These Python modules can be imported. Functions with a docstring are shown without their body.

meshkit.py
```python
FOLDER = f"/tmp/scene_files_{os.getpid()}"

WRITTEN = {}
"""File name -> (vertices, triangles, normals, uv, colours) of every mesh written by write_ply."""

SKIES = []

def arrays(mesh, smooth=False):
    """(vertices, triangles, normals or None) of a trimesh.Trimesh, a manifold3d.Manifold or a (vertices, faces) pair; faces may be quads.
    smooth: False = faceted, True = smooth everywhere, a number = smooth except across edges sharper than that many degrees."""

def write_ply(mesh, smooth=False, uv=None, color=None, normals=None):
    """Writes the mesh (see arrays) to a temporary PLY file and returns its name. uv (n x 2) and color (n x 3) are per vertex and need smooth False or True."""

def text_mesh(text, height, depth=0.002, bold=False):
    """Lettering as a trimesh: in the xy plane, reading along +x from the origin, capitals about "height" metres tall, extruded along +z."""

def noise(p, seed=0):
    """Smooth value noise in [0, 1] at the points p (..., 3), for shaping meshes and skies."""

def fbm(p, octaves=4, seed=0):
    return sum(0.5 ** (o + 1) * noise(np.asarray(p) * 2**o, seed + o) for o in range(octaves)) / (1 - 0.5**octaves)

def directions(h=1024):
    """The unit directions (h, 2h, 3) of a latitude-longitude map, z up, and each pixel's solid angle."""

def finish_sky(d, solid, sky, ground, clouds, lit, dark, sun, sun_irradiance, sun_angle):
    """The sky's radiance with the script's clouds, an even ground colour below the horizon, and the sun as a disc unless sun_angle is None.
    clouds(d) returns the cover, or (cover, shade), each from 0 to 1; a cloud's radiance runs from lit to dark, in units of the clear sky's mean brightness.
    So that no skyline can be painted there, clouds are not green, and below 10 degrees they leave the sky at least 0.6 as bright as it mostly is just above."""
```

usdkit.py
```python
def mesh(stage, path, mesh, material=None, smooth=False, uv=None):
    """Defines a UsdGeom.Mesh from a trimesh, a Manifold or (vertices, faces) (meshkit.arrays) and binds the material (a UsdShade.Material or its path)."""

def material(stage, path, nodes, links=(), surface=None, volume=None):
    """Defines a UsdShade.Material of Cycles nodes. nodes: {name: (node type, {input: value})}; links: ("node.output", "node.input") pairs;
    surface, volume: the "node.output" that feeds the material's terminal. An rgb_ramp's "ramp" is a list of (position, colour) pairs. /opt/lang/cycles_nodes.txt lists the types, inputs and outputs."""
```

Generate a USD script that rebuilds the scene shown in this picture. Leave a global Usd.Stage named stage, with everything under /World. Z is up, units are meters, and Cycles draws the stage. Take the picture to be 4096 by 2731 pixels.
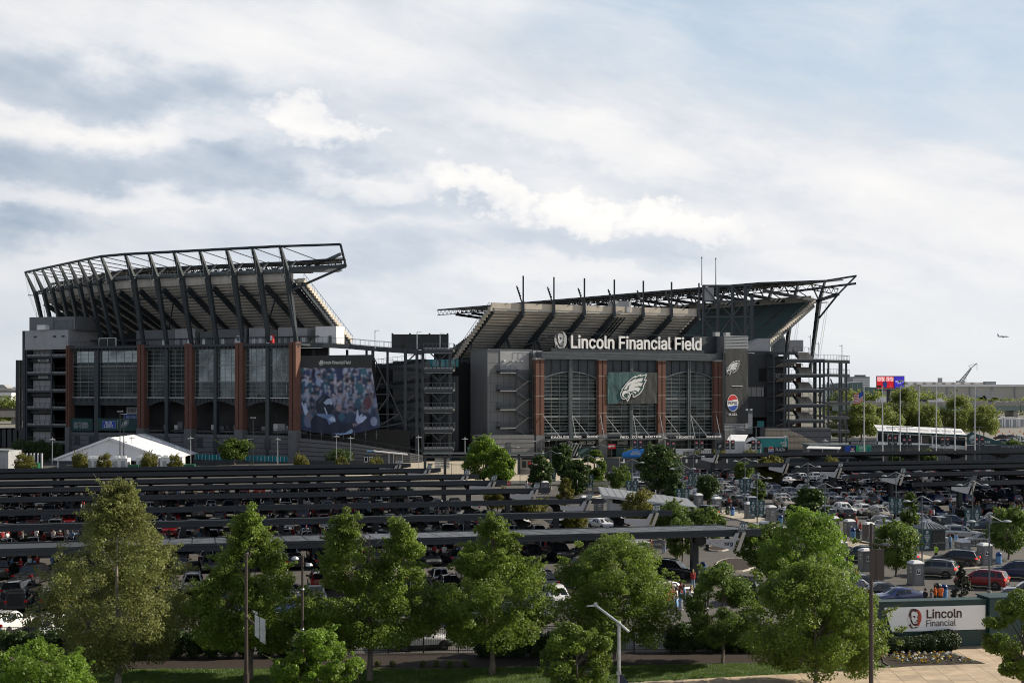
import math,random,numpy as np,trimesh,usdkit,meshkit,manifold3d
from manifold3d import Manifold
from shapely.geometry import Polygon,box as sbox,Point
from shapely.ops import unary_union
from shapely import affinity
from pxr import Usd,UsdGeom,UsdLux,UsdShade,Gf,Sdf,Vt
stage=Usd.Stage.CreateInMemory()
UsdGeom.SetStageUpAxis(stage,'Z');UsdGeom.SetStageMetersPerUnit(stage,1.0)
W=UsdGeom.Xform.Define(stage,'/World');UsdGeom.Scope.Define(stage,'/World/Looks')
# --- camera
CAMH,HORIZ,F=18.5,1556.0,5300.0
cam=UsdGeom.Camera.Define(stage,'/World/camera')
cam.CreateHorizontalApertureAttr(36.0);cam.CreateVerticalApertureAttr(36.0*682/1024)
cam.CreateFocalLengthAttr(36.0*F/4096)
cam.CreateVerticalApertureOffsetAttr(36.0*(HORIZ-1365.5)/4096)
cam.CreateClippingRangeAttr(Gf.Vec2f(1.0,60000.0))
cam.AddTranslateOp().Set(Gf.Vec3d(0,0,CAMH));cam.AddRotateXOp().Set(90.0)
cam.CreateExposureAttr(0.38)
# --- sun and sky
SUN_AZ,SUN_EL=math.radians(14),math.radians(29)
SUN=np.array([math.cos(SUN_EL)*math.cos(SUN_AZ),math.cos(SUN_EL)*math.sin(SUN_AZ),math.sin(SUN_EL)])
sun=UsdLux.DistantLight.Define(stage,'/World/sun')
sun.CreateNormalizeAttr(True);sun.CreateIntensityAttr(1.25);sun.CreateAngleAttr(0.53);sun.CreateColorAttr(Gf.Vec3f(1.0,0.90,0.74))
sun.AddRotateZOp().Set(math.degrees(math.atan2(SUN[1],SUN[0]))+90.0)
sun.AddRotateXOp().Set(90.0-math.degrees(SUN_EL))
class G:
 def __init__(s):s.n,s.l,s.k={},[],0
 def add(s,kind,out,**ins):
  s.k+=1;nm=f'{kind}_{s.k}';vals={}
  for a,b in ins.items():
   if isinstance(b,R):s.l.append((b.o,f'{nm}.{a}'))
   else:vals[a]=b
  s.n[nm]=(kind,vals)
  return R(s,f'{nm}.{out}')
 def math(s,t,a,b=0.0,c=0.0,clamp=False):return s.add('math','value',math_type=t,value1=a,value2=b,value3=c,use_clamp=clamp)
 def ss(s,v,a,b,lo=0.0,hi=1.0):return s.add('map_range','result',range_type='smoothstep',value=v,from_min=a,from_max=b,to_min=lo,to_max=hi,clamp=True)
 def mix(s,f,a,b,t='mix'):return s.add('mix','color',mix_type=t,fac=f,color1=a,color2=b)
 def noise(s,v,scale,detail=4.0,rough=0.55,dist=0.0,out='fac'):return s.add('noise_texture',out,vector=v,scale=scale,detail=detail,roughness=rough,distortion=dist)
 def ramp(s,f,stops):return s.add('rgb_ramp','color',ramp=stops,fac=f)
 def comb(s,x,y,z):return s.add('combine_xyz','vector',x=x,y=y,z=z)
 def build(s,path,surface=None,volume=None):return usdkit.material(stage,path,s.n,s.l,surface=surface.o if surface else None,volume=volume.o if volume else None)
class R:
 def __init__(s,g,o):s.g,s.o=g,o
 def __add__(s,b):return s.g.math('add',s,b)
 __radd__=__add__
 def __sub__(s,b):return s.g.math('subtract',s,b)
 def __rsub__(s,b):return s.g.math('subtract',b,s)
 def __mul__(s,b):return s.g.math('multiply',s,b)
 __rmul__=__mul__
 def __truediv__(s,b):return s.g.math('divide',s,b)
def make_sky():
 g=G()
 tc=g.add('texture_coordinate','generated')
 sep=g.add('separate_xyz','x',vector=tc);nm=sep.o.split('.')[0]
 x,y,z=R(g,nm+'.x'),R(g,nm+'.y'),R(g,nm+'.z')
 sky=g.add('sky_texture','color',sky_type='single_scattering',sun_disc=False,sun_elevation=SUN_EL,sun_rotation=math.atan2(SUN[0],SUN[1]),altitude=20.0,air_density=1.0,aerosol_density=1.6,ozone_density=1.0)
 az=g.math('arctan2',x,y)
 el=g.math('arctan2',z,g.math('sqrt',x*x+y*y))
 base=g.comb(az*1.0,el*2.1,0.0)
 w1=g.noise(base,7.0,5.0,0.58);w2=g.noise(g.comb(az,el*2.1,3.7),7.0,5.0,0.58)
 fine=g.noise(g.comb(az,el*1.5,1.3),26.0,5.0,0.6)
 fine2=g.noise(g.comb(az,el*1.5,5.3),26.0,5.0,0.6)
 tiny=g.noise(g.comb(az,el*1.3,2.2),70.0,3.0,0.6);tiny2=g.noise(g.comb(az,el*1.3,6.2),70.0,3.0,0.6)
 azp=az+(fine-0.5)*0.075+(tiny-0.5)*0.030;elp=el+(fine2-0.5)*0.055+(tiny2-0.5)*0.024
 azw=az+(w1-0.5)*0.12+(fine-0.5)*0.050
 elw=el+(w2-0.5)*0.060+(fine2-0.5)*0.034
 streak=g.noise(g.comb(az*1.0-el*1.1,el*4.2+az*1.3,0.6),4.6,6.0,0.55,0.25)
 veil=g.noise(g.comb(az*0.9-el*0.6,el*3.2+az*0.9,8.1),9.0,6.0,0.62,0.4)
 def U(px):return(px-2048)/5300
 def V(py):return(1556-py)/5300
 def blob(px,py,rx,ry,ang=0.0,soft=1.6,az_=azw,el_=elw):
  c,s_=math.cos(ang),math.sin(ang)
  a0=math.atan(U(px));e0=math.atan(V(py)*math.cos(a0))
  dx,dy=az_-a0,el_-e0
  a=(dx*c+dy*s_)*(5300/rx);b=(dy*c-dx*s_)*(5300/ry)
  return g.ss(a*a+b*b,1.0+0.4*soft,1.0-0.9*soft)
 def mx(*v):
  r=v[0]
  for q in v[1:]:r=g.math('maximum',r,q)
  return r
 dark=mx(blob(560,370,560,120,0.03),blob(80,300,300,130)*0.75,blob(560,690,900,120,-0.02)*1.0,blob(1550,790,620,90,-0.12)*0.62,blob(130,930,330,70)*0.85,blob(1180,610,460,85,-0.2)*0.65,blob(2500,975,900,60,-0.05)*0.42,blob(1500,1010,700,90)*0.42,blob(1000,1150,500,60)*0.3,blob(2950,760,900,100,-0.2)*0.22,blob(300,1240,600,130)*0.3)
 lit=mx(blob(1230,480,210,90,-0.3,1.1,azp,elp),blob(1360,520,130,45,-0.2,0.9,azp,elp)*0.8,blob(1010,560,260,60)*0.6,blob(1960,760,230,85,-0.35,1.1,azp,elp),blob(2080,790,100,55,0,0.9,azp,elp),blob(2340,860,200,75,-0.25,1.1,azp,elp),blob(2420,890,90,50,0,0.9,azp,elp),blob(2760,910,310,80,-0.15,1.2,azp,elp),blob(2620,850,120,60,0,1.0,azp,elp),blob(1480,740,250,55)*0.75,blob(330,520,500,80)*0.75,blob(2300,560,700,90,-0.25)*0.6,blob(3150,980,500,80)*0.6,blob(300,800,560,55)*0.6,blob(900,150,900,200)*0.45,blob(3600,880,700,260,-0.1)*0.55,blob(2200,1060,500,60)*0.5,blob(3750,1050,1300,360,-0.05)*0.55)
 thin=mx(blob(3250,130,1350,330,-0.22,1.0),blob(4300,480,900,190,-0.2,1.0)*0.9,blob(2700,240,700,170,-0.25)*0.9)
 thin=thin*g.ss(veil,0.25,0.72,1.0,0.6)
 low=g.ss(el,0.12,0.0)*(g.ss(az,-0.2,0.3)*0.35+0.40)
 tone=0.62+(streak-0.5)*0.50+(veil-0.5)*0.30+lit*0.29-dark*0.33
 tone=tone+(fine-0.5)*0.16
 cloud=g.ramp(g.math('add',tone,0.0,clamp=True),[(0.0,(0.235,0.305,0.400)),(0.25,(0.375,0.460,0.565)),(0.5,(0.610,0.662,0.735)),(0.72,(0.825,0.830,0.848)),(1.0,(1.0,0.975,0.935))])
 cloud=g.mix(1.0,cloud,(14.9,14.9,14.9),'multiply')
 cs=x*float(SUN[0])+y*float(SUN[1])+z*float(SUN[2])
 cloud=g.mix(1.0,cloud,g.mix(g.ss(cs,-0.75,0.15),(0.42,0.44,0.47),(1.0,1.0,1.0)),'multiply')  # cloud dimmed away from the sun, mostly out of view, to lower fill light
 haze=g.mix(1.0,g.mix(g.ss(el,0.0,0.30),(0.87,0.915,0.965),(0.54,0.67,0.81)),(15.6,15.6,15.6),'multiply')
 clear=g.mix(0.25,haze,sky)
 open_=g.math('maximum',thin*1.0,low)
 heaps=g.noise(g.comb(x*2.2,y*2.2,z*2.2),2.6,5.0,0.55)
 gaps=g.ss(heaps+g.ss(el,0.30,0.85)*0.34,0.46,0.62)*g.ss(el,0.25,0.42)  # openings added overhead, out of view, so the sky gives less fill light
 col=g.mix(open_,cloud,clear)
 col=g.mix(gaps*0.92,col,sky)
 bg=g.add('background_shader','background',color=col,strength=0.055)
 return g.build('/World/Looks/sky',bg)
dome=UsdLux.DomeLight.Define(stage,'/World/sky')
UsdShade.MaterialBindingAPI.Apply(dome.GetPrim()).Bind(make_sky())
dome.GetPrim().SetCustomDataByKey('kind','structure')
# --- helpers
rng=np.random.default_rng(7);R_=random.Random(7)
V3=lambda*a:np.array(a,float)
def at(px,py,D):return V3((px-2048)*D/F,D,CAMH-(py-HORIZ)*D/F)
def depth_at(py,z=0.0):return(CAMH-z)*F/(py-HORIZ)
def ground(px,py,z=0.0):
 D=depth_at(py,z);return V3((px-2048)*D/F,D,z)
_used={}
def numbered(path):
 if path not in _used and not stage.GetPrimAtPath(path):_used[path]=0;return path
 _used[path]=_used.get(path,0)+1
 while True:
  p=f'{path}_{_used[path]:03d}'
  if not stage.GetPrimAtPath(p):return p
  _used[path]+=1
class T:
 def __init__(s,path,loc,rot=0.0):s.path,s.loc,s.rot=path,np.array(loc,float),rot
def tag(p,label=None,cat=None,group=None,kind=None):
 p=p.GetPrim()if hasattr(p,'GetPrim')else p
 if label and len(label.split())>16:print('LONG',len(label.split()),label)
 for k,v in(('label',label),('category',cat),('group',group),('kind',kind)):
  if v:p.SetCustomDataByKey(k,v)
 return p
def thing(name,label,cat,loc=(0,0,0),rot=0.0,group=None,kind=None):
 path=numbered('/World/'+name);x=UsdGeom.Xform.Define(stage,path)
 x.AddTranslateOp().Set(Gf.Vec3d(*map(float,loc)));x.AddRotateZOp().Set(math.degrees(rot))
 tag(x,label,cat,group,kind);return T(path,loc,rot)
_mats={}
def bind(m,mat):
 UsdShade.MaterialBindingAPI.Apply(m.GetPrim()).Bind(M[mat]if isinstance(mat,str)else mat)
def raw(path,v,f,mat,n=None,col=None):
 m=UsdGeom.Mesh.Define(stage,path)
 v=np.ascontiguousarray(v,np.float32);f=np.ascontiguousarray(f,np.int32)
 m.CreatePointsAttr(Vt.Vec3fArray.FromNumpy(v));m.CreateFaceVertexCountsAttr(Vt.IntArray.FromNumpy(np.full(len(f),f.shape[1],np.int32)))
 m.CreateFaceVertexIndicesAttr(Vt.IntArray.FromNumpy(f.ravel()));m.CreateSubdivisionSchemeAttr('none')
 if n is not None:
  m.CreateNormalsAttr(Vt.Vec3fArray.FromNumpy(np.ascontiguousarray(n,np.float32)));m.SetNormalsInterpolation('vertex')
 bind(m,mat);return m
def arr(mesh):
 if isinstance(mesh,MB):return mesh.get()
 if isinstance(mesh,Manifold):
  q=mesh.to_mesh();return np.array(q.vert_properties[:,:3]),np.array(q.tri_verts)
 if isinstance(mesh,trimesh.Trimesh):return np.array(mesh.vertices),np.array(mesh.faces)
 return np.asarray(mesh[0],float),np.asarray(mesh[1],int)
def part(parent,name,mesh,mat,label=None,smooth=False,local=False,cat=None,group=None,kind=None):
 """One Mesh prim under parent (a T) or under /World (None). Vertices are world coordinates unless local."""
 v,f=arr(mesh)
 if parent is not None and not local:
  v=v-parent.loc
  if parent.rot:
   c,s=math.cos(-parent.rot),math.sin(-parent.rot);v=np.stack([v[:,0]*c-v[:,1]*s,v[:,0]*s+v[:,1]*c,v[:,2]],1)
 path=numbered((parent.path if parent is not None else '/World')+'/'+name)
 n=None
 if smooth is not False:
  v,f,n=meshkit.arrays((v,f),smooth)
 m=raw(path,v,f,mat,n);tag(m,label,cat,group,kind)
 return T(path,parent.loc if parent is not None else(0,0,0),parent.rot if parent is not None else 0.0)
def copy_of(src,name,loc,rot,label,group=None,cat=None,scale=None):
 path=numbered('/World/'+name);x=UsdGeom.Xform.Define(stage,path)
 x.AddTranslateOp().Set(Gf.Vec3d(*map(float,loc)));x.AddRotateZOp().Set(math.degrees(rot))
 if scale is not None:x.AddScaleOp().Set(Gf.Vec3f(*map(float,(scale,)*3 if np.ndim(scale)==0 else scale)))
 p=x.GetPrim();p.GetReferences().AddInternalReference(src.path);p.SetInstanceable(True)
 tag(p,label,cat or stage.GetPrimAtPath(src.path).GetCustomDataByKey('category'),group)
 return T(path,loc,rot)
BOXF=np.array([[0,2,3,1],[4,5,7,6],[0,1,5,4],[2,6,7,3],[0,4,6,2],[1,3,7,5]])
class MB:
 def __init__(s):s.v,s.f,s.n=[],[],0
 def add(s,v,f):
  v=np.asarray(v,float);f=np.asarray(f,int)
  if f.shape[1]==4:f=np.vstack([f[:,[0,1,2]],f[:,[0,2,3]]])
  s.v.append(v);s.f.append(f+s.n);s.n+=len(v);return s
 def get(s):return np.vstack(s.v),np.vstack(s.f)
 def oct8(s,c):return s.add(c,BOXF)
 def box(s,c,size,rot=0.0,lift=False):
  c=np.array(c,float);h=np.array(size,float)/2
  if lift:c=c+V3(0,0,h[2])
  k=np.array([[(i&1)*2-1,(i>>1&1)*2-1,(i>>2&1)*2-1]for i in range(8)])*h
  if rot:co,si=math.cos(rot),math.sin(rot);k=np.stack([k[:,0]*co-k[:,1]*si,k[:,0]*si+k[:,1]*co,k[:,2]],1)
  return s.oct8(k+c)
 def bar(s,a,b,w,h=None,up=(0,0,1),w2=None,h2=None):
  a,b=np.array(a,float),np.array(b,float);d=b-a;L=np.linalg.norm(d)
  if L<1e-6:return s
  d/=L;up=np.array(up,float)
  if abs(d@up)>0.98:up=V3(0,1,0)if abs(d[1])<0.9 else V3(1,0,0)
  x=np.cross(d,up);x/=np.linalg.norm(x);y=np.cross(x,d);h=w if h is None else h;w2=w if w2 is None else w2;h2=h if h2 is None else h2
  c=[]
  for p,ww,hh in((a,w,h),(b,w2,h2)):
   for sy in(-1,1):
    for sx in(-1,1):c.append(p+x*sx*ww/2+y*sy*hh/2)
  return s.oct8(c)
 def tube(s,pts,r,n=6,cap=True):
  p=np.array(pts,float);r=np.broadcast_to(r,(len(p),));t=np.gradient(p,axis=0);t/=np.linalg.norm(t,axis=1,keepdims=True)+1e-12
  ref=V3(0,0,1)if abs(t[:,2]).mean()<0.9 else V3(1,0,0)
  a=np.cross(t,ref);a/=np.linalg.norm(a,axis=1,keepdims=True)+1e-12;b=np.cross(t,a)
  an=np.arange(n)*2*np.pi/n
  v=(p[:,None]+r[:,None,None]*(np.cos(an)[None,:,None]*a[:,None]+np.sin(an)[None,:,None]*b[:,None])).reshape(-1,3)
  f=[[i*n+j,i*n+(j+1)%n,(i+1)*n+(j+1)%n,(i+1)*n+j]for i in range(len(p)-1)for j in range(n)]
  s.add(v,f)
  if cap and n>2:
   for i0 in(0,(len(p)-1)*n):
    ring=v[i0:i0+n];s.add(np.vstack([ring,ring.mean(0)]),[[j,(j+1)%n,n]for j in range(n)])
  return s
 def quad(s,a,b,c,d):return s.add([a,b,c,d],[[0,1,2,3]])
 def slab(s,pts,off):
  p=np.array(pts,float);q=p+np.array(off,float);k=len(p)
  s.add(np.vstack([p,q]),[[i,(i+1)%k,k+(i+1)%k,k+i]for i in range(k)])
  fan=[[0,i,i+1]for i in range(1,k-1)]
  s.add(p,fan);s.add(q,[[a,c,b]for a,b,c in fan]);return s
 def lathe(s,prof,c,n=12):
  pr=np.array(prof,float);an=np.arange(n)*2*np.pi/n
  v=np.stack([pr[:,None,0]*np.cos(an),pr[:,None,0]*np.sin(an),np.repeat(pr[:,1:],n,1)],-1).reshape(-1,3)+np.array(c,float)
  return s.add(v,[[i*n+j,i*n+(j+1)%n,(i+1)*n+(j+1)%n,(i+1)*n+j]for i in range(len(pr)-1)for j in range(n)])
def extr(poly,depth,frame):
 """A shapely polygon extruded along frame's third axis; frame = (origin, x axis, y axis, normal)."""
 o,X,Y,N=[np.array(q,float)for q in frame];mb=MB()
 for g in getattr(poly,'geoms',[poly]):
  if g.is_empty or g.geom_type!='Polygon' or g.area<1e-6:continue
  m=trimesh.creation.extrude_polygon(g,depth,engine='earcut');v=np.array(m.vertices)
  mb.add(o+v[:,:1]*X+v[:,1:2]*Y+v[:,2:]*N,m.faces)
 return mb
def text_at(s,height,frame,depth=0.03,bold=False,center=None,width=None):
 """Lettering placed in frame; center = 'x' centres it on the origin; width squeezes it to that many metres."""
 m=meshkit.text_mesh(s,height,depth,bold);v=np.array(m.vertices)
 if width:v[:,0]*=width/(v[:,0].max()-v[:,0].min())
 if center:v[:,0]-=(v[:,0].max()+v[:,0].min())/2
 o,X,Y,N=[np.array(q,float)for q in frame]
 return o+v[:,:1]*X+v[:,1:2]*Y+v[:,2:]*N,np.array(m.faces)
class Wall:
 """An upright plane: ray-to-plane lookup by photograph pixel and metric frames on it. p0 a point, ang the plan direction (radians from +x), normal towards the viewer."""
 def __init__(s,p0,ang):s.p0=np.array(p0,float);s.u=V3(math.cos(ang),math.sin(ang),0);s.n=V3(math.sin(ang),-math.cos(ang),0);s.ang=ang
 def px(s,x,y,out=0.0):
  d=V3((x-2048)/F,1.0,-(y-HORIZ)/F);c=V3(0,0,CAMH)
  t=((s.p0+s.n*out-c)@s.n)/(d@s.n);return c+d*t
 def uz(s,P):return(np.array(P)-s.p0)@s.u,P[2]
 def pt(s,u,z,out=0.0):q=s.p0+s.u*u+s.n*out;return V3(q[0],q[1],z)
 def U(s,x,out=0.0):return s.uz(s.px(x,1500,out))[0]
 def Z(s,x,y,out=0.0):return s.px(x,y,out)[2]
 def rect(s,mb,u0,u1,z0,z1,o0,o1):
  c=[s.pt(u,z,o)for z in(z0,z1)for o in(o0,o1)for u in(u0,u1)];return mb.oct8(c)
 def frame(s,u,z,out):return(s.pt(u,z,out),s.u,V3(0,0,1),s.n)
# --- materials
M={}
def mat(name,col,rough=0.6,metal=0.0,var=0.0,vs=1.0,bump=0.0,bs=8.0,spec=0.5,emit=0.0,coat=0.0,col2=None,obj=False,streak=False):
 """Plain procedural surface: base colour with noise variation (var), optional second colour, bump relief."""
 g=G();ins=dict(roughness=rough,metallic=metal,specular_ior_level=spec)
 pos=g.add('texture_coordinate','object')if obj else g.add('geometry','position')
 if var>0 or col2 is not None:
  v=g.add('mapping','vector',vector=pos,scale=(1,1,0.15))if streak else pos
  f=g.noise(v,vs,5.0,0.6);c2=col2 if col2 is not None else tuple(min(1,c*(1-var))for c in col);c1=col if col2 is not None else tuple(min(1,c*(1+var))for c in col)
  ins['base_color']=g.mix(g.ss(f,0.3,0.7),c2,c1)
  ins['roughness']=g.ss(f,0.2,0.8,max(0.02,rough-0.08),min(1,rough+0.08))
 else:ins['base_color']=col
 if bump>0:ins['normal']=g.add('bump','normal',height=g.noise(pos,bs,4.0,0.6),strength=bump,distance=0.05)
 if emit>0:ins['emission_color']=col;ins['emission_strength']=emit
 if coat>0:ins['coat_weight']=coat;ins['coat_roughness']=0.05
 M[name]=g.build('/World/Looks/'+name,g.add('principled_bsdf','BSDF',**ins));return M[name]
def mat_pane(name,tint,refl=0.55,body=(0.02,0.03,0.03),through=0.35,rough=0.02):
 """Window glass: partly clear, partly mirror by the view angle, over a dim tint."""
 g=G();pos=g.add('geometry','position')
 wob=g.add('bump','normal',height=g.noise(pos,0.35,3.0,0.5),strength=0.12,distance=0.08)
 fr=g.math('multiply',g.add('fresnel','fac',IOR=1.75),g.ss(g.noise(pos,0.10,4.0,0.6),0.34,0.66,refl*0.35,refl*1.5),clamp=True)
 tr=g.add('transparent_bsdf','BSDF',color=tint);di=g.add('diffuse_bsdf','BSDF',color=body)
 gl=g.add('glossy_bsdf','BSDF',color=(0.8,0.9,0.92),roughness=rough,normal=wob)
 base=g.add('mix_closure','closure',fac=through,closure1=di,closure2=tr)
 M[name]=g.build('/World/Looks/'+name,g.add('mix_closure','closure',fac=fr,closure1=base,closure2=gl))
def mat_leaf(name,c1,c2,trans=0.38,tc=None,rough=0.45):
 g=G();r=g.add('geometry','random_per_island');pos=g.add('geometry','position')
 big=g.noise(pos,0.55,2.0,0.5)
 f=g.math('add',r*0.55,g.ss(big,0.3,0.7)*0.45)
 col=g.mix(f,c1,c2);p=g.add('principled_bsdf','BSDF',base_color=col,roughness=rough,specular_ior_level=0.42)
 t=g.add('translucent_bsdf','BSDF',color=g.mix(f,tc or tuple(x*1.5 for x in c1),tuple(x*1.35 for x in c2)))
 M[name]=g.build('/World/Looks/'+name,g.add('mix_closure','closure',fac=trans,closure1=p,closure2=t))
mat('dark_steel',(0.021,0.030,0.038),0.45,0.0,0.18,0.25,spec=0.5)
mat('steel_green',(0.026,0.036,0.044),0.42,0.0,0.15,0.3,spec=0.5)
mat('black_steel',(0.018,0.022,0.025),0.5,0.0,0.2,0.5)
mat('frame_grey',(0.20,0.215,0.22),0.45,0.2);mat('mid_steel',(0.10,0.12,0.13),0.45,0.2,0.15,0.6)
mat('galv',(0.42,0.44,0.46),0.4,0.4,0.15,3.0)
mat('white_metal',(0.75,0.76,0.77),0.4,0.0,0.06,1.2)
mat('riser',(0.52,0.495,0.45),0.85,0.0,0.16,0.22,bump=0.2,bs=3.0,streak=True)
mat('fascia_concrete',(0.50,0.455,0.385),0.85,0.0,0.12,0.4,bump=0.2,bs=3.0,streak=True)
mat('granite',(0.115,0.12,0.13),0.75,0.0,0.14,0.5,bump=0.2,bs=2.0)
mat('concrete',(0.33,0.31,0.28),0.9,0.0,0.15,0.5,bump=0.2,bs=4.0)
mat('dark_concrete',(0.13,0.13,0.13),0.9,0.0,0.2,0.4)
mat('grey_panel',(0.15,0.16,0.172),0.6,0.0,0.10,0.35,streak=True)
mat('light_panel',(0.34,0.35,0.365),0.6,0.0,0.08,0.4)
mat('charcoal_panel',(0.034,0.043,0.054),0.55,0.0,0.15,0.3,streak=True)
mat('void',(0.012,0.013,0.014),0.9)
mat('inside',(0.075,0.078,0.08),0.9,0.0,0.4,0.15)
mat('seat_green',(0.022,0.060,0.062),0.5,0.0,0.15,2.0)
mat('white_sign',(0.80,0.80,0.80),0.45)
mat('white_print',(0.62,0.64,0.64),0.6)
mat('silver_print',(0.36,0.39,0.40),0.6)
mat('black_print',(0.012,0.014,0.016),0.6)
mat('banner_green',(0.012,0.050,0.052),0.7,0.0,0.25,0.3)
mat('banner_black',(0.030,0.034,0.036),0.75,0.0,0.18,0.25,bump=0.3,bs=0.5)
mat('sign_green',(0.010,0.040,0.038),0.5,0.0,0.1,0.4)
mat('teal',(0.012,0.20,0.21),0.5,0.0,0.12,0.4)
mat('brown_pole',(0.060,0.045,0.038),0.55,0.1,0.1,2.0)
mat('black_iron',(0.014,0.014,0.015),0.5)
mat('tent_white',(0.78,0.79,0.82),0.7,0.0,0.03,0.4)
mat('tarp_grey',(0.50,0.52,0.55),0.7,0.0,0.06,0.4)
mat('toilet_grey',(0.15,0.155,0.165),0.5,0.0,0.08,1.5)
mat('toilet_roof',(0.74,0.75,0.77),0.45)
mat('bin_blue',(0.010,0.055,0.22),0.4)
mat('solar',(0.10,0.11,0.125),0.25,0.0,0.12,0.8,spec=0.7)
mat('solar_frame',(0.36,0.37,0.38),0.35,0.6)
mat('canopy_beam',(0.017,0.023,0.031),0.45,0.0,0.15,0.4)
mat('canopy_deck',(0.02,0.024,0.03),0.6)
mat('board_white',(0.42,0.42,0.43),0.6);mat('sign_cream',(0.50,0.45,0.38),0.6)
mat('kerb',(0.46,0.43,0.38),0.9,0.0,0.12,1.0)
mat('mulch',(0.026,0.016,0.011),0.95,0.0,0.5,6.0,bump=0.9,bs=14.0)
mat('bark',(0.12,0.10,0.085),0.9,0.0,0.3,4.0,bump=0.6,bs=10.0)
mat('pale_bark',(0.30,0.28,0.23),0.9,0.0,0.35,3.0,bump=0.5,bs=8.0,col2=(0.14,0.12,0.09))
mat('tire',(0.012,0.012,0.012),0.8);mat('rim',(0.35,0.36,0.37),0.3,0.8);mat('glass_car',(0.012,0.015,0.018),0.04,0.0,spec=0.9)
mat('tail_red',(0.35,0.008,0.008),0.2);mat('tail_lit',(0.85,0.03,0.02),0.3,emit=1.5);mat('head_lamp',(0.6,0.62,0.65),0.1,0.2);mat('trim_black',(0.015,0.015,0.016),0.5);mat('plate',(0.55,0.52,0.36),0.5)
mat('screen_red',(0.60,0.010,0.022),0.6,emit=0.45);mat('screen_blue',(0.045,0.025,0.46),0.6,emit=0.45);mat('screen_white',(0.9,0.9,0.9),0.5,emit=0.5);mat('screen_navy',(0.02,0.05,0.25),0.5,emit=0.2);mat('screen_skin',(0.45,0.22,0.15),0.5,emit=0.2);mat('screen_black',(0.01,0.01,0.012),0.5)
mat_pane('pane_sky',(0.5,0.58,0.6),2.6,(0.03,0.045,0.05),0.5)  # paler, more mirroring glass copy, puts the sky reflection into upper hall panes
mat('bright_blue',(0.010,0.20,0.62),0.5);mat('print_red',(0.55,0.015,0.02),0.5);mat('print_blue',(0.01,0.06,0.36),0.5);mat('print_green',(0.02,0.36,0.16),0.5);mat('navy',(0.012,0.018,0.05),0.6)
mat('orange',(0.60,0.12,0.01),0.6);mat('stop_red',(0.42,0.01,0.015),0.5)
mat('logo_maroon',(0.050,0.012,0.010),0.5);mat('logo_orange',(0.46,0.050,0.012),0.5)
mat('hangar',(0.42,0.40,0.36),0.8,0.0,0.06,0.02,streak=True);mat('far_white',(0.72,0.72,0.72),0.7);mat('far_grey',(0.30,0.31,0.32),0.8);mat('far_dark',(0.10,0.11,0.12),0.8);mat('girder_green',(0.17,0.23,0.21),0.6);mat('ship',(0.34,0.36,0.38),0.7)
mat('bleacher',(0.62,0.54,0.42),0.5,0.2)
mat('aqua_glass',(0.02,0.22,0.26),0.1,spec=0.8)
mat('trailer_white',(0.70,0.70,0.70),0.5,0.0,0.05,1.0);mat('bin_green',(0.01,0.10,0.045),0.5)
mat('skirt',(0.02,0.02,0.02),0.7)
mat_pane('pane',(0.55,0.66,0.64),0.42,(0.012,0.018,0.018),0.75)
mat_pane('pane_blue',(0.5,0.58,0.6),1.0,(0.02,0.03,0.035),0.6)
mat_leaf('leaf_plane',(0.139,0.150,0.044),(0.326,0.377,0.114),0.45)
mat_leaf('leaf_maple',(0.094,0.134,0.021),(0.302,0.424,0.068),0.48)
mat_leaf('leaf_bright',(0.108,0.174,0.022),(0.294,0.468,0.062),0.50)
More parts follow.
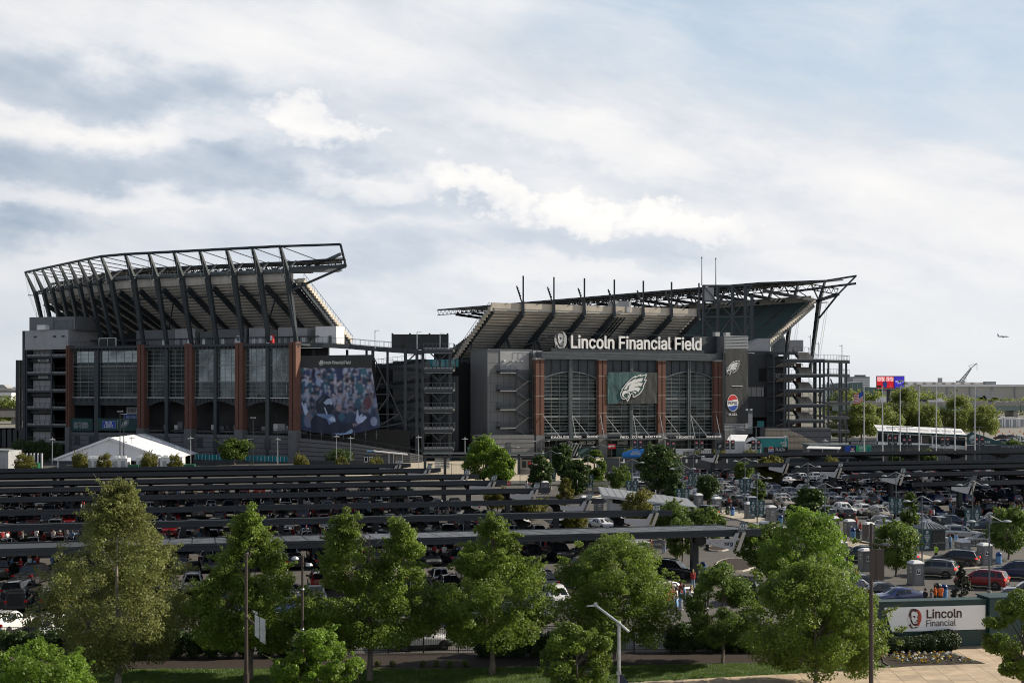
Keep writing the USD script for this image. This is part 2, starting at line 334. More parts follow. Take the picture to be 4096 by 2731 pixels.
mat_leaf('leaf_dark',(0.037,0.068,0.018),(0.103,0.162,0.037),0.38)
mat_leaf('leaf_mid',(0.068,0.105,0.019),(0.208,0.314,0.057),0.45)
mat_leaf('leaf_spring',(0.105,0.110,0.020),(0.230,0.220,0.050),0.45)
mat_leaf('leaf_far',(0.143,0.176,0.044),(0.275,0.326,0.083),0.50)
mat_leaf('leaf_conifer',(0.020,0.030,0.016),(0.050,0.060,0.030),0.15)
mat_leaf('leaf_box',(0.018,0.040,0.008),(0.055,0.090,0.016),0.25)
mat_leaf('grass',(0.060,0.115,0.014),(0.140,0.210,0.028),0.42)
mat('petal_yellow',(0.75,0.45,0.03),0.6);mat('petal_white',(0.75,0.75,0.75),0.6);mat('petal_purple',(0.06,0.01,0.08),0.6)
def mat_brick():
 g=G();pos=g.add('geometry','position')
 sep=g.add('separate_xyz','x',vector=pos);q=sep.o.split('.')[0]
 al=R(g,q+'.x')*0.9+R(g,q+'.y')*0.44
 v=g.comb(al,R(g,q+'.z'),0.0)
 br=g.add('brick_texture','color',vector=v,color1=(0.138,0.053,0.037),color2=(0.108,0.043,0.031),mortar=(0.15,0.10,0.08),scale=1.0,mortar_size=0.02,brick_width=0.42,row_height=0.16,mortar_smooth=0.3)
 n=g.noise(pos,0.35,4.0,0.6);col=g.mix(0.5,br,g.mix(n,(0.5,0.5,0.5),(1.35,1.3,1.25)),'multiply')
 M['brick']=g.build('/World/Looks/brick',g.add('principled_bsdf','BSDF',base_color=col,roughness=0.9))
mat_brick()
def mat_asphalt():
 g=G();pos=g.add('geometry','position')
 n1=g.noise(pos,0.05,5.0,0.6);n2=g.noise(pos,0.6,4.0,0.6);n3=g.noise(pos,12.0,3.0,0.6)
 crack=g.add('voronoi_texture','distance',vector=g.add('mapping','vector',vector=pos,scale=(0.07,0.16,1.0)),feature='distance_to_edge',scale=1.0)
 base=g.ramp(n1*0.5+n2*0.5,[(0.3,(0.065,0.062,0.058)),(0.5,(0.105,0.099,0.091)),(0.7,(0.145,0.136,0.122))])
 col=g.mix(g.ss(n3,0.3,0.7,0.0,0.35),base,(0.05,0.049,0.047));col=g.mix(g.ss(crack,0.012,0.003,0.0,0.7),col,(0.035,0.034,0.033))
 M['asphalt']=g.build('/World/Looks/asphalt',g.add('principled_bsdf','BSDF',base_color=col,roughness=g.ss(n2,0.3,0.7,0.75,0.92),normal=g.add('bump','normal',height=n3,strength=0.3,distance=0.02)))
mat_asphalt()
mat('pole_white',(0.50,0.51,0.53),0.4);mat('asphalt_light',(0.20,0.19,0.17),0.9,0.0,0.12,0.3,bump=0.2,bs=9.0)
mat('far_ground',(0.16,0.155,0.13),0.95,0.0,0.3,0.01)
mat('paint_white',(0.62,0.62,0.60),0.8,0.0,0.15,2.0)
for i_,c_ in enumerate([(0.46,0.365,0.26),(0.405,0.325,0.235),(0.50,0.395,0.285)]):mat(f'paver_{"abc"[i_]}',c_,0.85,0.0,0.16,0.9,bump=0.2,bs=10.0)
mat('paver_joint',(0.13,0.10,0.075),0.95,0.0,0.2,2.0)
mat('lawn_soil',(0.050,0.090,0.016),0.95,0.0,0.35,1.2,bump=0.6,bs=9.0)
mat('plaza',(0.42,0.37,0.29),0.9,0.0,0.1,0.8)
# --- ground, lot grid, kerbs
def tri_sheet(pts,z):
 m=trimesh.creation.triangulate_polygon(pts if isinstance(pts,Polygon)else Polygon(pts),engine='earcut');v=np.hstack([m[0],np.full((len(m[0]),1),z)]);f=np.array(m[1])
 a,b,c=v[f[:,0]],v[f[:,1]],v[f[:,2]];flip=np.cross(b-a,c-a)[:,2]<0;f[flip]=f[flip][:,::-1];return v,f
def sheet(name,pts,z,mt,kind='structure',**k):return part(None,name,tri_sheet(pts,z),mt,kind=kind,**k)
LU=V3(math.cos(math.radians(13.3)),math.sin(math.radians(13.3)),0);LV=V3(-LU[1],LU[0],0);LO=V3(29.9,195.7,0);LANG=math.radians(13.3)
def lot(a,b,z=0.0):p=LO+LU*a+LV*b;return V3(p[0],p[1],z)
def lotab(P):d=np.array(P)-LO;return d@LU,d@LV
def gpt(px,py,z=0.0):p=ground(px,py,z);return(p[0],p[1])
def shrink(a,b,w):pass
sheet('ground',[(-9000,-60),(9000,-60),(9000,22000),(-9000,22000)],-0.03,'far_ground')
FENCE=[(-60,92.2),(24.5,94.0)]
sheet('car_park',[(-190,92.5),(60,92.5),(190,92.5),(330,480),(-260,480)],-0.008,'asphalt')
sheet('lawn',[(-60,60),(70,60),(70,92.4),(-60,92.4)],-0.004,'lawn_soil')
LAWN_EDGE=[gpt(2480,2731),gpt(2760,2716),gpt(3200,2692),gpt(3480,2674),gpt(3692,2662),gpt(3945,2654)]
PLAZA=Polygon([(2.0,55),(70,55),(70,97),gpt(4180,2560),gpt(3815,2585),gpt(3806,2612),gpt(3945,2654)]+LAWN_EDGE[::-1][1:]).buffer(0)
sheet('paved_plaza',PLAZA,0.004,'paver_joint')
def pavers():
 """Square slabs laid on the plaza, each its own piece."""
 t=T('/World/paved_plaza',(0,0,0));ang=math.radians(-55);cu,su=math.cos(ang),math.sin(ang);ang2=math.radians(-3);n=0;S=1.55
 e1=np.array([math.cos(ang2),math.sin(ang2)]);e2=np.array([-math.sin(ang2),math.cos(ang2)]);sh=0.62
 for j in range(-6,24):
  for i in range(-30,34):
   p=np.array([26.0,78.0])+e1*(i*S)+e2*(j*S);q=[tuple(p+e1*x+e2*y)for x,y in((.012,.012),(S-.012,.012),(S-.012,S-.012),(.012,S-.012))];poly=Polygon(q)
   if p[1]<70 or p[1]>96 or abs(p[0]/p[1])>.46 or(p[1]<81.5 and n>299):continue
   poly=poly.intersection(PLAZA)
   if poly.is_empty or poly.geom_type!='Polygon' or poly.area<.05:continue
   if n>=300:continue
   v,f=tri_sheet(poly,0.022+R_.uniform(-.002,.002));k=len(v);ring=np.array(poly.exterior.coords)[:-1];m=len(ring)
   vv=np.vstack([v,np.hstack([ring,np.full((m,1),.022)]),np.hstack([ring,np.full((m,1),.004)])]);ff=np.vstack([f]+[[[k+a,k+(a+1)%m,k+m+(a+1)%m],[k+a,k+m+(a+1)%m,k+m+a]]for a in range(m)])
   part(t,'paving_slab',(vv,ff),R_.choice(['paver_a','paver_a','paver_b','paver_c']));n+=1
pavers()
sheet('mulch_bed',[gpt(3380,2640),gpt(3480,2652),gpt(3600,2668),gpt(3692,2662),gpt(3935,2653),gpt(3806,2612),gpt(3560,2600),gpt(3370,2610)],0.010,'mulch')
sheet('mulch_strip',[(-60,87.6),(-4,87.9),(23,90.2),(23,93.6),(-60,91.8)],0.008,'mulch')
def island(name,pts,top,mt,kerb=0.16):
 """Raised island: a kerb ring with a top sheet."""
 P=Polygon(pts);o=part(None,name,tri_sheet(P,top),mt,kind='structure');ring=list(P.exterior.coords);mb=MB()
 for a,b in zip(ring[:-1],ring[1:]):mb.bar(V3(a[0],a[1],top/2),V3(b[0],b[1],top/2),kerb,top+.012)
 part(T('/World/'+o.path.split('/')[-1],(0,0,0)),'kerb_edge',mb,'kerb');return o
Lp=lambda a,b:tuple(lot(a,b)[:2])
island('sidewalk',[Lp(0,-62),Lp(0,5),Lp(4.2,5),Lp(4.2,-62)],0.13,'plaza')
island('sidewalk',[Lp(-13.2,-76),Lp(-13.2,-50),Lp(-10.6,-50),Lp(-10.6,-76)],0.13,'plaza')
for k,q in enumerate([(2940,2262,150,26),(2580,2240,70,16),(2870,2195,90,10),(3000,1968,130,14),(2180,2050,160,16),(2680,2140,170,22),(2340,1975,150,14)]):
 x,y,w,h=q;an=np.linspace(0,2*np.pi,17)[:-1];island('planting_island',[gpt(x+w/2*math.cos(a)*1.0,y+h*math.sin(a))for a in an],0.15,'mulch')
sheet('stadium_plaza',[(-36,268),(24,268),(70,300),(60,372),(8,350),(-36,340)],0.0,'plaza')
sl=part(None,'stall_line',MB().box(lot(-20,-40,.002),(.12,5,.004),LANG),'paint_white',kind='structure')
for k in range(34):
 a=-19.0+2.75*(k%12);b=(-76.0,-57.5,-39.5)[k//12]
 if a>-13 and a<-.5:continue
 x=UsdGeom.Xform.Define(stage,numbered('/World/stall_line'));q=lot(a,b,0.0)-lot(-20,-40,0.0);x.AddTranslateOp().Set(Gf.Vec3d(*q));x.GetPrim().GetReferences().AddInternalReference(sl.path);x.GetPrim().SetInstanceable(True);tag(x,kind='structure')
# --- emblems (drawn in their own little grids)
def grid_poly(pts,h,x0,y0,full):k=h/full;return Polygon([((x-x0)*k,(y0-y)*k)for x,y in pts]).buffer(0)
_EO=[(312,797),(380,745),(470,640),(560,540),(660,450),(760,375),(860,310),(985,250),(950,305),(1080,255),(1160,220),(1245,188),(1200,250),(1360,220),(1522,172),(1412,418),(1508,415),(1360,680),(1392,690),(1330,800),(1240,920),(1150,1010),(1040,1065),(960,1110),(890,1130),(845,1110),(865,1060),(850,1000),(820,975),(780,985),(745,1020),(720,1090),(680,1180),(630,1245),(583,1292),(550,1220),(525,1165),(470,1200),(400,1215),(340,1190),(290,1130),(255,1040),(250,990),(290,900),(340,840)]
_EH=[(410,800),(470,740),(520,650),(570,580),(640,520),(755,460),(735,490),(860,410),(1020,355),(960,415),(1080,370),(1200,345),(1345,335),(1275,480),(1130,498),(1000,526),(880,575),(1000,545),(1130,522),(1325,540),(1240,680),(1150,666),(1010,686),(900,716),(810,770),(920,722),(1080,712),(1215,765),(1100,920),(1030,870),(930,845),(830,860),(745,905),(735,880),(660,895),(580,880),(540,830),(560,800),(540,780),(500,810),(440,815)]
_EB=[(440,855),(510,850),(560,890),(640,920),(705,920),(690,1020),(660,1110),(595,1195),(580,1120),(560,1010),(530,1020),(470,1060),(455,1130),(440,1145),(380,1130),(335,1080),(320,1000),(345,930),(390,880)]
_EM=[(410,1060),(430,1010),(500,965),(660,965),(640,1040),(600,1130),(575,1010),(520,1025),(460,1070),(450,1120),(425,1105)]
_EN=[(790,905),(850,880),(940,890),(1010,935),(960,1000),(900,940),(840,910)]
_EE=[(570,780),(600,700),(650,640),(780,560),(680,660),(640,740),(650,790),(620,830),(570,815)]
def eagle(parent,h,frame,light='white_print',dark='banner_green',d=0.03):
 """The bird's-head emblem, h metres tall, centred on the frame's origin."""
 g=lambda p:affinity.translate(grid_poly(p,h,880,730,1120),0,0)
 o,X,Y,N=frame
 out=g(_EO);part(parent,'emblem_outline',extr(out.buffer(h*0.012),d,frame),light)
 f=lambda k:(np.array(o)+np.array(N)*d*k,X,Y,N)
 part(parent,'emblem_ground',extr(out.buffer(-h*0.022),d,f(1)),dark)
 part(parent,'emblem_head',extr(g(_EH),d,f(2)),light);part(parent,'emblem_beak',extr(g(_EB),d,f(2)),light)
 part(parent,'emblem_neck_feather',extr(g(_EN),d,f(2)),light)
 part(parent,'emblem_mouth',extr(g(_EM),d,f(3)),dark);part(parent,'emblem_eye',extr(g(_EE),d,f(3)),dark)
_LH=[(270,170),(380,148),(470,165),(500,230),(565,390),(540,420),(545,360),(510,290),(470,250),(430,268),(350,235),(290,270),(275,350),(285,520),(330,640),(375,700),(500,690),(525,670),(500,760),(420,775),(340,740),(270,640),(245,560),(240,430),(190,420),(175,420),(200,300)]
_LC=[(470,165),(560,200),(650,320),(678,450),(660,600),(560,795),(500,760),(525,670),(520,560),(550,420),(565,390),(500,230)]
_LK=[(175,745),(250,690),(280,770),(350,840),(490,800),(560,810),(480,850),(300,870)]
_LF=[[(335,440),(380,400),(445,430),(420,485),(370,460)],[(500,450),(545,420),(520,500)],[(445,570),(515,575),(525,530),(540,560),(520,650),(500,600)],[(395,618),(500,630),(430,655)],[(205,430),(235,440),(225,500)]]
def head_roundel(parent,h,frame,face='white_sign',dark='black_print',side='silver_print',d=0.04):
 """The bearded-head roundel, h metres tall, centred on the frame's origin."""
 g=lambda p:grid_poly(p,h,415,500,720);o,X,Y,N=frame
 f=lambda k:(np.array(o)+np.array(N)*d*k,X,Y,N)
 el=affinity.scale(Point(0,0).buffer(1.0,24),h*0.37,h*0.485)
 part(parent,'roundel',extr(unary_union([el,g(_LK).buffer(h*0.015)]),d,frame),face)
 part(parent,'roundel_side',extr(g(_LC),d,f(1)),side);part(parent,'roundel_hair',extr(g(_LH),d,f(2)),dark)
 part(parent,'roundel_collar',extr(g(_LK),d,f(1)),dark)
 part(parent,'roundel_face',extr(unary_union([g(q)for q in _LF]),d,f(2)),dark)
def cola_roundel(parent,h,frame,d=0.03,word=True):
 """Red, white and blue globe with the word across it."""
 o,X,Y,N=frame;f=lambda k:(np.array(o)+np.array(N)*d*k,X,Y,N)
 c=affinity.scale(Point(0,0).buffer(0.5,32),0.78*h,h);part(parent,'roundel',extr(c,d,frame),'white_sign')
 c2=affinity.scale(c,0.92,0.93);xs=np.linspace(-0.5,0.5,15)*h
 wave=lambda y:[(x,y*h+0.035*h*math.sin(x/h*6.5))for x in xs]
 part(parent,'roundel_red',extr(c2.intersection(Polygon(wave(0.17)+[(h,h),(-h,h)])),d,f(1)),'print_red')
 part(parent,'roundel_blue',extr(c2.intersection(Polygon(wave(-0.17)+[(h,-h),(-h,-h)])),d,f(1)),'print_blue')
 if word:part(parent,'roundel_word',text_at('PEPSI',h*0.17,(np.array(o)-np.array(Y)*h*0.085+np.array(N)*d,X,Y,N),d,True,'x',h*0.66),'black_print')
def railing(mb,pts,h=1.1,step=2.0,r=0.05):
 """Posts, a top rail and a mid rail along a line of floor points."""
 pts=[np.array(p,float)for p in pts]
 for a,b in zip(pts[:-1],pts[1:]):
  L=np.linalg.norm(b-a);n=max(1,int(round(L/step)))
  for k in range(n+1):
   p=a+(b-a)*k/n;mb.bar(p,p+V3(0,0,h),r*1.3)
  for z in(h,h*0.12):mb.bar(a+V3(0,0,z),b+V3(0,0,z),r*(1.6 if z==h else 1.0))
 return mb
# --- the stadium: north pavilion (brick piers, arched glass bays)
WN=Wall((8.13,353.3,0),math.radians(25.9))
WL=Wall((-54.0,333.0,0),math.radians(-23.7))
pav=thing('brick_pavilion','brick and glass entrance front under the big white stadium lettering','pavilion',WN.pt(25,0))
PU=[WN.U(x)for x in(2139,2172,2390,2421.5,2627.5,2657.5,2852.5,2882)]
ZB=WN.Z(2400,1736);ZT=WN.Z(2400,1441);ZF0=WN.Z(2166,1437);ZF1=WN.Z(2166,1409)
for k in range(4):
 u0,u1=PU[2*k],PU[2*k+1];um=(u0+u1)/2
 mb=MB();WN.rect(mb,u0,um-0.16,ZB,ZT,-1.2,0.7);WN.rect(mb,um+0.16,u1,ZB,ZT,-1.2,0.7)
 pr=part(pav,'brick_pier',mb,'brick')
 mb=MB();WN.rect(mb,um-0.16,um+0.16,ZB,ZT,-1.2,0.35);part(pr,'dark_slot',mb,'black_steel')
 mb=MB();WN.rect(mb,u0-0.12,u1+0.12,ZT,ZT+0.45,-1.3,0.85);part(pr,'stone_cap',mb,'light_panel')
 mb=MB();WN.rect(mb,u0-0.1,u1+0.1,0,ZB,-1.3,0.9);part(pr,'granite_base',mb,'granite')
 for zz in(0.28,0.52,0.78):mb=MB();WN.rect(mb,u0-0.01,u1+0.01,ZB+(ZT-ZB)*zz,ZB+(ZT-ZB)*zz+0.12,-1.1,0.72);part(pr,'stone_course',mb,'concrete')
ULF=WN.U(2160);URF=WN.U(2861)
mb=MB();WN.rect(mb,ULF,URF,ZF0+0.1,ZF1,-2.0,1.0);fb=part(pav,'roof_fascia',mb,'grey_panel')
mb=MB()
for k in range(9):
 z=ZF0+0.15+(ZF1-ZF0-0.2)*k/8.0;WN.rect(mb,ULF-0.02,URF+0.02,z-0.045,z+0.045,1.0,1.14)
part(fb,'rib',mb,'mid_steel')
mb=MB();WN.rect(mb,ULF,URF,ZF1,ZF1+0.15,-16,1.1);part(pav,'roof',mb,'mid_steel')
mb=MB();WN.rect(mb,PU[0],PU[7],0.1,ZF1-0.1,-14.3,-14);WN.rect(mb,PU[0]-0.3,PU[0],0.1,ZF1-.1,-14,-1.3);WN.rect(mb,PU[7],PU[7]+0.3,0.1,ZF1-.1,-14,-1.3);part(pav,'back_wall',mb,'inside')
for yy in(1666,1594,1733):
 mb=MB();z=WN.Z(2500,yy);WN.rect(mb,PU[0],PU[7],z-0.45,z,-13.9,-1.5);part(pav,'floor',mb,'concrete')
for k in range(26):
 u=R_.uniform(PU[1],PU[6]);z=WN.Z(2500,R_.choice((1666,1666,1733,1594)));mb=MB();w=R_.uniform(0.5,2.4);h=R_.uniform(0.8,2.4);o=R_.uniform(-9,-2.5)
 WN.rect(mb,u,u+w,z,z+h,o-1,o);part(pav,'interior_fitting',mb,R_.choice(['light_panel','white_metal','mid_steel','banner_green','concrete']))
for k in range(10):
 u=PU[1]+(PU[6]-PU[1])*(k+0.5)/10;mb=MB();WN.rect(mb,u-.3,u+.3,0.1,ZF1-.2,-8.3,-7.7);part(pav,'interior_column',mb,'concrete')
for b in range(3):
 u0,u1=PU[2*b+1],PU[2*b+2];um=(u0+u1)/2;wide=0.42
 zw0=WN.Z(2172+240*b,1733);zsp=WN.Z(2172+240*b,1514);zap=WN.Z(2172+240*b,1486)
 arch=lambda u:zsp+(zap-zsp)*(1-((u-um)/((u1-u0)/2))**2)
 mb=MB();n=16
 for i in range(n):
  a,c=u0+(u1-u0)*i/n,u0+(u1-u0)*(i+1)/n
  mb.oct8([WN.pt(u,z,o)for z,zz in((0,0),(1,1))for o in(-0.75,-0.45)for u in(a,c)for z in[arch(u)if zz==0 else ZF0+0.1]])
 sp=part(pav,'spandrel',mb,'charcoal_panel')
 for i in range(1,6):
  if i==3:continue
  mb=MB();u=u0+(u1-u0)*i/6;WN.rect(mb,u-0.10,u+0.10,arch(u)+0.1,ZF0,-0.45,-0.2);part(sp,'rib',mb,'dark_steel')
 for i in range(6):
  a=u0+(u1-u0)*(i+0.16)/6;c=u0+(u1-u0)*(i+0.84)/6;mb=MB();WN.rect(mb,a,c,arch((a+c)/2)+1.0,ZF0-1.0,-0.45,-0.40);part(sp,'sheet_panel',mb,'steel_green')
 mb=MB()
 for i in range(n):
  a,c=u0+(u1-u0)*i/n,u0+(u1-u0)*(i+1)/n;mb.bar(WN.pt(a,arch(a),-0.3),WN.pt(c,arch(c),-0.3),0.5,0.28)
 part(sp,'arch_rim',mb,'mid_steel')
 mb=MB();WN.rect(mb,um-wide,um-0.12,0.1,ZF0,-0.9,0.25);WN.rect(mb,um+0.12,um+wide,0.1,ZF0,-0.9,0.25);WN.rect(mb,um-0.12,um+0.12,0.1,ZF0,-0.9,0.05);part(pav,'steel_mullion',mb,'mid_steel')
 zt=[WN.Z(2172+240*b,y)for y in(1666,1594.5)]
 for side in(0,1):
  a,c=(u0+0.05,um-wide)if side==0 else(um+wide,u1-0.05)
  mb=MB()
  rows=list(np.linspace(zw0,zt[0],6))+list(np.linspace(zt[0],zt[1],6))[1:]+list(np.linspace(zt[1],zap,8))[1:]
  for i in range(4):
   u=a+(c-a)*i/3;WN.rect(mb,u-0.05,u+0.05,zw0,arch(u),-0.62,-0.44)
  for z in rows:
   hh=0.20 if min(abs(z-q)for q in zt+[zw0])<0.05 else 0.055
   lo,hi=a,c
   if z>arch(a)and z>arch(c):continue
   if z>min(arch(a),arch(c)):
    us=np.linspace(a,c,40);ok=[u for u in us if arch(u)>z]
    if not ok:continue
    lo,hi=min(ok),max(ok)
   WN.rect(mb,lo,hi,z-hh,z+hh,-0.66,-0.40)
  fr=part(pav,'window',mb,'frame_grey')
  for i in range(3):
   p,q=a+(c-a)*i/3+0.03,a+(c-a)*(i+1)/3-0.03
   for z0,z1 in zip(rows[:-1],rows[1:]):
    zp,zq=min(z1,arch(p)),min(z1,arch(q))
    if max(zp,zq)<=z0+0.1:continue
    t=[R_.gauss(0,0.004)for _ in range(2)]
    part(fr,'pane',MB().quad(WN.pt(p,z0,-0.52+t[0]),WN.pt(q,z0,-0.52+t[1]),WN.pt(q,max(zq,z0),-0.52-t[0]),WN.pt(p,max(zp,z0),-0.52-t[1])),'pane')
 mb=MB();WN.rect(mb,u0,u1,WN.Z(2172+240*b,1748),zw0-0.2,-0.8,-0.35);part(pav,'storey_band',mb,'dark_steel')
 zl1=WN.Z(2172+240*b,1762)
 mb=MB()
 for i in range(9):
  u=u0+(u1-u0)*i/8;WN.rect(mb,u-0.06,u+0.06,0.1,zl1,-0.7,-0.45)
 for z in(2.9,zl1):WN.rect(mb,u0,u1,z-0.1,z+0.1,-0.72,-0.4)
 sf=part(pav,'shopfront',mb,'mid_steel')
 for i in range(8):
  p,q=u0+(u1-u0)*i/8+0.07,u0+(u1-u0)*(i+1)/8-0.07
  for z0,z1 in((0.15,2.78),(3.02,zl1-0.12)):part(sf,'pane',MB().quad(WN.pt(p,z0,-0.55),WN.pt(q,z0,-0.55),WN.pt(q,z1,-0.55),WN.pt(p,z1,-0.55)),'pane')
 ua,ub=u0-0.6,u1+0.4;za=WN.Z(2172+240*b,1757)
 aw=thing('entrance_awning',f'thin steel awning reading {("EAGLES PRO SHOP", "RED ZONE SUITES", "TICKETS OFFICE")[b]} on hanging rods','awning',WN.pt(um,za,0))
 mb=MB();WN.rect(mb,ua,ub,za,za+0.22,-0.3,4.2);part(aw,'deck',mb,'mid_steel');mb=MB();WN.rect(mb,ua,ub,za+0.22,za+0.40,4.0,4.22);part(aw,'front_beam',mb,'dark_steel')
 zr=WN.Z(2172+240*b,1666)+0.3
 for uu in(u0-0.5,um):part(aw,'tie_rod',MB().tube([WN.pt(uu,zr,0.9),WN.pt(uu+3.9,za+0.3,4.0)],0.10,6),'galv')
 for uu in(um,u1+0.4):part(aw,'tie_rod',MB().tube([WN.pt(uu,zr,0.9),WN.pt(uu-0.6,za+0.3,4.0)],0.10,6),'galv')
 words=[('EAGLES',0.20,5.4),('PRO',0.50,2.3),('SHOP',0.76,3.6)]if b==0 else[('RED',0.24,2.6),('ZONE',0.47,3.6),('SUITES',0.76,5.2)]if b==1 else[('TICKETS',0.27,6.0),('OFFICE',0.83,5.0)]
 for w_,k_,wd in words:part(aw,'lettering',text_at(w_,0.55,WN.frame(ua+(ub-ua)*k_,za+0.42,4.1),0.05,True,'x',wd),'white_metal')
def letters_sign():
 t=thing('stadium_letters','big white three dimensional letters reading Lincoln Financial Field on the pavilion roof','sign',WN.pt(25,ZF1,0))
 o=0.4;x0,x1=2282.7,2804;u0,u1=WN.U(x0,o),WN.U(x1,o);zb=WN.Z(x0,1391,o);h=WN.Z(x0,1342,o)-zb
 m=meshkit.text_mesh('Lincoln Financial Field',h,0.35,True);v=np.array(m.vertices);sx=(u1-u0)/(v[:,0].max()-v[:,0].min())
 v[:,0]=(v[:,0]-v[:,0].min())*sx;groups=trimesh.graph.connected_components(m.edges,nodes=np.arange(len(v)))
 P0,X,Y,N=WN.frame(u0,zb,o);wv=P0+v[:,:1]*X+v[:,1:2]*Y+v[:,2:]*N
 lab=np.zeros(len(v),int);items=sorted([list(g_)for g_ in groups],key=lambda q:v[q][:,0].mean())
 merged=[]
 for q in items:
  cx=v[q][:,0].mean()
  if merged and abs(v[merged[-1]][:,0].mean()-cx)<0.25:merged[-1]+=q
  else:merged.append(q)
 for k,q in enumerate(merged):lab[q]=k
 for k in range(len(merged)):
  f=m.faces[lab[m.faces[:,0]]==k];idx=np.unique(f);re=np.full(len(v),-1);re[idx]=np.arange(len(idx));part(t,'letter',(wv[idx],re[f]),'white_sign')
 mb=MB();railing(mb,[WN.pt(u0-6,ZF1+0.2,-0.8),WN.pt(u1+0.5,ZF1+0.2,-0.8)],h+1.9,1.6,0.05);part(t,'support_frame',mb,'dark_steel')
 mb=MB();WN.rect(mb,u0-6,u1+1,ZF1+0.2,zb-0.15,-0.5,0.6);part(t,'plinth',mb,'dark_steel')
 e=thing('stadium_roundel','white bearded head roundel standing left of the big roof letters','emblem',WN.pt(WN.U(2242),ZF1,0.4))
 head_roundel(e,WN.Z(2242,1322,o)-WN.Z(2242,1397,o),WN.frame(WN.U(2242,o),WN.Z(2242,1359.5,o),o),d=0.12)
letters_sign()
def eagle_banner():
 u0,u1=WN.U(2424),WN.U(2622);z0,z1=WN.Z(2500,1614),WN.Z(2500,1489)
 t=thing('eagle_banner','wide dark green banner with white bird head over the middle glass bay','banner',WN.pt((u0+u1)/2,z0,0.9))
 nx,nz=40,24;us,zs=np.linspace(u0,u1,nx),np.linspace(z0,z1,nz);U_,Z_=np.meshgrid(us,zs)
 wob=(meshkit.fbm(np.stack([U_*0.8,Z_*0.35,U_*0],-1),3,3)-0.5)*0.22
 def sheet(mask,name,mt,off):
  v=np.array([WN.pt(a,b,0.92+off+w)for a,b,w in zip(U_.ravel(),Z_.ravel(),wob.ravel())]);f=[[j*nx+i,j*nx+i+1,(j+1)*nx+i+1,(j+1)*nx+i]for j in range(nz-1)for i in range(nx-1)if mask(i/(nx-1),j/(nz-1))]
  part(t,name,(v,np.array(f)),mt)
 tri=lambda a,b:b>1.05-(1.0-a)*1.35+0.15
 mat('banner_teal',(0.020,0.075,0.080),0.6,0.0,0.25,0.4,bump=0.4,bs=1.2)
 sheet(lambda a,b:a+(1-b)*0.62<0.80,'green_field','banner_teal',0.0);sheet(lambda a,b:a+(1-b)*0.62>=0.80,'black_field','banner_black',0.0)
 eagle(t,WN.Z(2520,1495,1.1)-WN.Z(2520,1603,1.1),WN.frame(WN.U(2525.5),WN.Z(2525,1549.5,1.1),1.12),'white_print','banner_green',0.03)
eagle_banner()
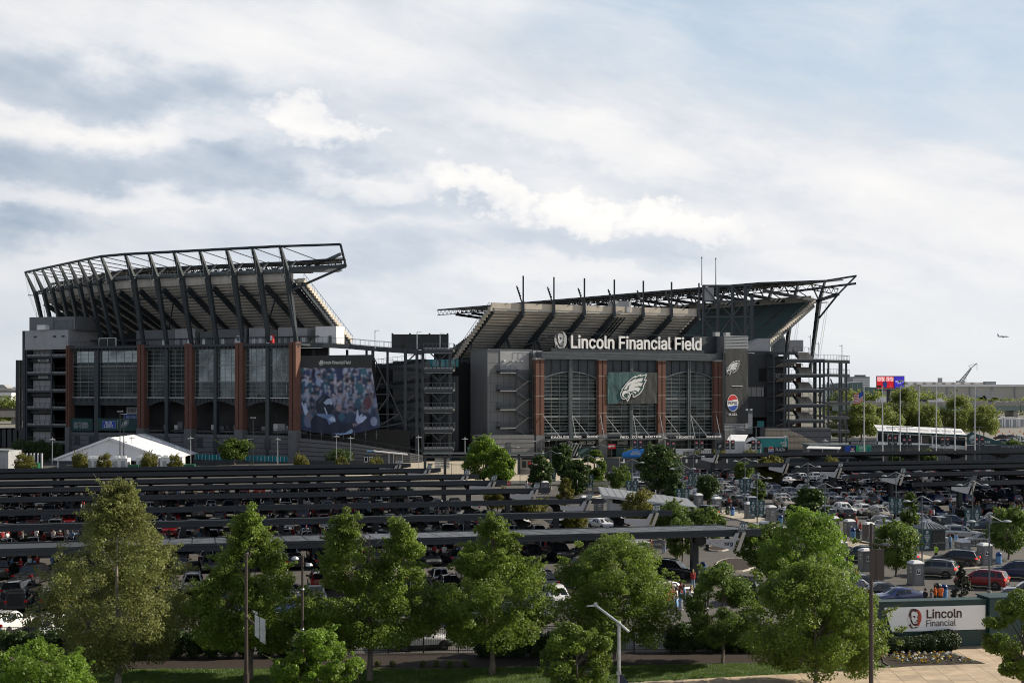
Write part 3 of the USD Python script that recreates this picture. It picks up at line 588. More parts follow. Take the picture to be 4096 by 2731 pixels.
def banner_tower():
 u0,u1=WN.U(2884),WN.U(2978);z1=WN.Z(2930,1344,2);z0=WN.Z(2930,1720,2)
 t=thing('ribbed_tower','ribbed grey metal tower on a granite base at the right end of the pavilion','tower',WN.pt((u0+u1)/2,0,0))
 mb=MB();WN.rect(mb,u0,u1,z0,z1,-9,1.6);part(t,'body',mb,'grey_panel')
 n=int((z1-z0)/0.42)
 for k in range(n+1):
  z=z0+(z1-z0)*k/n
  if WN.Z(2930,1690)<z<WN.Z(2930,1400):continue
  mb=MB();WN.rect(mb,u0-0.03,u1+0.03,z-0.08,z+0.08,1.6,1.76);part(t,'rib',mb,'galv')
 mb=MB();WN.rect(mb,u0,u1,0,z0,-9,1.9);part(t,'granite_base',mb,'granite')
 mb=MB();WN.rect(mb,WN.U(2790),u0,WN.Z(2850,1414),WN.Z(2850,1345),-10,-2.2);part(t,'penthouse',mb,'charcoal_panel')
 mb=MB();WN.rect(mb,WN.U(2852),u0,WN.Z(2870,1437),WN.Z(2870,1412),-2.1,1.0);railing(mb,[WN.pt(WN.U(2862),WN.Z(2870,1412),1),WN.pt(u0,WN.Z(2870,1412),1)],1.2);part(t,'side_balcony',mb,'dark_steel')
 for k in range(2):
  mb=MB();u=u0+1.0+3.6*k-1.8;WN.rect(mb,u,u+1.5,z1+0.02,z1+1.2,-3,-1.6);part(t,'roof_unit',mb,'light_panel')
 b=thing('plaza_banner','tall black banner with bird head above PEPSI PLAZA globe','banner',WN.pt((u0+u1)/2,WN.Z(2930,1692),1.9))
 c0,c1,d0,d1=u0+0.15,u1-0.15,WN.Z(2930,1692,1.9),WN.Z(2930,1397,1.9);nx,nz=12,30;us,zs=np.linspace(c0,c1,nx),np.linspace(d0,d1,nz)
 v=[WN.pt(u,z,1.92+0.10*meshkit.fbm(np.array([u*0.9,z*0.25,0]),3,5))for z in zs for u in us];part(b,'cloth',(np.array(v),np.array([[j*nx+i,j*nx+i+1,(j+1)*nx+i+1,(j+1)*nx+i]for j in range(nz-1)for i in range(nx-1)])),'banner_black')
 m=lambda x,y:WN.frame(WN.U(x,2.1),WN.Z(x,y,2.1),2.06)
 eagle(b,4.15,m(2931.5,1470),'white_print','banner_black',0.03)
 mb=MB();WN.rect(mb,WN.U(2910),WN.U(2954),WN.Z(2930,1544.5,2.1),WN.Z(2930,1542,2.1),2.05,2.1);part(b,'rule',mb,'white_print')
 cola_roundel(b,WN.Z(2930,1577,2.1)-WN.Z(2930,1645,2.1),m(2931.5,1611));part(b,'lettering',text_at('PLAZA',0.62,m(2932.5,1661.5),0.03,True,'x',2.9),'white_print')
 s=thing('beige_screen','blank beige board with two floodlights beside the ribbed tower','board',WN.pt(WN.U(2995),10,1.8));q=lambda x,y:(WN.U(x,1.8),WN.Z(x,y,1.8))
 (a,zt),(c,zb)=q(2981,1655),q(3009,1712);mb=MB();WN.rect(mb,a,c,zb,zt,1.6,1.9);part(s,'panel',mb,'light_panel');mb=MB();WN.rect(mb,a-.1,c+.1,zb-1.6,zb,1.2,1.8);part(s,'lower_frame',mb,'mid_steel');mb=MB();WN.rect(mb,a-.1,c+.1,zt,zt+.8,1.2,1.8);part(s,'upper_frame',mb,'mid_steel')
 for k in range(2):mb=MB();mb.box(WN.pt(a+0.3+1.5*k,zt+1.2,2.1),(0.6,0.5,0.5),0.4);part(s,'floodlight',mb,'white_metal')
banner_tower()
# --- stands
def stepped(name,parent,edge_lo,edge_hi,n,mat_,thick=0.12):
 """n seating steps between two polylines (inner low edge, outer high edge): each step one mesh of tread and riser."""
 lo,hi=np.array(edge_lo,float),np.array(edge_hi,float)
 for k in range(n):
  a=lo+(hi-lo)*k/n;b=lo+(hi-lo)*(k+1)/n;t0=a.copy();t1=b.copy();t1[:,2]=a[:,2]
  mb=MB()
  for i in range(len(lo)-1):
   dn=V3(0,0,-thick);mb.slab([t0[i],t0[i+1],t1[i+1],t1[i]],dn)
   outw=(t1[i]-t0[i]);outw=outw/np.linalg.norm(outw)*thick;mb.slab([t1[i],t1[i+1],b[i+1],b[i]],outw)
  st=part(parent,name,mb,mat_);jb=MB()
  for i in range(len(lo)-1):o_=(t1[i]-t0[i]);o_=o_/np.linalg.norm(o_)*(thick+.02);jb.bar(t1[i]+o_+V3(0,0,.02),t1[i+1]+o_+V3(0,0,.02),.05,.17)  # dark bars paint in the shadow line at the foot of each riser
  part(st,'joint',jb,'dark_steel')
def north_stand():
 t=thing('north_grandstand','pale stepped underside of the end grandstand rising behind the white letters','grandstand',WN.pt(10,28,-12))
 ua,ub=WN.U(1968.6),WN.U(2790.6);zt=WN.Z(1968.6,1232.5);zb=WN.Z(1958,1396,-21)
 ue=ua-0.0
 lo=[WN.pt(u,zb-2.4,-24.0)for u in np.linspace(ua,ub,2)];hi=[WN.pt(u,zt,-0.6)for u in np.linspace(ua,ub,2)]
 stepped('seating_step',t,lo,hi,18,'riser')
 ztop=WN.Z(1968.6,1209.5)
 xs=[2092,2215,2337,2456.5,2572.5,2685.5,2795];us=[WN.U(x)for x in xs];edges=[ua]+us[:-1]+[ub]
 for a,b in zip(edges[:-1],edges[1:]):mb=MB();WN.rect(mb,a+.03,b-.03,zt,ztop,-0.9,-0.35);part(t,'parapet_panel',mb,'fascia_concrete')
 for u in us:
  r=part(t,'raker_beam',MB().bar(WN.pt(u,zt-0.9,0.15),WN.pt(u,zb-3.4,-23.5),0.75,1.5).bar(WN.pt(u,ztop+0.6,-0.05),WN.pt(u,zt-1.2,0.2),0.75,0.8),'dark_steel')
  part(t,'prop',MB().bar(WN.pt(u-0.4,zt-7.4,-9.5),WN.pt(u+0.2,ZF1,-7.5),0.62,0.62),'steel_green')
  part(t,'light_mast',MB().bar(WN.pt(u,zt,0.1),WN.pt(u,ztop+7.3,0.1),0.42,0.42),'black_steel')
  mb=MB().bar(WN.pt(u-0.4,ztop+0.4,0),WN.pt(u-1.9,ztop+4.6,0),0.28);
  for q in range(4):mb.box(WN.pt(u-0.95-0.26*q,ztop+2.0+0.65*q,0.2),(0.55,0.6,0.35))
  part(t,'lamp_arm',mb,'black_steel')
  part(t,'strut',MB().bar(WN.pt(u+0.3,ZF1+1,-12),WN.pt(u+0.3,ZF1+7.2,-12),0.4),'dark_steel')
 for k,(o,f)in enumerate(((-8,0.36),(-13.5,0.62))):
  z=zt+(zb-zt)*f-0.6;mb=MB().tube([WN.pt(ua+1,z,o),WN.pt(ub,z,o)],0.22,6);part(t,'tie_pipe',mb,'dark_steel')
 for a,b in((1,1.9),(4.3,5.0)):u0,u1=us[0]+(us[1]-us[0])*(a-.5),us[0]+(us[1]-us[0])*(b+.4);part(t,'brace',MB().bar(WN.pt(u0,ZF1+2,-9),WN.pt(u1,ZF1+7.5,-8),0.3),'dark_steel')
 part(t,'end_beam',MB().bar(WN.pt(ua+0.4,zt-0.4,0),WN.pt(ua+0.4,zb-6,-30),0.5,1.3),'dark_steel');part(t,'end_prop',MB().bar(WN.pt(ua+1.2,zb+2,-16),WN.pt(ua+1.0,26,-16),0.5),'dark_steel')
 mb=MB();stepsn=22
 for k in range(stepsn):
  f=k/stepsn;mb.box(WN.pt(ua-0.35,zt-0.2+(zb-6.5-zt)*f,-0.5-30*f),(0.6,1.7,1.15),WN.ang)
 part(t,'end_steps',mb,'fascia_concrete');mb=MB();railing(mb,[WN.pt(ua-0.6,zt+0.5,-0.5),WN.pt(ua-0.6,zb-5.6,-30)],1.1,1.6);part(t,'end_railing',mb,'dark_steel')
 mb=MB();a,b=WN.U(2468),WN.U(2532);WN.rect(mb,a,b,ztop+0.02,WN.Z(2500,1204),-5,-1);part(t,'camera_cabin',mb,'light_panel');mb=MB();railing(mb,[WN.pt(a+1,WN.Z(2500,1204),-1.2),WN.pt(b-1,WN.Z(2500,1204),-1.2)],1.1,1.2);part(t,'cabin_railing',mb,'dark_steel')
 mb=MB();WN.rect(mb,WN.U(2499),WN.U(2513),WN.Z(2505,1249),WN.Z(2505,1228),0,1.0);part(t,'wall_box',mb,'light_panel')
 for k in range(3):part(t,'cable_tray',MB().bar(WN.pt(us[3]+2.2+1.1*k,zt-1.5,-1.6),WN.pt(us[3]+2.2+1.1*k,zb-0.5,-18),0.28,0.3),'dark_steel')
north_stand()
def truss(mb,a,b,dep,n,r=0.16):
 a,b=np.array(a,float),np.array(b,float);mb.bar(a,b,r*2.2);mb.bar(a-V3(0,0,dep),b-V3(0,0,dep),r*2.2)
 for k in range(n):
  p,q=a+(b-a)*k/n,a+(b-a)*(k+1)/n;m=(p+q)/2-V3(0,0,dep);mb.bar(p,m,r);mb.bar(m,q,r)
 return mb
def frame_stand(t,base,outn,zs,inner_lo,n_steps,step_mat,roof_in=22.0,wing=14.6,first=0,roof_z=(51.0,52.9)):
 """Columns leaning outwards, top chord, roof wing and stepped deck of a side stand."""
 zb,zk,zt=zs;base=[np.array(b,float)for b in base];outn=[np.array(o,float)for o in outn]
 kn=[b+o*4.6+V3(0,0,zk)for b,o in zip(base,outn)];tp=[b+o*7.6+V3(0,0,zt)for b,o in zip(base,outn)];bs=[b+V3(0,0,zb)for b in base]
 tip=[b-o*roof_in+V3(0,0,roof_z[1])for b,o in zip(base,outn)];tip_lo=[b-o*(roof_in-1.5)+V3(0,0,roof_z[1]-2.6)for b,o in zip(base,outn)];ra=[b+o*0.4+V3(0,0,roof_z[0])for b,o in zip(base,outn)]
 for b,k,p,o in zip(bs,kn,tp,outn):
  up=V3(-o[1],o[0],0);c=part(t,'column',MB().bar(b,k,0.75,0.85,up,1.0,1.45).bar(k-V3(0,0,0.4),p,0.75,1.5,up,0.55,0.55),'steel_green')
 for q in range(len(base)-1):part(t,'top_chord',MB().tube([tp[q],tp[q+1]],0.36,8),'dark_steel');part(t,'knee_pipe',MB().tube([kn[q]-outn[q]*1.3,kn[q+1]-outn[q+1]*1.3],0.52,8),'mid_steel')
 lowr=lambda k,o,f=0.0:k+V3(0,0,0.9)-o*f
 for q in range(len(base)):part(t,'tie_rod',MB().tube([tp[q],tip[q]*0.55+(kn[q])*0.45+V3(0,0,1.2)],0.13,5),'dark_steel')
 for q in range(len(base)-1):
  o0,o1=outn[q],outn[q+1]
  a,b=ra[q],ra[q+1];part(t,'roof_strut',MB().bar(kn[q],a,0.35).bar(kn[q]-o0*3,a*.5+tip[q]*.5,0.25),'dark_steel')
  part(t,'roof_panel',MB().slab([a,b,tip[q+1],tip[q]],V3(0,0,-0.45)),'dark_steel')
  part(t,'inner_truss',truss(MB(),tip[q]-V3(0,0,0.5),tip[q+1]-V3(0,0,0.5),2.0,4,0.13),'dark_steel')
  part(t,'roof_truss',truss(MB(),(a+tip[q])/2-V3(0,0,.5),(b+tip[q+1])/2-V3(0,0,.5),2.2,3,0.12),'black_steel');part(t,'roof_truss',truss(MB(),a-V3(0,0,.5),b-V3(0,0,.5),1.6,3,0.12),'black_steel')
  for k in range(0,7,2):p=(a*(1-.62)+tip[q]*.62)*(1-k/7)+(b*(1-.62)+tip[q+1]*.62)*k/7-V3(0,0,1.6);part(t,'floodlight',MB().box(p,(0.8,0.7,0.8)),'black_steel')
  part(t,'roof_beam',MB().bar(kn[q],tip_lo[q],0.4,1.0),'dark_steel')
 e=base[first]-base[first+1];e=e/np.linalg.norm(e);TT=base[first]+e*wing+outn[first]*3.0+V3(0,0,zt+0.3);TL=base[first]+e*wing*0.86-outn[first]*3.0+V3(0,0,zk+1.2)
 part(t,'end_wing',MB().tube([tp[first],TT],0.32,7).tube([TT,TL],0.30,7).tube([kn[first]-V3(0,0,5.5),TL],0.32,7).bar(kn[first]+V3(0,0,.3),TL,0.9,0.9).bar(tip[first]*.5+kn[first]*.5,TT-V3(0,0,2.4),0.5,0.7),'dark_steel')
 a=ra[first];tz=lambda P,z:V3(P[0],P[1],z);part(t,'roof_panel',MB().slab([a,tz(TT-e*3-outn[first]*2.5,roof_z[0]+.3),tz(TT-e*3.5-outn[first]*7,roof_z[0]+.3+(roof_z[1]-roof_z[0])*.3),tip[first]],V3(0,0,-0.40)),'dark_steel')
 mb=MB();truss(mb,a-V3(0,0,.4),TL+V3(0,0,1.6),1.8,6,0.14);part(t,'inner_truss',mb,'dark_steel')
 hi=[b+o*1.6+V3(0,0,46.3)for b,o in zip(base,outn)]
 if step_mat:
  lo=[b-o*20.5+V3(0,0,inner_lo)for b,o in zip(base,outn)]
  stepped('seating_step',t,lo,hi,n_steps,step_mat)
  for q in range(len(base)-1):part(t,'parapet_panel',MB().slab([hi[q]+outn[q]*.3,hi[q+1]+outn[q+1]*.3,hi[q+1]+outn[q+1]*.3+V3(0,0,1.5),hi[q]+outn[q]*.3+V3(0,0,1.5)],-outn[q]*0.25),'riser')
  for q in range(len(base)):
   part(t,'raker_beam',MB().bar(hi[q]+V3(0,0,-1.6),lo[q]+V3(0,0,-1.3),0.7,1.3),'dark_steel')
 return kn,tp,tip,tip_lo,hi
def east_stand():
 t=thing('east_grandstand','long grandstand with leaning steel columns and roof wing on the left','grandstand',(-75,350,30))
 bx=[1862,1690,1530,1365,1205,1050,905];base,outn=[],[]
 nW=WL.n
 for x in bx:p=WL.px(x*0.638,1500,-3.0);base.append(V3(p[0],p[1],0));outn.append(V3(nW[0],nW[1],0))
 p=base[-1].copy();L=8.3
 for k in range(9):
  L=8.3 if k==0 else 7.5;th=math.radians(36 if k==0 else 52);p=p+V3(-math.cos(th)*L,math.sin(th)*L,0);base.append(p.copy());on=math.radians(47 if k>0 else 36);outn.append(V3(-math.sin(on),-math.cos(on),0))
 kn,tp,tip,tlo,hi=frame_stand(t,base,outn,(29.6,48.3,54.0),33.0,19,'riser')
 for q in range(16):
  mb=MB();d=V3(-outn[q][1],outn[q][0],0)
  for s in(-0.5,0.5):mb.tube([tp[q]+d*s,kn[q]+outn[q]*1.8+d*s-V3(0,0,1)],0.035,3,False);mb.tube([kn[q]+outn[q]*1.8+d*s-V3(0,0,1),base[q]+d*s+V3(0,0,30)],0.035,3,False)
  part(t,'cable',mb,'mid_steel');part(t,'cable_arm',MB().bar(kn[q]-V3(0,0,1.2),kn[q]+outn[q]*2.2-V3(0,0,1.2),0.25),'dark_steel')
 for q in range(15):
  part(t,'deck_tie',MB().bar(hi[q]-V3(0,0,3.4)-outn[q]*3,hi[q+1]-V3(0,0,3.4)-outn[q+1]*3,0.28),'dark_steel')
  if q%4==1:part(t,'brace',MB().bar(hi[q]-V3(0,0,5)-outn[q]*4,hi[q+1]-V3(0,0,11)-outn[q+1]*12,0.3),'dark_steel')
 o=outn[0];side=V3(-o[1],o[0],0)*-1.0
 side=side if side[0]>0 else-side
 a=hi[0]+side*2.4;b=base[0]-o*22.5+side*2.4+V3(0,0,31.4);mb=MB()
 for k in range(24):
  f=k/24;mb.box(a+(b-a)*f+V3(0,0,-0.4),(1.7,1.1,1.0),WL.ang)
 part(t,'end_steps',mb,'fascia_concrete');part(t,'end_beam',MB().bar(a-V3(0,0,1.6),b-V3(0,0,1.6),0.6,1.4),'dark_steel');mb=MB();railing(mb,[a+side*.7,b+side*.7],1.3,1.5);part(t,'end_railing',mb,'dark_steel')
 tt=part(t,'deck_end_panel',MB().slab([hi[0],a,b,base[0]-o*20.5+V3(0,0,33)],V3(0,0,-0.3)),'riser')
 w=thing('left_stand_cables','thin antennas and cabinets on the left end of the leaning stand','antenna',base[-1]+V3(-3,-4,40));e=base[-1]+outn[-1]*3
 for k in range(4):part(w,'mast',MB().tube([e+V3(-1+0.8*k,0,38+0.3*k),e+V3(-1.2+0.8*k,0,42.5+k%2)],0.05,4),'dark_steel')
 return base,outn
EB,EN=east_stand()
def west_stand():
 t=thing('west_grandstand','far grandstand with green seats and long roof truss behind the right end','grandstand',(60,480,30))
 d=V3(-0.61,0.79,0);d/=np.linalg.norm(d);out=V3(d[1],-d[0],0)
 if out[0]<0:out=-out
 A=V3(96.7,430,0);n=17;base=[A+d*11.15*k for k in range(n)];outn=[out]*n
 kn,tp,tip,tlo,hi=frame_stand(t,base,outn,(24.0,47.2,54.0),31.0,0,None,roof_in=24.0,wing=16.0,roof_z=(53.0,52.0))
 lo=[b-out*24+V3(0,0,31.5)for b in(base[0],base[-1])];h2=[b+out*0.5+V3(0,0,46.8)for b in(base[0],base[-1])]
 lo,h2=np.array(lo),np.array(h2);N=26
 for k in range(N):
  a=lo+(h2-lo)*k/N;b=lo+(h2-lo)*(k+1)/N;c=b.copy();c[:,2]=a[:,2]
  mb=MB().slab([a[0],a[1],c[1],c[0]],V3(0,0,-0.3));mb.slab([c[0],c[1],b[1],b[0]],out*0.2);st=part(t,'seating_step',mb,'dark_concrete')
  mb=MB();L=np.linalg.norm(a[1]-a[0])
  for q in range(int(L/9.0)):
   s0,s1=q*9.0+0.7,q*9.0+8.3
   p0,p1=c[0]+d*s0,c[0]+d*s1;mb.slab([p0-out*.1+V3(0,0,0.1),p1-out*.1+V3(0,0,0.1),p1-out*.1+V3(0,0,0.62),p0-out*.1+V3(0,0,0.62)],out*0.06)
  part(st,'seat_backs',mb,'seat_green')
 part(t,'back_wall',MB().slab([h2[0],h2[1],h2[1]+V3(0,0,2.0),h2[0]+V3(0,0,2.0)],out*0.4),'riser')
 e0,e1=h2[0]-d*1.0,lo[0]-d*1.0;part(t,'end_beam',MB().bar(e0-V3(0,0,1),e1-V3(0,0,1.0),0.7,1.6),'dark_steel');mb=MB()
 for k in range(26):mb.box(e0+(e1-e0)*k/26-V3(0,0,0.1),(1.2,1.1,0.9),math.atan2(out[1],out[0]))
 part(t,'end_steps',mb,'fascia_concrete');mb=MB();railing(mb,[e0+V3(0,0,.4),e1+V3(0,0,.4)],1.2,1.4);part(t,'end_railing',mb,'dark_steel')
 for q in range(0,3):
  mb=MB();dd=d
  for s in(-0.6,0.2):mb.tube([kn[q]+out*4+dd*s,base[q]+out*4.5+dd*s+V3(0,0,30)],0.05,3,False)
  part(t,'cable',mb,'mid_steel');part(t,'cable_arm',MB().bar(kn[q]+V3(0,0,-.6),kn[q]+out*4+V3(0,0,-.2),0.35),'dark_steel')
west_stand()
# --- lattice tower and antennas right of the end stand
def lattice():
 D=388.0;t=thing('scoreboard_lattice','open steel lattice frame above the ribbed tower','steel frame',at(2900,1350,D))
 xs=(2812,2869,2928,2979,3005);ys=(1142,1205,1267,1350)
 for dd,off in((0,0),(7.0,6)):
  for i,x in enumerate(xs):part(t,'post',MB().bar(at(x+off,1140 if i<4 else 1180,D+dd),at(x+off,1360,D+dd),0.5),'dark_steel')
  for y in ys:part(t,'rail',MB().bar(at(xs[0]+off,y,D+dd),at(xs[-1]+off,y,D+dd),0.45),'dark_steel')
 for i in range(4):
  for j in range(3):
   a,b=(i,i+1)if(i+j)%2==0 else(i+1,i);part(t,'brace',MB().bar(at(xs[a],ys[j],D),at(xs[b],ys[j+1],D),0.26),'dark_steel')
   part(t,'cross_rail',MB().bar(at(xs[i],ys[j],D),at(xs[i]+6,ys[j],D+7),0.3),'dark_steel')
 part(t,'white_panel',MB().slab([at(2818,1150,D+.6),at(2856,1150,D+.6),at(2856,1203,D+.6),at(2818,1203,D+.6)],V3(0,0.2,0)),'light_panel')
 for k in range(3):
  mb=MB()
  for q in range(9):a=at(2822,1345-q*15,D+3);b=at(2862,1345-q*15-7,D+3);mb.bar(a,b,0.5,0.15)
  if k==0:part(t,'stair',mb,'dark_steel')
 for k,x in enumerate((2807,2863)):
  m=thing('antenna_mast',('thin antenna mast on the left corner of the lattice frame','thin antenna mast further right on the lattice frame')[k],'antenna',at(x,1142,D));part(m,'mast',MB().tube([at(x,1142,D),at(x,1031+4*k,D)],[0.16,0.09],6),'dark_steel');part(m,'tip',MB().box(at(x,1031+4*k,D),(0.3,0.3,0.5)),'dark_steel')
lattice()
# --- left concourse hall with its glass bays
def ZL(x,y,o=0.0):return WL.Z(x,y,o)
hall=thing('glass_hall','dark stadium hall with brick piers and tall glass bays under the leaning columns','stadium hall',WL.pt(WL.U(740),0))
HP=[(273,287),(558,585),(748,776),(949,979),(1164,1192)];HM=[(380,396),(662,674),(857,869),(1065,1078)]
ZHT=ZL(1188,1372);ZHF=ZL(1188,1391);ZHG=ZL(1188,1721);ZW0=ZL(1188,1592)
u0,u1=WL.U(273),WL.U(1192)
mb=MB();WL.rect(mb,u0,u1,ZHT-0.6,ZHT,-16,0.9);part(hall,'deck',mb,'dark_steel');mb=MB();WL.rect(mb,u0,u1,ZHF,ZHT-0.6,-0.5,0.3);fa=part(hall,'cornice',mb,'dark_steel')
for k in range(56):mb=MB();u=u0+(u1-u0)*(k+.5)/56;WL.rect(mb,u-.12,u+.12,ZHF+0.1,ZHT-0.62,0.3,0.75);part(fa,'bracket',mb,'black_steel')
mb=MB();railing(mb,[WL.pt(u0,ZHT,0.6),WL.pt(u1,ZHT,0.6)],1.25,1.6,0.045);part(hall,'railing',mb,'dark_steel')
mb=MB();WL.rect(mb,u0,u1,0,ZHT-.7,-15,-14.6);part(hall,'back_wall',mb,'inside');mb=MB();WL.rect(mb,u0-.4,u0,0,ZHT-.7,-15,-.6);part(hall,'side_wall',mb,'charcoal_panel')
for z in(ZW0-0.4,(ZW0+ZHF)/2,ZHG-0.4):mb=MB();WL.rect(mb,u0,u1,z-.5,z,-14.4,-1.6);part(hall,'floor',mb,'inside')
for k in range(26):
 z=R_.choice([ZW0-.4,ZHG-.4,(ZW0+ZHF)/2]);u=R_.uniform(u0+1,u1-4);o=R_.uniform(-10,-3);mb=MB();WL.rect(mb,u,u+R_.uniform(.6,3),z,z+R_.uniform(.8,2.6),o-1,o);part(hall,'interior_fitting',mb,R_.choice(['light_panel','grey_panel','concrete','mid_steel','white_metal']))
for k,(a,b)in enumerate(HP):
 p,q=WL.U(a),WL.U(b);m=(p+q)/2;mb=MB();WL.rect(mb,p,m-.12,ZHG,ZHT+.3,-1.2,1.0);WL.rect(mb,m+.12,q,ZHG,ZHT+.3,-1.2,1.0);pr=part(hall,'brick_pier',mb,'brick');mb=MB();WL.rect(mb,m-.12,m+.12,ZHG,ZHT+.3,-1.2,.7);part(pr,'dark_slot',mb,'black_steel');mb=MB();WL.rect(mb,p-.1,q+.1,0,ZHG,-1.3,1.2);part(pr,'granite_base',mb,'granite')
cols=[3,5,3,3,3,3,4,4]
for b in range(4):
 L_,M_,R2=WL.U(HP[b][1]),(WL.U(HM[b][0]),WL.U(HM[b][1])),WL.U(HP[b+1][0])
 mb=MB();WL.rect(mb,M_[0],M_[1],0,ZHF,-.9,.35);part(hall,'steel_mullion',mb,'steel_green')
 um=(L_+R2)/2;n=14;mb=MB();zlo=ZL(1180,1632);zhi=ZL(1180,1606);ar=lambda u:zlo+(zhi-zlo)*(1-((u-um)/((R2-L_)/2))**2)if b else zlo+.4
 for i in range(n):
  a,c=L_+(R2-L_)*i/n,L_+(R2-L_)*(i+1)/n;mb.oct8([WL.pt(u,z,o)for zz in(0,1)for o in(-.7,-.35)for u in(a,c)for z in[ar(u)if zz==0 else ZW0-.1]])
 sp=part(hall,'spandrel',mb,'dark_steel')
 for i in range(12):u=L_+(R2-L_)*(i+.5)/12;mb=MB();WL.rect(mb,u-.07,u+.07,max(ar(u),ZW0-1.1),ZW0-.15,-.35,-.15);part(sp,'rib',mb,'black_steel')
 for sd in(0,1):
  a,c=(L_+.05,M_[0]-.05)if sd==0 else(M_[1]+.05,R2-.05);nc=cols[2*b+sd];rows=np.linspace(ZW0,ZHF,13);mb=MB()
  for i in range(nc+1):u=a+(c-a)*i/nc;WL.rect(mb,u-.04,u+.04,ZW0,ZHF,-.62,-.44)
  for j,z in enumerate(rows):hh=.13 if j in(0,4,8,12)else.04;WL.rect(mb,a,c,z-hh,z+hh,-.65,-.42)
  fr=part(hall,'window',mb,'frame_grey');mb=MB();WL.rect(mb,a,c,ZW0-.1,ZW0+.14,-.42,-.1);part(fr,'sill',mb,'galv')
  for i in range(nc):
   p,q=a+(c-a)*i/nc+.04,a+(c-a)*(i+1)/nc-.04
   for z0,z1 in zip(rows[:-1],rows[1:]):
    t=[R_.gauss(0,.004)for _ in range(2)];part(fr,'pane',MB().quad(WL.pt(p,z0,-.52+t[0]),WL.pt(q,z0,-.52+t[1]),WL.pt(q,z1,-.52-t[0]),WL.pt(p,z1,-.52-t[1])),('pane_sky' if z0>rows[4]-.01 else 'pane_blue')if b>=2 or(b==0 and z0>rows[8])else 'pane')
 zr=ZL(1180,1742);mb=MB();railing(mb,[WL.pt(L_,zr,-.5),WL.pt(R2,zr,-.5)],1.5,1.4,.05);part(hall,'arcade_railing',mb,'dark_steel')
 mb=MB();WL.rect(mb,L_,R2,0,zr,-1.0,0.25);po=part(hall,'podium_wall',mb,'granite')
 for j in range(5):z=zr-.8-1.25*j;mb=MB();WL.rect(mb,L_,R2,z-.10,z,.25,.29);part(po,'joint',mb,'void')
 for j in range(2):u=L_+1.2+5*j;mb=MB();WL.rect(mb,u,u+1.8,zr-3.6,zr-1.0,.26,.34);part(po,'louvre',mb,'dark_steel')
 if b in(2,3):
  mb=MB();WL.rect(mb,L_+.6,R2-.6,zr-6.6,zr-5.2,.3,.36);part(po,'low_window',mb,'aqua_glass')
  for j in range(12):u=L_+.6+(R2-L_-1.2)*j/11;mb=MB();WL.rect(mb,u-.06,u+.06,zr-6.6,zr-5.2,.36,.42);part(po,'window_bar',mb,'white_metal')
 for j in range(3):u=L_+1+(R2-L_-3)*j/3;mb=MB();WL.rect(mb,u,u+R_.uniform(.8,2.0),zr+.1,zr+R_.uniform(1.6,2.8),-6.5,-6);part(hall,'kiosk',mb,R_.choice(['white_metal','light_panel','grey_panel']))
def bay_banner(x0,x1,y0,y1,lines,label,extra=None):
 t=thing('arcade_banner',label,'banner',WL.pt(WL.U(x0),ZL(x0,y1),.5));mb=MB();WL.rect(mb,WL.U(x0),WL.U(x1),ZL(x0,y1),ZL(x0,y0),.3,.42);part(t,'cloth',mb,'banner_green')
 for s,x,y,h,w in lines:part(t,'lettering',text_at(s,h,WL.frame(WL.U(x),ZL(x,y),.43),.03,True,'x',w),'silver_print')
 return t
bay_banner(286,374,1672,1722,[('EASY TO DRINK,',329,1699,.72,5.0),('EASY TO ENJOY.',329,1711.5,.72,5.0)],'dark green banner reading EASY TO DRINK EASY TO ENJOY below the glass')
b2=bay_banner(396,555,1672,1721,[],'dark green banner with blue BUD LIGHT box and bird head')
mb=MB();WL.rect(mb,WL.U(415),WL.U(466),ZL(440,1711),ZL(440,1683),.43,.50);part(b2,'blue_box',mb,'print_blue');mb=MB();WL.rect(mb,WL.U(414),WL.U(467),ZL(440,1712),ZL(440,1682),.42,.46);part(b2,'blue_box_edge',mb,'silver_print')
for s,y in(('BUD',1696.5),('LIGHT',1709)):part(b2,'lettering',text_at(s,.74,WL.frame(WL.U(440.5),ZL(440,y),.51),.03,True,'x',2.2 if s=='BUD' else 2.9),'white_print')
mb=MB();WL.rect(mb,WL.U(474),WL.U(475.5),ZL(475,1715),ZL(475,1678),.43,.46);part(b2,'rule',mb,'silver_print');eagle(b2,2.3,WL.frame(WL.U(505),ZL(505,1695),.44),'silver_print','banner_green')
gb=thing('go_birds_board','silver board reading GO BIRDS hung inside the dark arcade','sign',WL.pt(WL.U(528),ZL(528,1656),-4));mb=MB();WL.rect(mb,WL.U(506,-4),WL.U(550,-4),ZL(528,1656,-4),ZL(528,1628,-4),-4.2,-4);part(gb,'panel',mb,'silver_print');part(gb,'lettering',text_at('GO BIRDS',.85,WL.frame(WL.U(528,-4),ZL(528,1648,-4),-3.99),.03,True,'x',2.7),'black_print')
bl=thing('beer_board','blue board reading BUD LIGHT partly hidden behind the green banner','sign',WL.pt(WL.U(525),ZL(525,1674),-3.4));mb=MB();WL.rect(mb,WL.U(497,-3.5),WL.U(556,-3.5),ZL(525,1676,-3.5),ZL(525,1659,-3.5),-3.7,-3.5);part(bl,'panel',mb,'print_blue');part(bl,'lettering',text_at('BUD LIGHT',.75,WL.frame(WL.U(527,-3.5),ZL(527,1673,-3.5),-3.49),.03,True,'x',3.8),'silver_print')
cc=thing('roof_concourse','row of pale concession rooms on the hall roof behind the leaning columns','concession rooms',WL.pt(WL.U(900),ZHT,-12))
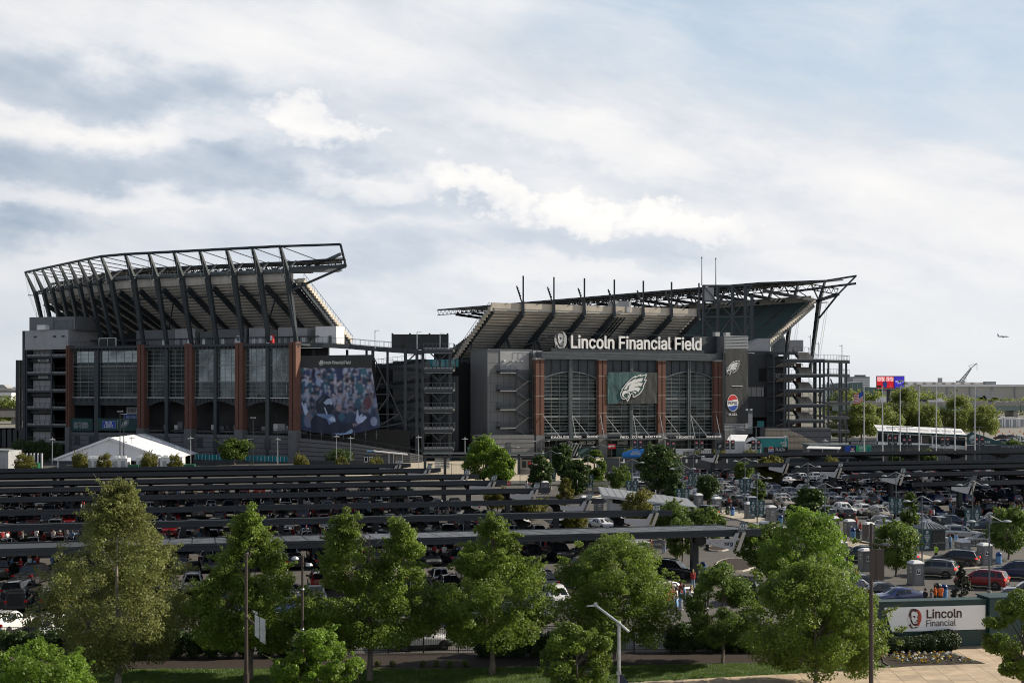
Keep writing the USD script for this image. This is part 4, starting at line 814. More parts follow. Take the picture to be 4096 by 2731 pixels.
for a,b,y,m_ in((545,700,1322,'grey_panel'),(700,780,1316,'light_panel'),(800,850,1326,'mid_steel'),(852,985,1318,'grey_panel'),(996,1060,1312,'light_panel'),(1062,1110,1320,'dark_concrete'),(1112,1172,1310,'light_panel'),(1180,1228,1312,'light_panel'),(1262,1345,1306,'white_metal')):
 mb=MB();z1=WL.Z(a,y,-11);WL.rect(mb,WL.U(a,-11),WL.U(b,-11),ZHT,z1,-15,-11);rm=part(cc,'room',mb,m_)
 for k in range(2):mb=MB();u=WL.U(a,-11)+(WL.U(b,-11)-WL.U(a,-11))*(.3+.4*k);WL.rect(mb,u-.45,u+.45,ZHT+.02,ZHT+2.2,-11,-10.93);part(rm,'door',mb,R_.choice(['dark_steel','mid_steel','white_metal']))
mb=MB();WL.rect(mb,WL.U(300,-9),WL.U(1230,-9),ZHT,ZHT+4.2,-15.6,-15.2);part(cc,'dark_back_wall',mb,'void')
mb=MB();WL.rect(mb,WL.U(300,-9),WL.U(1260,-9),ZHT+2.0,ZHT+2.25,-14,-10.6);part(cc,'fascia_strip',mb,'dark_steel')
sc=thing('double_screen','pair of dark screens in a white frame on the hall roof edge','screen',WL.pt(WL.U(420),ZHT,-1));mb=MB();WL.rect(mb,WL.U(384),WL.U(453),ZL(420,1386),ZL(420,1351),-1.3,-1.1);part(sc,'frame',mb,'white_metal')
for a,b in((386,418),(420,451)):mb=MB();WL.rect(mb,WL.U(a),WL.U(b),ZL(420,1384),ZL(420,1353),-1.1,-1.05);part(sc,'panel',mb,'black_print')
for k,x in enumerate((1044,1058,925,945)):
 mb=MB();WL.rect(mb,WL.U(x),WL.U(x+11),ZHT+.1,ZHT+2.3,-3.2,-2.4);v_=thing('vending_cabinet',('red vending cabinet','white vending cabinet','white cart with shelves','grey cart')[k]+' behind the hall roof railing, '+('left of a pair','right of a pair','near the middle','beside the middle column')[k],'cabinet',WL.pt(WL.U(x),ZHT,-3));part(v_,'body',mb,('white_metal','stop_red','white_metal','grey_panel')[k]);mb=MB();WL.rect(mb,WL.U(x)+.1,WL.U(x+11)-.1,ZHT+.9,ZHT+2.1,-2.4,-2.34);part(v_,'front',mb,('stop_red','white_metal','mid_steel','dark_steel')[k])
# --- stair tower at the far left
def stair_tower():
 o=-2.0;t=thing('stair_tower','dark open stair tower with pale landings at the far left of the stadium','stair tower',WL.pt(WL.U(180),0));U=lambda x:WL.U(x,o);Z=lambda y:WL.Z(180,y,o)
 mb=MB();WL.rect(mb,U(89),U(273),Z(1398),Z(1321),-14,o);ub=part(t,'upper_wall',mb,'light_panel')
 for k in range(3):mb=MB();x=(135,212,247)[k];WL.rect(mb,U(x),U(x+12),Z(1350),Z(1343),o,o+.06);part(ub,'vent',mb,'dark_steel')
 mb=MB();WL.rect(mb,U(112),U(208),Z(1321),Z(1267),-13,o-.5);WL.rect(mb,U(208),U(292),Z(1321),Z(1268),-12,o-.8);part(t,'penthouse',mb,'grey_panel');mb=MB();WL.rect(mb,U(212),U(284),Z(1318),Z(1281),o-.8,o-.7);part(t,'penthouse_panel',mb,'mid_steel');mb=MB();WL.rect(mb,U(158),U(192),Z(1320),Z(1300),o-.5,o+1.0);part(t,'roof_unit',mb,'white_metal')
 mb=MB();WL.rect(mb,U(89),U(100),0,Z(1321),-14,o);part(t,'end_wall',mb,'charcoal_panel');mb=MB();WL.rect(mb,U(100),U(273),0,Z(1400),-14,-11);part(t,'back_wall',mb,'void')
 for x in(100,200,268):mb=MB();WL.rect(mb,U(x),U(x)+.55,0,Z(1398),o-.8,o-.2);part(t,'post',mb,'dark_steel')
 for k,y in enumerate((1423,1492,1562,1631,1700,1769)):
  z=Z(y);mb=MB();WL.rect(mb,U(104),U(270),z-.55,z,o-8,o-.3);ln=part(t,'landing',mb,'dark_steel');mb=MB();WL.rect(mb,U(104),U(268),z,z+.42,o-.45,o-.25);part(ln,'pale_kerb',mb,'light_panel')
  mb=MB();WL.rect(mb,U(106),U(182),z,z+2.9,o-3.4,o-2.6);part(ln,'beige_wall',mb,'light_panel')
  for q in range(3):mb=MB();u=U(106)+(U(182)-U(106))*q/3;WL.rect(mb,u-.03,u+.03,z,z+2.9,o-2.6,o-2.55);part(ln,'panel_joint',mb,'dark_concrete')
  mb=MB();railing(mb,[WL.pt(U(104),z,o-.2),WL.pt(U(268),z,o-.2)],1.3,1.7,.05);part(ln,'railing',mb,'dark_steel')
  if k:mb=MB();WL.rect(mb,U(104),U(192),z+3.1,z+4.1,o-2.5,o-1.5);part(ln,'dark_fascia',mb,'black_steel')
 for s,x0,x1,y in(('VICTORY!',137,180,1446),('1 2 3',139,178,1513),('VICTORY!',139,172,1647)):
  mb=MB();WL.rect(mb,U(x0),U(x1),Z(y),Z(y-11),o-1.5,o-1.4);q=part(t,'word_plate',mb,'dark_concrete' if y>1600 else 'silver_print');part(q,'lettering',text_at(s,.52,WL.frame(U((x0+x1)/2),Z(y-2.5),o-1.39),.03,True,'x',2.4),'black_print')
 f=thing('external_frame','tall dark lattice column standing left of the stair tower','steel frame',WL.pt(WL.U(75),0));mb=MB();mb.bar(at(72,1440,372),at(70,1720,372),.9);part(f,'post',mb,'black_steel');part(f,'post',MB().bar(at(84,1440,374),at(82,1720,374),.6),'black_steel')
 for k in range(9):part(f,'rung',MB().bar(at(72,1450+32*k,372),at(84,1450+32*k,374),.3),'dark_steel')
stair_tower()
# --- central ramp tower
def ramp_tower():
 D=341.0;t=thing('ramp_tower','dark steel ramp tower with six railed landings between the two stadium fronts','ramp tower',at(1700,1840,D));ys=[1411,1490,1569.5,1648.5,1729,1808]
 X=lambda x,d=D:(x-2048)*d/F
 zof=lambda y:CAMH-(y-HORIZ)*D/F
 x0,x1=X(1695),X(1814)
 for k,y in enumerate(ys):
  z=zof(y)+.9;mb=MB();mb.box(((x0+x1)/2,D+5,z-.3),(x1-x0,10,.5));ln=part(t,'landing',mb,'dark_concrete');part(ln,'edge_beam',MB().box(((x0+x1)/2,D-.15,z-.62),(x1-x0,.3,.8)),'dark_steel')
  part(ln,'bright_flange',MB().box(((x0+x1)/2,D-.25,z-1.05),(x1-x0-.8,.3,.07)),'galv');mb=MB();railing(mb,[(x0,D,z),(x1,D,z)],1.5,1.15,.06);railing(mb,[(x1,D,z),(x1,D+10,z)],1.5,1.3,.06);part(ln,'railing',mb,'mid_steel')
  mb=MB()
  for q in range(7):mb.box((x0+.6+(x1-x0-1.2)*q/6,D+.25,z+.25),(.85,.06,.42))
  part(ln,'kerb_plate',mb,'light_panel')
  for xx,s in((1630,1),(1755,1),(1755,-1)):p=V3(X(xx),D+.8,z-3.0);part(ln,'knee_brace',MB().bar(p,p+V3(2.3*s,0,2.1),.32),'dark_steel')
  if k:
   zl=z+2.5
   for d0,za,zb in((D+1.0,z+1.4,z),(D+6.0,z+1.4,zl+.3)):
    a,b=V3(X(1500),d0+4,za),V3(x0,d0,zb);mb=MB().slab([a,b,b+V3(0,4,0),a+V3(0,4,0)],V3(0,0,-.55));rp=part(t,'ramp',mb,'dark_concrete');part(rp,'edge_beam',MB().bar(a-V3(0,.1,.5),b-V3(0,.1,.5),.3,.9),'dark_steel');mb=MB();railing(mb,[a,b],1.4,1.3,.05);part(rp,'railing',mb,'dark_steel')
   a,b=V3(X(1480),D+9,z+1.4),V3(X(1200),D+13,z+3.0);mb=MB().slab([a,b,b+V3(0,4,0),a+V3(0,4,0)],V3(0,0,-.6));part(t,'ramp',mb,'dark_concrete')
 pts=[at(x,y,d)for x,y,d in((1695,1402,D),(1610,1394,D+1),(1500,1386,D+2),(1400,1377,D+1),(1290,1371,D-2),(1195,1369,338))]
 for a,b in zip(pts[:-1],pts[1:]):mb=MB().slab([a,b,b+V3(0,5,0),a+V3(0,5,0)],V3(0,0,-.4));part(t,'top_deck',mb,'dark_concrete');part(t,'edge_beam',MB().bar(a-V3(0,.1,.6),b-V3(0,.1,.6),.3,1.2),'dark_steel');mb=MB();railing(mb,[a,b],1.5,1.2,.05);railing(mb,[a+V3(0,5,0),b+V3(0,5,0)],1.5,2,.05);part(t,'railing',mb,'dark_steel')
 for x,w in((1355,.7),(1495,1.0),(1530,.8)):pass
 for x,d in((1621,0),(1667,0),(1690,.6),(1755,5),(1799,.6),(1545,3),(1487,2),(1455,6),(1378,5),(1248,2)):p=V3(X(x),D+d+.6,0);part(t,'column',MB().bar(p,p+V3(0,0,zof(1402)+.4),.75 if d<3 else.6),'dark_steel')
 for xa,ya,xb,yb in((1494,1425,1615,1690),(1505,1560,1528,1500),(1515,1640,1560,1577),(1520,1700,1592,1658),(1506,1577,1562,1576),(1514,1656,1594,1656),(1523,1708,1612,1690)):part(t,'sail_frame',MB().bar(at(xa,ya,D-2),at(xb,yb,D-1),.26),'dark_steel')
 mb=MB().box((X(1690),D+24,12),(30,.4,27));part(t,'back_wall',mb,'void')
 part(t,'rear_panel',MB().box((X(1630),D+14,16),(10,.3,20)),'grey_panel');part(t,'rear_louvres',MB().box((X(1772),D+13,12),(7,.3,20)),'charcoal_panel')
 z=zof(1446);part(t,'aqua_window',MB().box((X(1712),D+20,z),(14,.3,2.0)),'aqua_glass')
 for k in range(6):part(t,'window_bar',MB().box((X(1712)-6.8+2.6*k,D+19.8,z),(.15,.15,2.0)),'dark_steel')
 for k in range(3):part(t,'light_pole',MB().tube([at(x_:=(1500,1668,1760)[k],1395,D),at(x_,1322+6*k,D)],.10,5).box(at(x_+9,1322+6*k,D),(1.1,.4,.12)),'galv')
 b=thing('black_screen_back','wide black screen back rising above the ramp tower','screen',at(1680,1395,372));part(b,'panel',MB().slab([at(1566,1398,372),at(1794,1398,372),at(1794,1337,372),at(1566,1337,372)],V3(0,1,0)),'black_steel')
 for k in range(4):part(b,'cap',MB().box(at((1570,1640,1718,1790)[k],1336,371.8),(.5,.6,.5)),'dark_steel')
 w=thing('curved_podium','long curved granite podium wall with dark joints below the crowd poster','wall',at(1400,1800,332));P=[at(x,y,d)for x,y,d in((1192,1752,333),(1300,1762,332),(1420,1775,331),(1540,1795,331),(1640,1812,333),(1690,1822,335))]
 for a,b in zip(P[:-1],P[1:]):
  g0,g1=V3(a[0],a[1],0),V3(b[0],b[1],0);pn=part(w,'wall_panel',MB().slab([g0,g1,b,a],V3(0,.6,0)),'granite')
  mb=MB()
  for j in range(5):
   f=.86-.19*j;mb.bar(g0+(a-g0)*f+V3(0,-.03,0),g1+(b-g1)*f+V3(0,-.03,0),.06,.14)
  part(pn,'joint',mb,'void')
 mb=MB();railing(mb,P,1.2,2.2,.05);part(w,'railing',mb,'dark_steel')
ramp_tower()
def crowd_poster():
 """A huge printed sheet: blurred fans, and a helmeted player seen from behind with his arms out."""
 D=334.5;t=thing('crowd_poster','huge hanging poster of a helmeted football player facing a cheering crowd','poster',at(1350,1720,D))
 A,B,C,E,Fp=at(1191,1423,D),at(1490.6,1418,D),at(1520,1709,D),at(1362,1740,D),at(1191,1719,D)
 def P(x,y,out=0.0):
  p=at(x,y,D);p[1]-=out;return p
 from PIL import Image,ImageDraw,ImageFilter
 Wp,Hp=340,350;cr=random.Random(31);im=Image.new('RGB',(Wp,Hp),(34,44,74));dr=ImageDraw.Draw(im);q=lambda pts:[((1180+x*.3252-1185),(1350+y*.3252-1410))for x,y in pts]
 SK=[(150,112,98),(122,88,78),(170,135,120)];JR=[(24,74,84),(30,92,98),(22,28,48),(128,134,152),(36,52,92),(30,38,62),(150,152,166)]
 for r_ in range(7):
  for _ in range(17):
   x,y=cr.uniform(0,Wp),60+r_*28+cr.uniform(-9,9);h=9+r_*.9;j,sk_=cr.choice(JR),cr.choice(SK);dr.ellipse([x-h*1.3,y+h*.6,x+h*1.3,y+h*4.6],fill=j);dr.ellipse([x-h*.62,y-h*.8,x+h*.62,y+h*.8],fill=sk_);dr.pieslice([x-h*.66,y-h*.95,x+h*.66,y+h*.5],180,360,fill=cr.choice([(24,20,24),(22,70,80),(60,44,40)]))
   for s_ in(-1,1):
    if cr.random()<.62:ex=x+s_*h*cr.uniform(.8,1.8);ey=y-h*cr.uniform(1.2,3.2);dr.line([x+s_*h,y+h*1.1,ex,ey],fill=cr.choice([sk_,j,(168,160,168)]),width=int(h*.5));dr.ellipse([ex-h*.35,ey-h*.45,ex+h*.35,ey+h*.45],fill=(178,158,156))
 im=im.filter(ImageFilter.GaussianBlur(2.2));px=np.asarray(im).astype(float);yy=np.linspace(0,1,Hp)[:,None,None];px=px*(1.0-.50*np.clip((yy-.35)/.4,0,1))+np.array([22,32,62])*.42*np.clip((yy-.35)/.4,0,1);im=Image.fromarray(px.clip(0,255).astype(np.uint8));dr=ImageDraw.Draw(im);E_=lambda cx,cy,rx,ry,f:dr.ellipse([q([(cx-rx,cy)])[0][0],q([(0,cy-ry)])[0][1],q([(cx+rx,cy)])[0][0],q([(0,cy+ry)])[0][1]],fill=f)
 E_(540,860,34,45,(140,106,96));E_(575,975,42,48,(26,84,96));E_(895,800,44,80,(92,40,38));E_(970,1030,42,58,(120,122,140));im=im.filter(ImageFilter.GaussianBlur(1.2));dr=ImageDraw.Draw(im);pg=lambda pts,f:dr.polygon(q(pts),fill=f)
 pg([(200,1130),(190,1010),(240,960),(290,940),(420,960),(500,1000),(560,1060),(720,1040),(770,1060),(700,1180),(560,1195),(300,1170)],(14,20,40));pg([(130,930),(160,920),(205,1000),(190,1030)],(108,84,82));pg([(700,1060),(780,1040),(800,1060),(720,1100)],(120,92,86));pg([(258,850),(265,780),(310,730),(370,705),(430,730),(465,790),(480,870),(460,920),(420,945),(330,940),(275,930)],(12,22,32));pg([(285,790),(320,745),(360,725),(340,760),(300,810)],(36,54,70));pg([(350,800),(400,750),(440,750),(465,800),(455,830),(420,815),(380,825)],(150,158,170));pg([(355,860),(368,858),(400,940),(388,945)],(170,176,188));pg([(270,930),(400,940),(480,955),(500,1020),(420,1070),(390,1000),(280,960)],(84,108,140));pg([(410,1000),(450,970),(490,985),(498,1035),(440,1030)],(160,168,182))
 for gl in([(80,795),(92,790),(115,850),(120,800),(135,805),(140,870),(158,900),(150,935),(125,955),(105,900)],[(765,890),(775,890),(785,970),(820,940),(835,945),(810,985),(858,955),(860,975),(830,1005),(875,965),(880,985),(830,1040),(780,1060),(745,1020)]):pg(gl,(158,164,182))
 pg([(470,1180),(620,1170),(700,1120),(712,1150),(700,1180),(580,1203)],(120,140,166));im=im.filter(ImageFilter.GaussianBlur(.6));px=(np.asarray(im).astype(float)/255)**2.2;lum=px.mean(-1,keepdims=True);px=(px*.68+lum*.32)*np.array([.98,1.15,1.45])+np.array([.006,.010,.022])
 sh=Polygon([(1191,1472),(1487,1470),(1492,1510),(1505,1610),(1520,1709),(1440,1728),(1362,1740),(1280,1731),(1191,1719)]);nx,ny=170,135;GX,GY=np.meshgrid(np.linspace(1191,1520,nx),np.linspace(1470,1740,ny));import shapely
 rt=1487+(GY-1470)/239*33;GX=1191+(GX-1191)*(np.minimum(rt,1520)-1191)/329;bt=np.interp((GX-1191)/329,[0,.27,.52,.76,1],[1719,1731,1740,1728,1709]);GY=1470.5+(GY-1470)/270*(bt-1470.5)
 v=np.array([P(a,c_,.02+.12*math.sin(a*.11))for a,c_ in zip(GX.ravel(),GY.ravel())]);f=np.array([[j*nx+i,(j+1)*nx+i,(j+1)*nx+i+1,j*nx+i+1]for j in range(ny-1)for i in range(nx-1)]);pm=part(t,'print',(v,f),'void');col=px[(GY.ravel()-1410).astype(int).clip(0,Hp-1),(GX.ravel()-1185).astype(int).clip(0,Wp-1)]
 gm=UsdGeom.Mesh(stage.GetPrimAtPath(pm.path));UsdGeom.PrimvarsAPI(gm).CreatePrimvar('ink',Sdf.ValueTypeNames.Color3fArray,'vertex').Set(Vt.Vec3fArray.FromNumpy(col.astype(np.float32)));g=G();M['crowd_print']=g.build('/World/Looks/crowd_print',g.add('principled_bsdf','BSDF',base_color=g.add('attribute','color',attribute='ink'),roughness=.65));bind(gm,'crowd_print')
 part(t,'header_strip',MB().slab([P(1191,1472,.03),P(1488,1470,.03),P(1490,1418,.03),P(1191,1423,.03)],V3(0,.05,0)),'banner_black')
 part(t,'lettering',text_at('Lincoln Financial Field',.72,(P(1345.5,1455,.07),V3(1,0,0),V3(0,0,1),V3(0,-1,0)),.03,True,'x',7.1),'white_print');head_roundel(t,1.5,(P(1284,1450,.05),V3(1,0,0),V3(0,0,1),V3(0,-1,0)),'white_print','banner_black','silver_print',.02)
 for k_ in range(8):x=1198+44*k_;part(t,'tie_cable',MB().bar(at(x,1722,D),at(x,1756,D),.12).bar(at(x-7,1737,D),at(x+7,1737,D),.1),'mid_steel')
part(None,'poster_backing',MB().slab([at(1196,1700,338.5),at(1500,1700,338.5),at(1500,1440,338.5),at(1196,1440,338.5)],V3(0,.3,0)).slab([at(1196,1775,336.5),at(1640,1830,340),at(1640,1720,340),at(1196,1700,336.5)],V3(0,.3,0)),'void','dark backing wall hidden behind the huge crowd poster',cat='wall')
crowd_poster()
# --- exit stair block and podium left of the pavilion
def stair_block():
 t=thing('exit_stair_block','grey panelled block with zigzag external stairs left of the brick pavilion','stair block',WN.pt(WN.U(2040),0,-2));o=-3.0;U=lambda x:WN.U(x,o);Z=lambda y:WN.Z(2040,y,o)
 mb=MB();WN.rect(mb,U(1950),U(2128),0,Z(1402),-14,o);bd=part(t,'body',mb,'grey_panel');mb=MB();WN.rect(mb,U(2000),U(2128),Z(1478),Z(1402)+.03,o,o+.12);part(bd,'upper_panel',mb,'light_panel');mb=MB();WN.rect(mb,U(1950)-.05,U(2128)+.05,Z(1402)+.02,Z(1402)+.4,-14.1,o+.2);part(bd,'coping',mb,'mid_steel')
 mb=MB();WN.rect(mb,U(2128),U(2165),Z(1437),Z(1400),-12,-2.4);part(t,'side_panel',mb,'light_panel')
 for k in range(7):mb=MB();u=U(1950)+(U(2128)-U(1950))*(k+.5)/7;WN.rect(mb,u-.03,u+.03,7.2,Z(1480),o,o+.03);part(bd,'panel_joint',mb,'dark_steel')
 for k in range(9):mb=MB();q=7.2+2.6*k;WN.rect(mb,U(1950),U(2128),q,q+.05,o,o+.025);part(bd,'panel_joint',mb,'dark_steel')
 for k in range(4):mb=MB();x=(2012,2044,2066,2082)[k];WN.rect(mb,U(x),U(x)+.5,Z(1446),Z(1440),o+.12,o+.6);part(bd,'wall_lamp',mb,'white_metal')
 lv=[1488,1561,1634,1708]
 for k,y in enumerate(lv):
  z=Z(y)+.2;mb=MB();WN.rect(mb,U(1984),U(2047),z-.35,z,o+.15,o+2.6);ln=part(t,'landing',mb,'dark_steel');mb=MB();railing(mb,[WN.pt(U(1984),z,o+2.6),WN.pt(U(2047),z,o+2.6)],1.3,.8,.05);railing(mb,[WN.pt(U(1984),z,o+.2),WN.pt(U(1984),z,o+2.6)],1.3,.8,.05);part(ln,'railing',mb,'dark_steel');mb=MB();WN.rect(mb,U(1984),U(2047),z-.5,z-.36,o+2.5,o+2.7);part(ln,'pale_edge',mb,'galv')
  zn=z-(Z(lv[0])-Z(lv[1]));zm=(z+zn)/2
  for(ua,za,ub,zb,oo)in((U(2047),z,U(2096),zm,1.0),(U(2096),zm,U(2047),zn,2.0)):
   if zb<.3:continue
   mb=MB();n=14
   for q in range(n):f=(q+.5)/n;p=WN.pt(ua+(ub-ua)*f,za+(zb-za)*f,o+oo);mb.box(p,(.36,1.2,.08),WN.ang)
   st=part(t,'flight',mb,'concrete');mb=MB();a,b=WN.pt(ua,za-.2,o+oo+.62),WN.pt(ub,zb-.2,o+oo+.62);mb.bar(a,b,.08,.30);part(st,'stringer',mb,'mid_steel');mb=MB();railing(mb,[a+V3(0,0,.2),b+V3(0,0,.2)],1.2,.9,.04);part(st,'railing',mb,'dark_steel')
  mb=MB();WN.rect(mb,U(2096),U(2112),zm-.3,zm,o+.15,o+2.6);part(t,'half_landing',mb,'dark_steel')
 for x in(2048,2110):mb=MB();WN.rect(mb,U(x),U(x)+.42,0,Z(1478),o+2.2,o+2.6);part(t,'post',mb,'dark_steel')
 p=thing('granite_podium','granite podium with dark joints below the exit stairs','wall',WN.pt(WN.U(2050),0,3));mb=MB();zt=WN.Z(2050,1741,3);WN.rect(mb,WN.U(1926,3),WN.U(2137,3),0,zt,-3,3);pw=part(p,'wall',mb,'granite')
 for j in range(5):mb=MB();z=zt-.9-1.15*j;WN.rect(mb,WN.U(1926,3),WN.U(2137,3),z-.09,z,3,3.04);part(pw,'joint',mb,'void')
 mb=MB();u=WN.U(2026,3);WN.rect(mb,u,u+1.3,1.2,zt-1.8,3.02,3.1);part(pw,'louvre',mb,'dark_steel');mb=MB();railing(mb,[WN.pt(WN.U(1950,3),zt,2.6),WN.pt(WN.U(2137,3),zt,2.6)],1.2,1.5,.05);part(p,'railing',mb,'dark_steel')
 d=thing('gap_concourse','dark concourse decks in the gap between ramp tower and exit stairs','concourse',at(1890,1800,380));D=384.0
 for y in(1444,1494,1562,1628,1690,1742):p=at(1895,y,D);part(d,'deck',MB().box(p,(19,10,.9)),'charcoal_panel');mb=MB();railing(mb,[p+V3(-9.5,-5,.5),p+V3(9.5,-5,.5)],1.3,1.5,.06);part(d,'railing',mb,'dark_steel')
 for x in(1846,1872,1898,1935):part(d,'column',MB().bar(at(x,1850,D-5),at(x,1440,D-5),.7),'dark_steel')
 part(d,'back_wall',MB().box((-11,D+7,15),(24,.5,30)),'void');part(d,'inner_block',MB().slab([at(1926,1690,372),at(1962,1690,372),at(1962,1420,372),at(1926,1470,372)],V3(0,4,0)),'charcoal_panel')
 for k in range(4):part(d,'stair',MB().bar(at(1838,1545+62*k,D-6),at(1890,1578+62*k,D-6),1.6,.5),'concrete')
 part(d,'seat_rows',MB().slab([at(1830,1524,D+2),at(1880,1524,D+2),at(1880,1510,D+4),at(1830,1510,D+4)],V3(0,.3,0)),'seat_green')
stair_block()
# --- dark clad block and right-hand ramp tower
def right_block():
 D=396.0;t=thing('dark_clad_block','dark blue grey clad block behind the ribbed tower','building',at(3030,1700,D));X=lambda x:(x-2048)*D/F;Zf=lambda y:CAMH-(y-HORIZ)*D/F
 box_=lambda mb,xa,xb,ya,yb,d0,d1:mb.box(((X(xa)+X(xb))/2,D+(d0+d1)/2,(Zf(ya)+Zf(yb))/2),(X(xb)-X(xa),d1-d0,abs(Zf(ya)-Zf(yb))))
 part(t,'body',box_(MB(),2970,3090,1405,1668,0,18),'charcoal_panel');mb=MB()
 for k in range(46):mb.box(((X(2970)+X(3090))/2,D-.03,Zf(1405+5.6*k)),(X(3090)-X(2970),.06,.05))
 part(t,'cladding_joints',mb,'black_steel');part(t,'pale_upper_block',MB().slab([at(2981,1404,D+1),at(3081,1404,D+1),at(3081,1353,D+1),at(3034,1353,D+1),at(2981,1386,D+1)],V3(0,12,0)),'light_panel')
 for a,b,y0,y1 in((3035,3070,1472,1524),(2982,2991,1474,1516)):part(t,'dark_panel',box_(MB(),a,b,y1,y0,-.12,0),'void')
 w=part(t,'window',box_(MB(),2986,3066,1586,1547,-.10,0),'black_steel')
 for q in range(4):part(w,'pane',box_(MB(),2987+20*q,3005+20*q,1585,1548,-.16,-.11),'glass_car')
 part(t,'base',box_(MB(),2978,3096,1668,1835,4,18),'void');part(t,'lamp_bracket',MB().bar(at(2984,1412,D-1),at(3012,1412,D-1),.2).box(at(2986,1413,D-1),(.8,.5,.3)).box(at(3012,1412,D-1),(.8,.5,.3)),'white_metal')
 part(t,'teal_hoarding',box_(MB(),3010,3036,1703,1681,-8,-7.8),'teal')
 c=thing('beige_plant_room','beige plant room with two satellite domes behind the leaning columns','plant room',at(3165,1400,440));part(c,'body',MB().slab([at(3120,1406,440),at(3213,1406,440),at(3213,1360,440),at(3120,1360,440)],V3(0,10,0)),'light_panel')
 for x in(3103,3131):mb=MB();a=trimesh.creation.icosphere(2,0.85);a.apply_translation(at(x,1347,436));mb.add(a.vertices,a.faces);p=at(x,1347,436);mb.bar(p,p-V3(0,0,3),.4);part(c,'dome',mb,'galv')
 part(c,'machinery',MB().box(at(3112,1385,430),(4,3,5)).box(at(3100,1380,428),(2,2,7)),'mid_steel')
right_block()
def right_ramp():
 D=385.0;t=thing('right_stair_ramp','open steel stair tower with beige soffits at the right end of the stadium','stair tower',at(3200,1790,D));X=lambda x,d=D:(x-2048)*d/F;Zf=lambda y:CAMH-(y-HORIZ)*D/F
 bx=lambda xa,xb,z0,z1,d0,d1:MB().box(((X(xa)+X(xb))/2,D+(d0+d1)/2,(z0+z1)/2),(X(xb)-X(xa),d1-d0,z1-z0))
 ys=[1444,1504,1564,1624,1686];dz=Zf(1444)-Zf(1504)
 for k,y in enumerate(ys):
  z=Zf(y)+.5;part(t,'landing',bx(3135,3299,z-.35,z,0,7),'dark_concrete');ln=part(t,'edge_beam',bx(3135,3299,z-.9,z-.3,-.15,.15),'dark_steel');part(ln,'pale_kerb',bx(3160,3297,z+.02,z+.18,-.1,.1),'light_panel');mb=MB();railing(mb,[(X(3165),D-.05,z),(X(3299),D-.05,z)],1.35,1.2,.045);part(ln,'railing',mb,'dark_steel')
  a0,a1=V3(X(3198),D+1.2,z),V3(X(3262),D+1.2,z);up=V3(-.6,5.5,dz*.55);mb=MB()
  n=11
  for q in range(n):f=q/n;mb.slab([a0+up*f,a1+up*f,a1+up*f+V3(0,.5,0),a0+up*f+V3(0,.5,0)],V3(0,0,-dz*.05))
  part(t,'stair_flight',mb,'concrete');mb=MB()
  for p in(a0,a0*.5+a1*.5,a1):railing(mb,[p,p+up],1.1,1.1,.035)
  part(t,'stair_railing',mb,'dark_steel');part(t,'side_panel',MB().slab([a0,a0+up,a0+up+V3(0,0,1.0),a0+V3(0,0,1.0)],V3(-.1,0,0)),'dark_steel')
  b0,b1=V3(X(3122),D+6.5,z-dz*.45),V3(X(3184),D+6.5,z-dz*.45);part(t,'beige_soffit',MB().slab([b0,b1,V3(X(3190),D+.8,z-.95),V3(X(3138),D+.8,z-.95)],V3(0,0,.12)),'fascia_concrete')
  part(t,'rear_landing',bx(3096,3205,z-dz*.45-.3,z-dz*.45,6.5,10),'dark_concrete')
  zw=z-dz*.45
  if k in(0,2):part(t,'word_sign',text_at('GO BIRDS',.55,(V3(X(3195),D+6.3,z-dz*.35),V3(1,0,0),V3(0,0,1),V3(0,-1,0)),.05,True,None,2.6),'silver_print')
 part(t,'word_sign',text_at('EAGLES',1.5,(V3(X(3112),D+6.4,Zf(1513)),V3(1,0,0),V3(0,0,1),V3(0,-1,0)),.05,True,None,3.6),'silver_print')
 z=Zf(1407);part(t,'top_landing',bx(3090,3200,z-.6,z,3,10),'dark_steel');mb=MB();railing(mb,[(X(3090),D+3,z),(X(3200),D+3,z)],1.4,1.2,.045);railing(mb,[(X(3200),D+3,z),(X(3246),D+4,z),(X(3270),D,Zf(1440))],1.4,1.2,.045);part(t,'top_railing',mb,'dark_steel')
 for x,d in((3106,4),(3137,0),(3154,0),(3272,5),(3285,7),(3296,.2),(3302,7)):p=V3(X(x),D+d,0);part(t,'column',MB().bar(p,p+V3(0,0,Zf(1410 if x<3200 else 1440)),.5),'dark_steel')
 part(t,'dark_back',bx(3094,3176,0,Zf(1420),10.2,10.6),'charcoal_panel');part(t,'brick_core',bx(3214,3228,0,Zf(1450),8,11),'brick')
 part(t,'solid_base',bx(3060,3314,0,Zf(1710),-3,8),'granite');mb=MB()
 for j in range(3):mb.box(((X(3060)+X(3314))/2,D-3.03,Zf(1722+24*j)),(X(3314)-X(3060),.06,.12))
 part(t,'base_joint',mb,'void')
 r=thing('right_ramp_deck','open steel ramp decks reaching right beyond the stair tower','ramp',at(3360,1790,D+3));y2=[1450,1506,1561,1619,1676,1731]
 for k,y in enumerate(y2):
  z=Zf(y)+.7;a,b=V3(X(3299),D+1,z+.2),V3(X(3412),D+4,z);mb=MB().slab([a,b,b+V3(-1.5,9,0),a+V3(0,9,0)],V3(0,0,-.3));dk=part(r,'deck',mb,'dark_concrete');part(dk,'edge_beam',MB().bar(a-V3(0,.1,.5),b-V3(0,.1,.5),.3,.8),'dark_steel');mb=MB();railing(mb,[a,b],1.4,1.15,.05);railing(mb,[b,b+V3(-1.5,9,0)],1.4,1.15,.05);part(dk,'railing',mb,'dark_steel')
 for x,d in((3320,2),(3368,3),(3400,4.5),(3404,11)):p=V3(X(x),D+d,0);part(r,'column',MB().bar(p,p+V3(0,0,Zf(1446)),.5),'dark_steel')
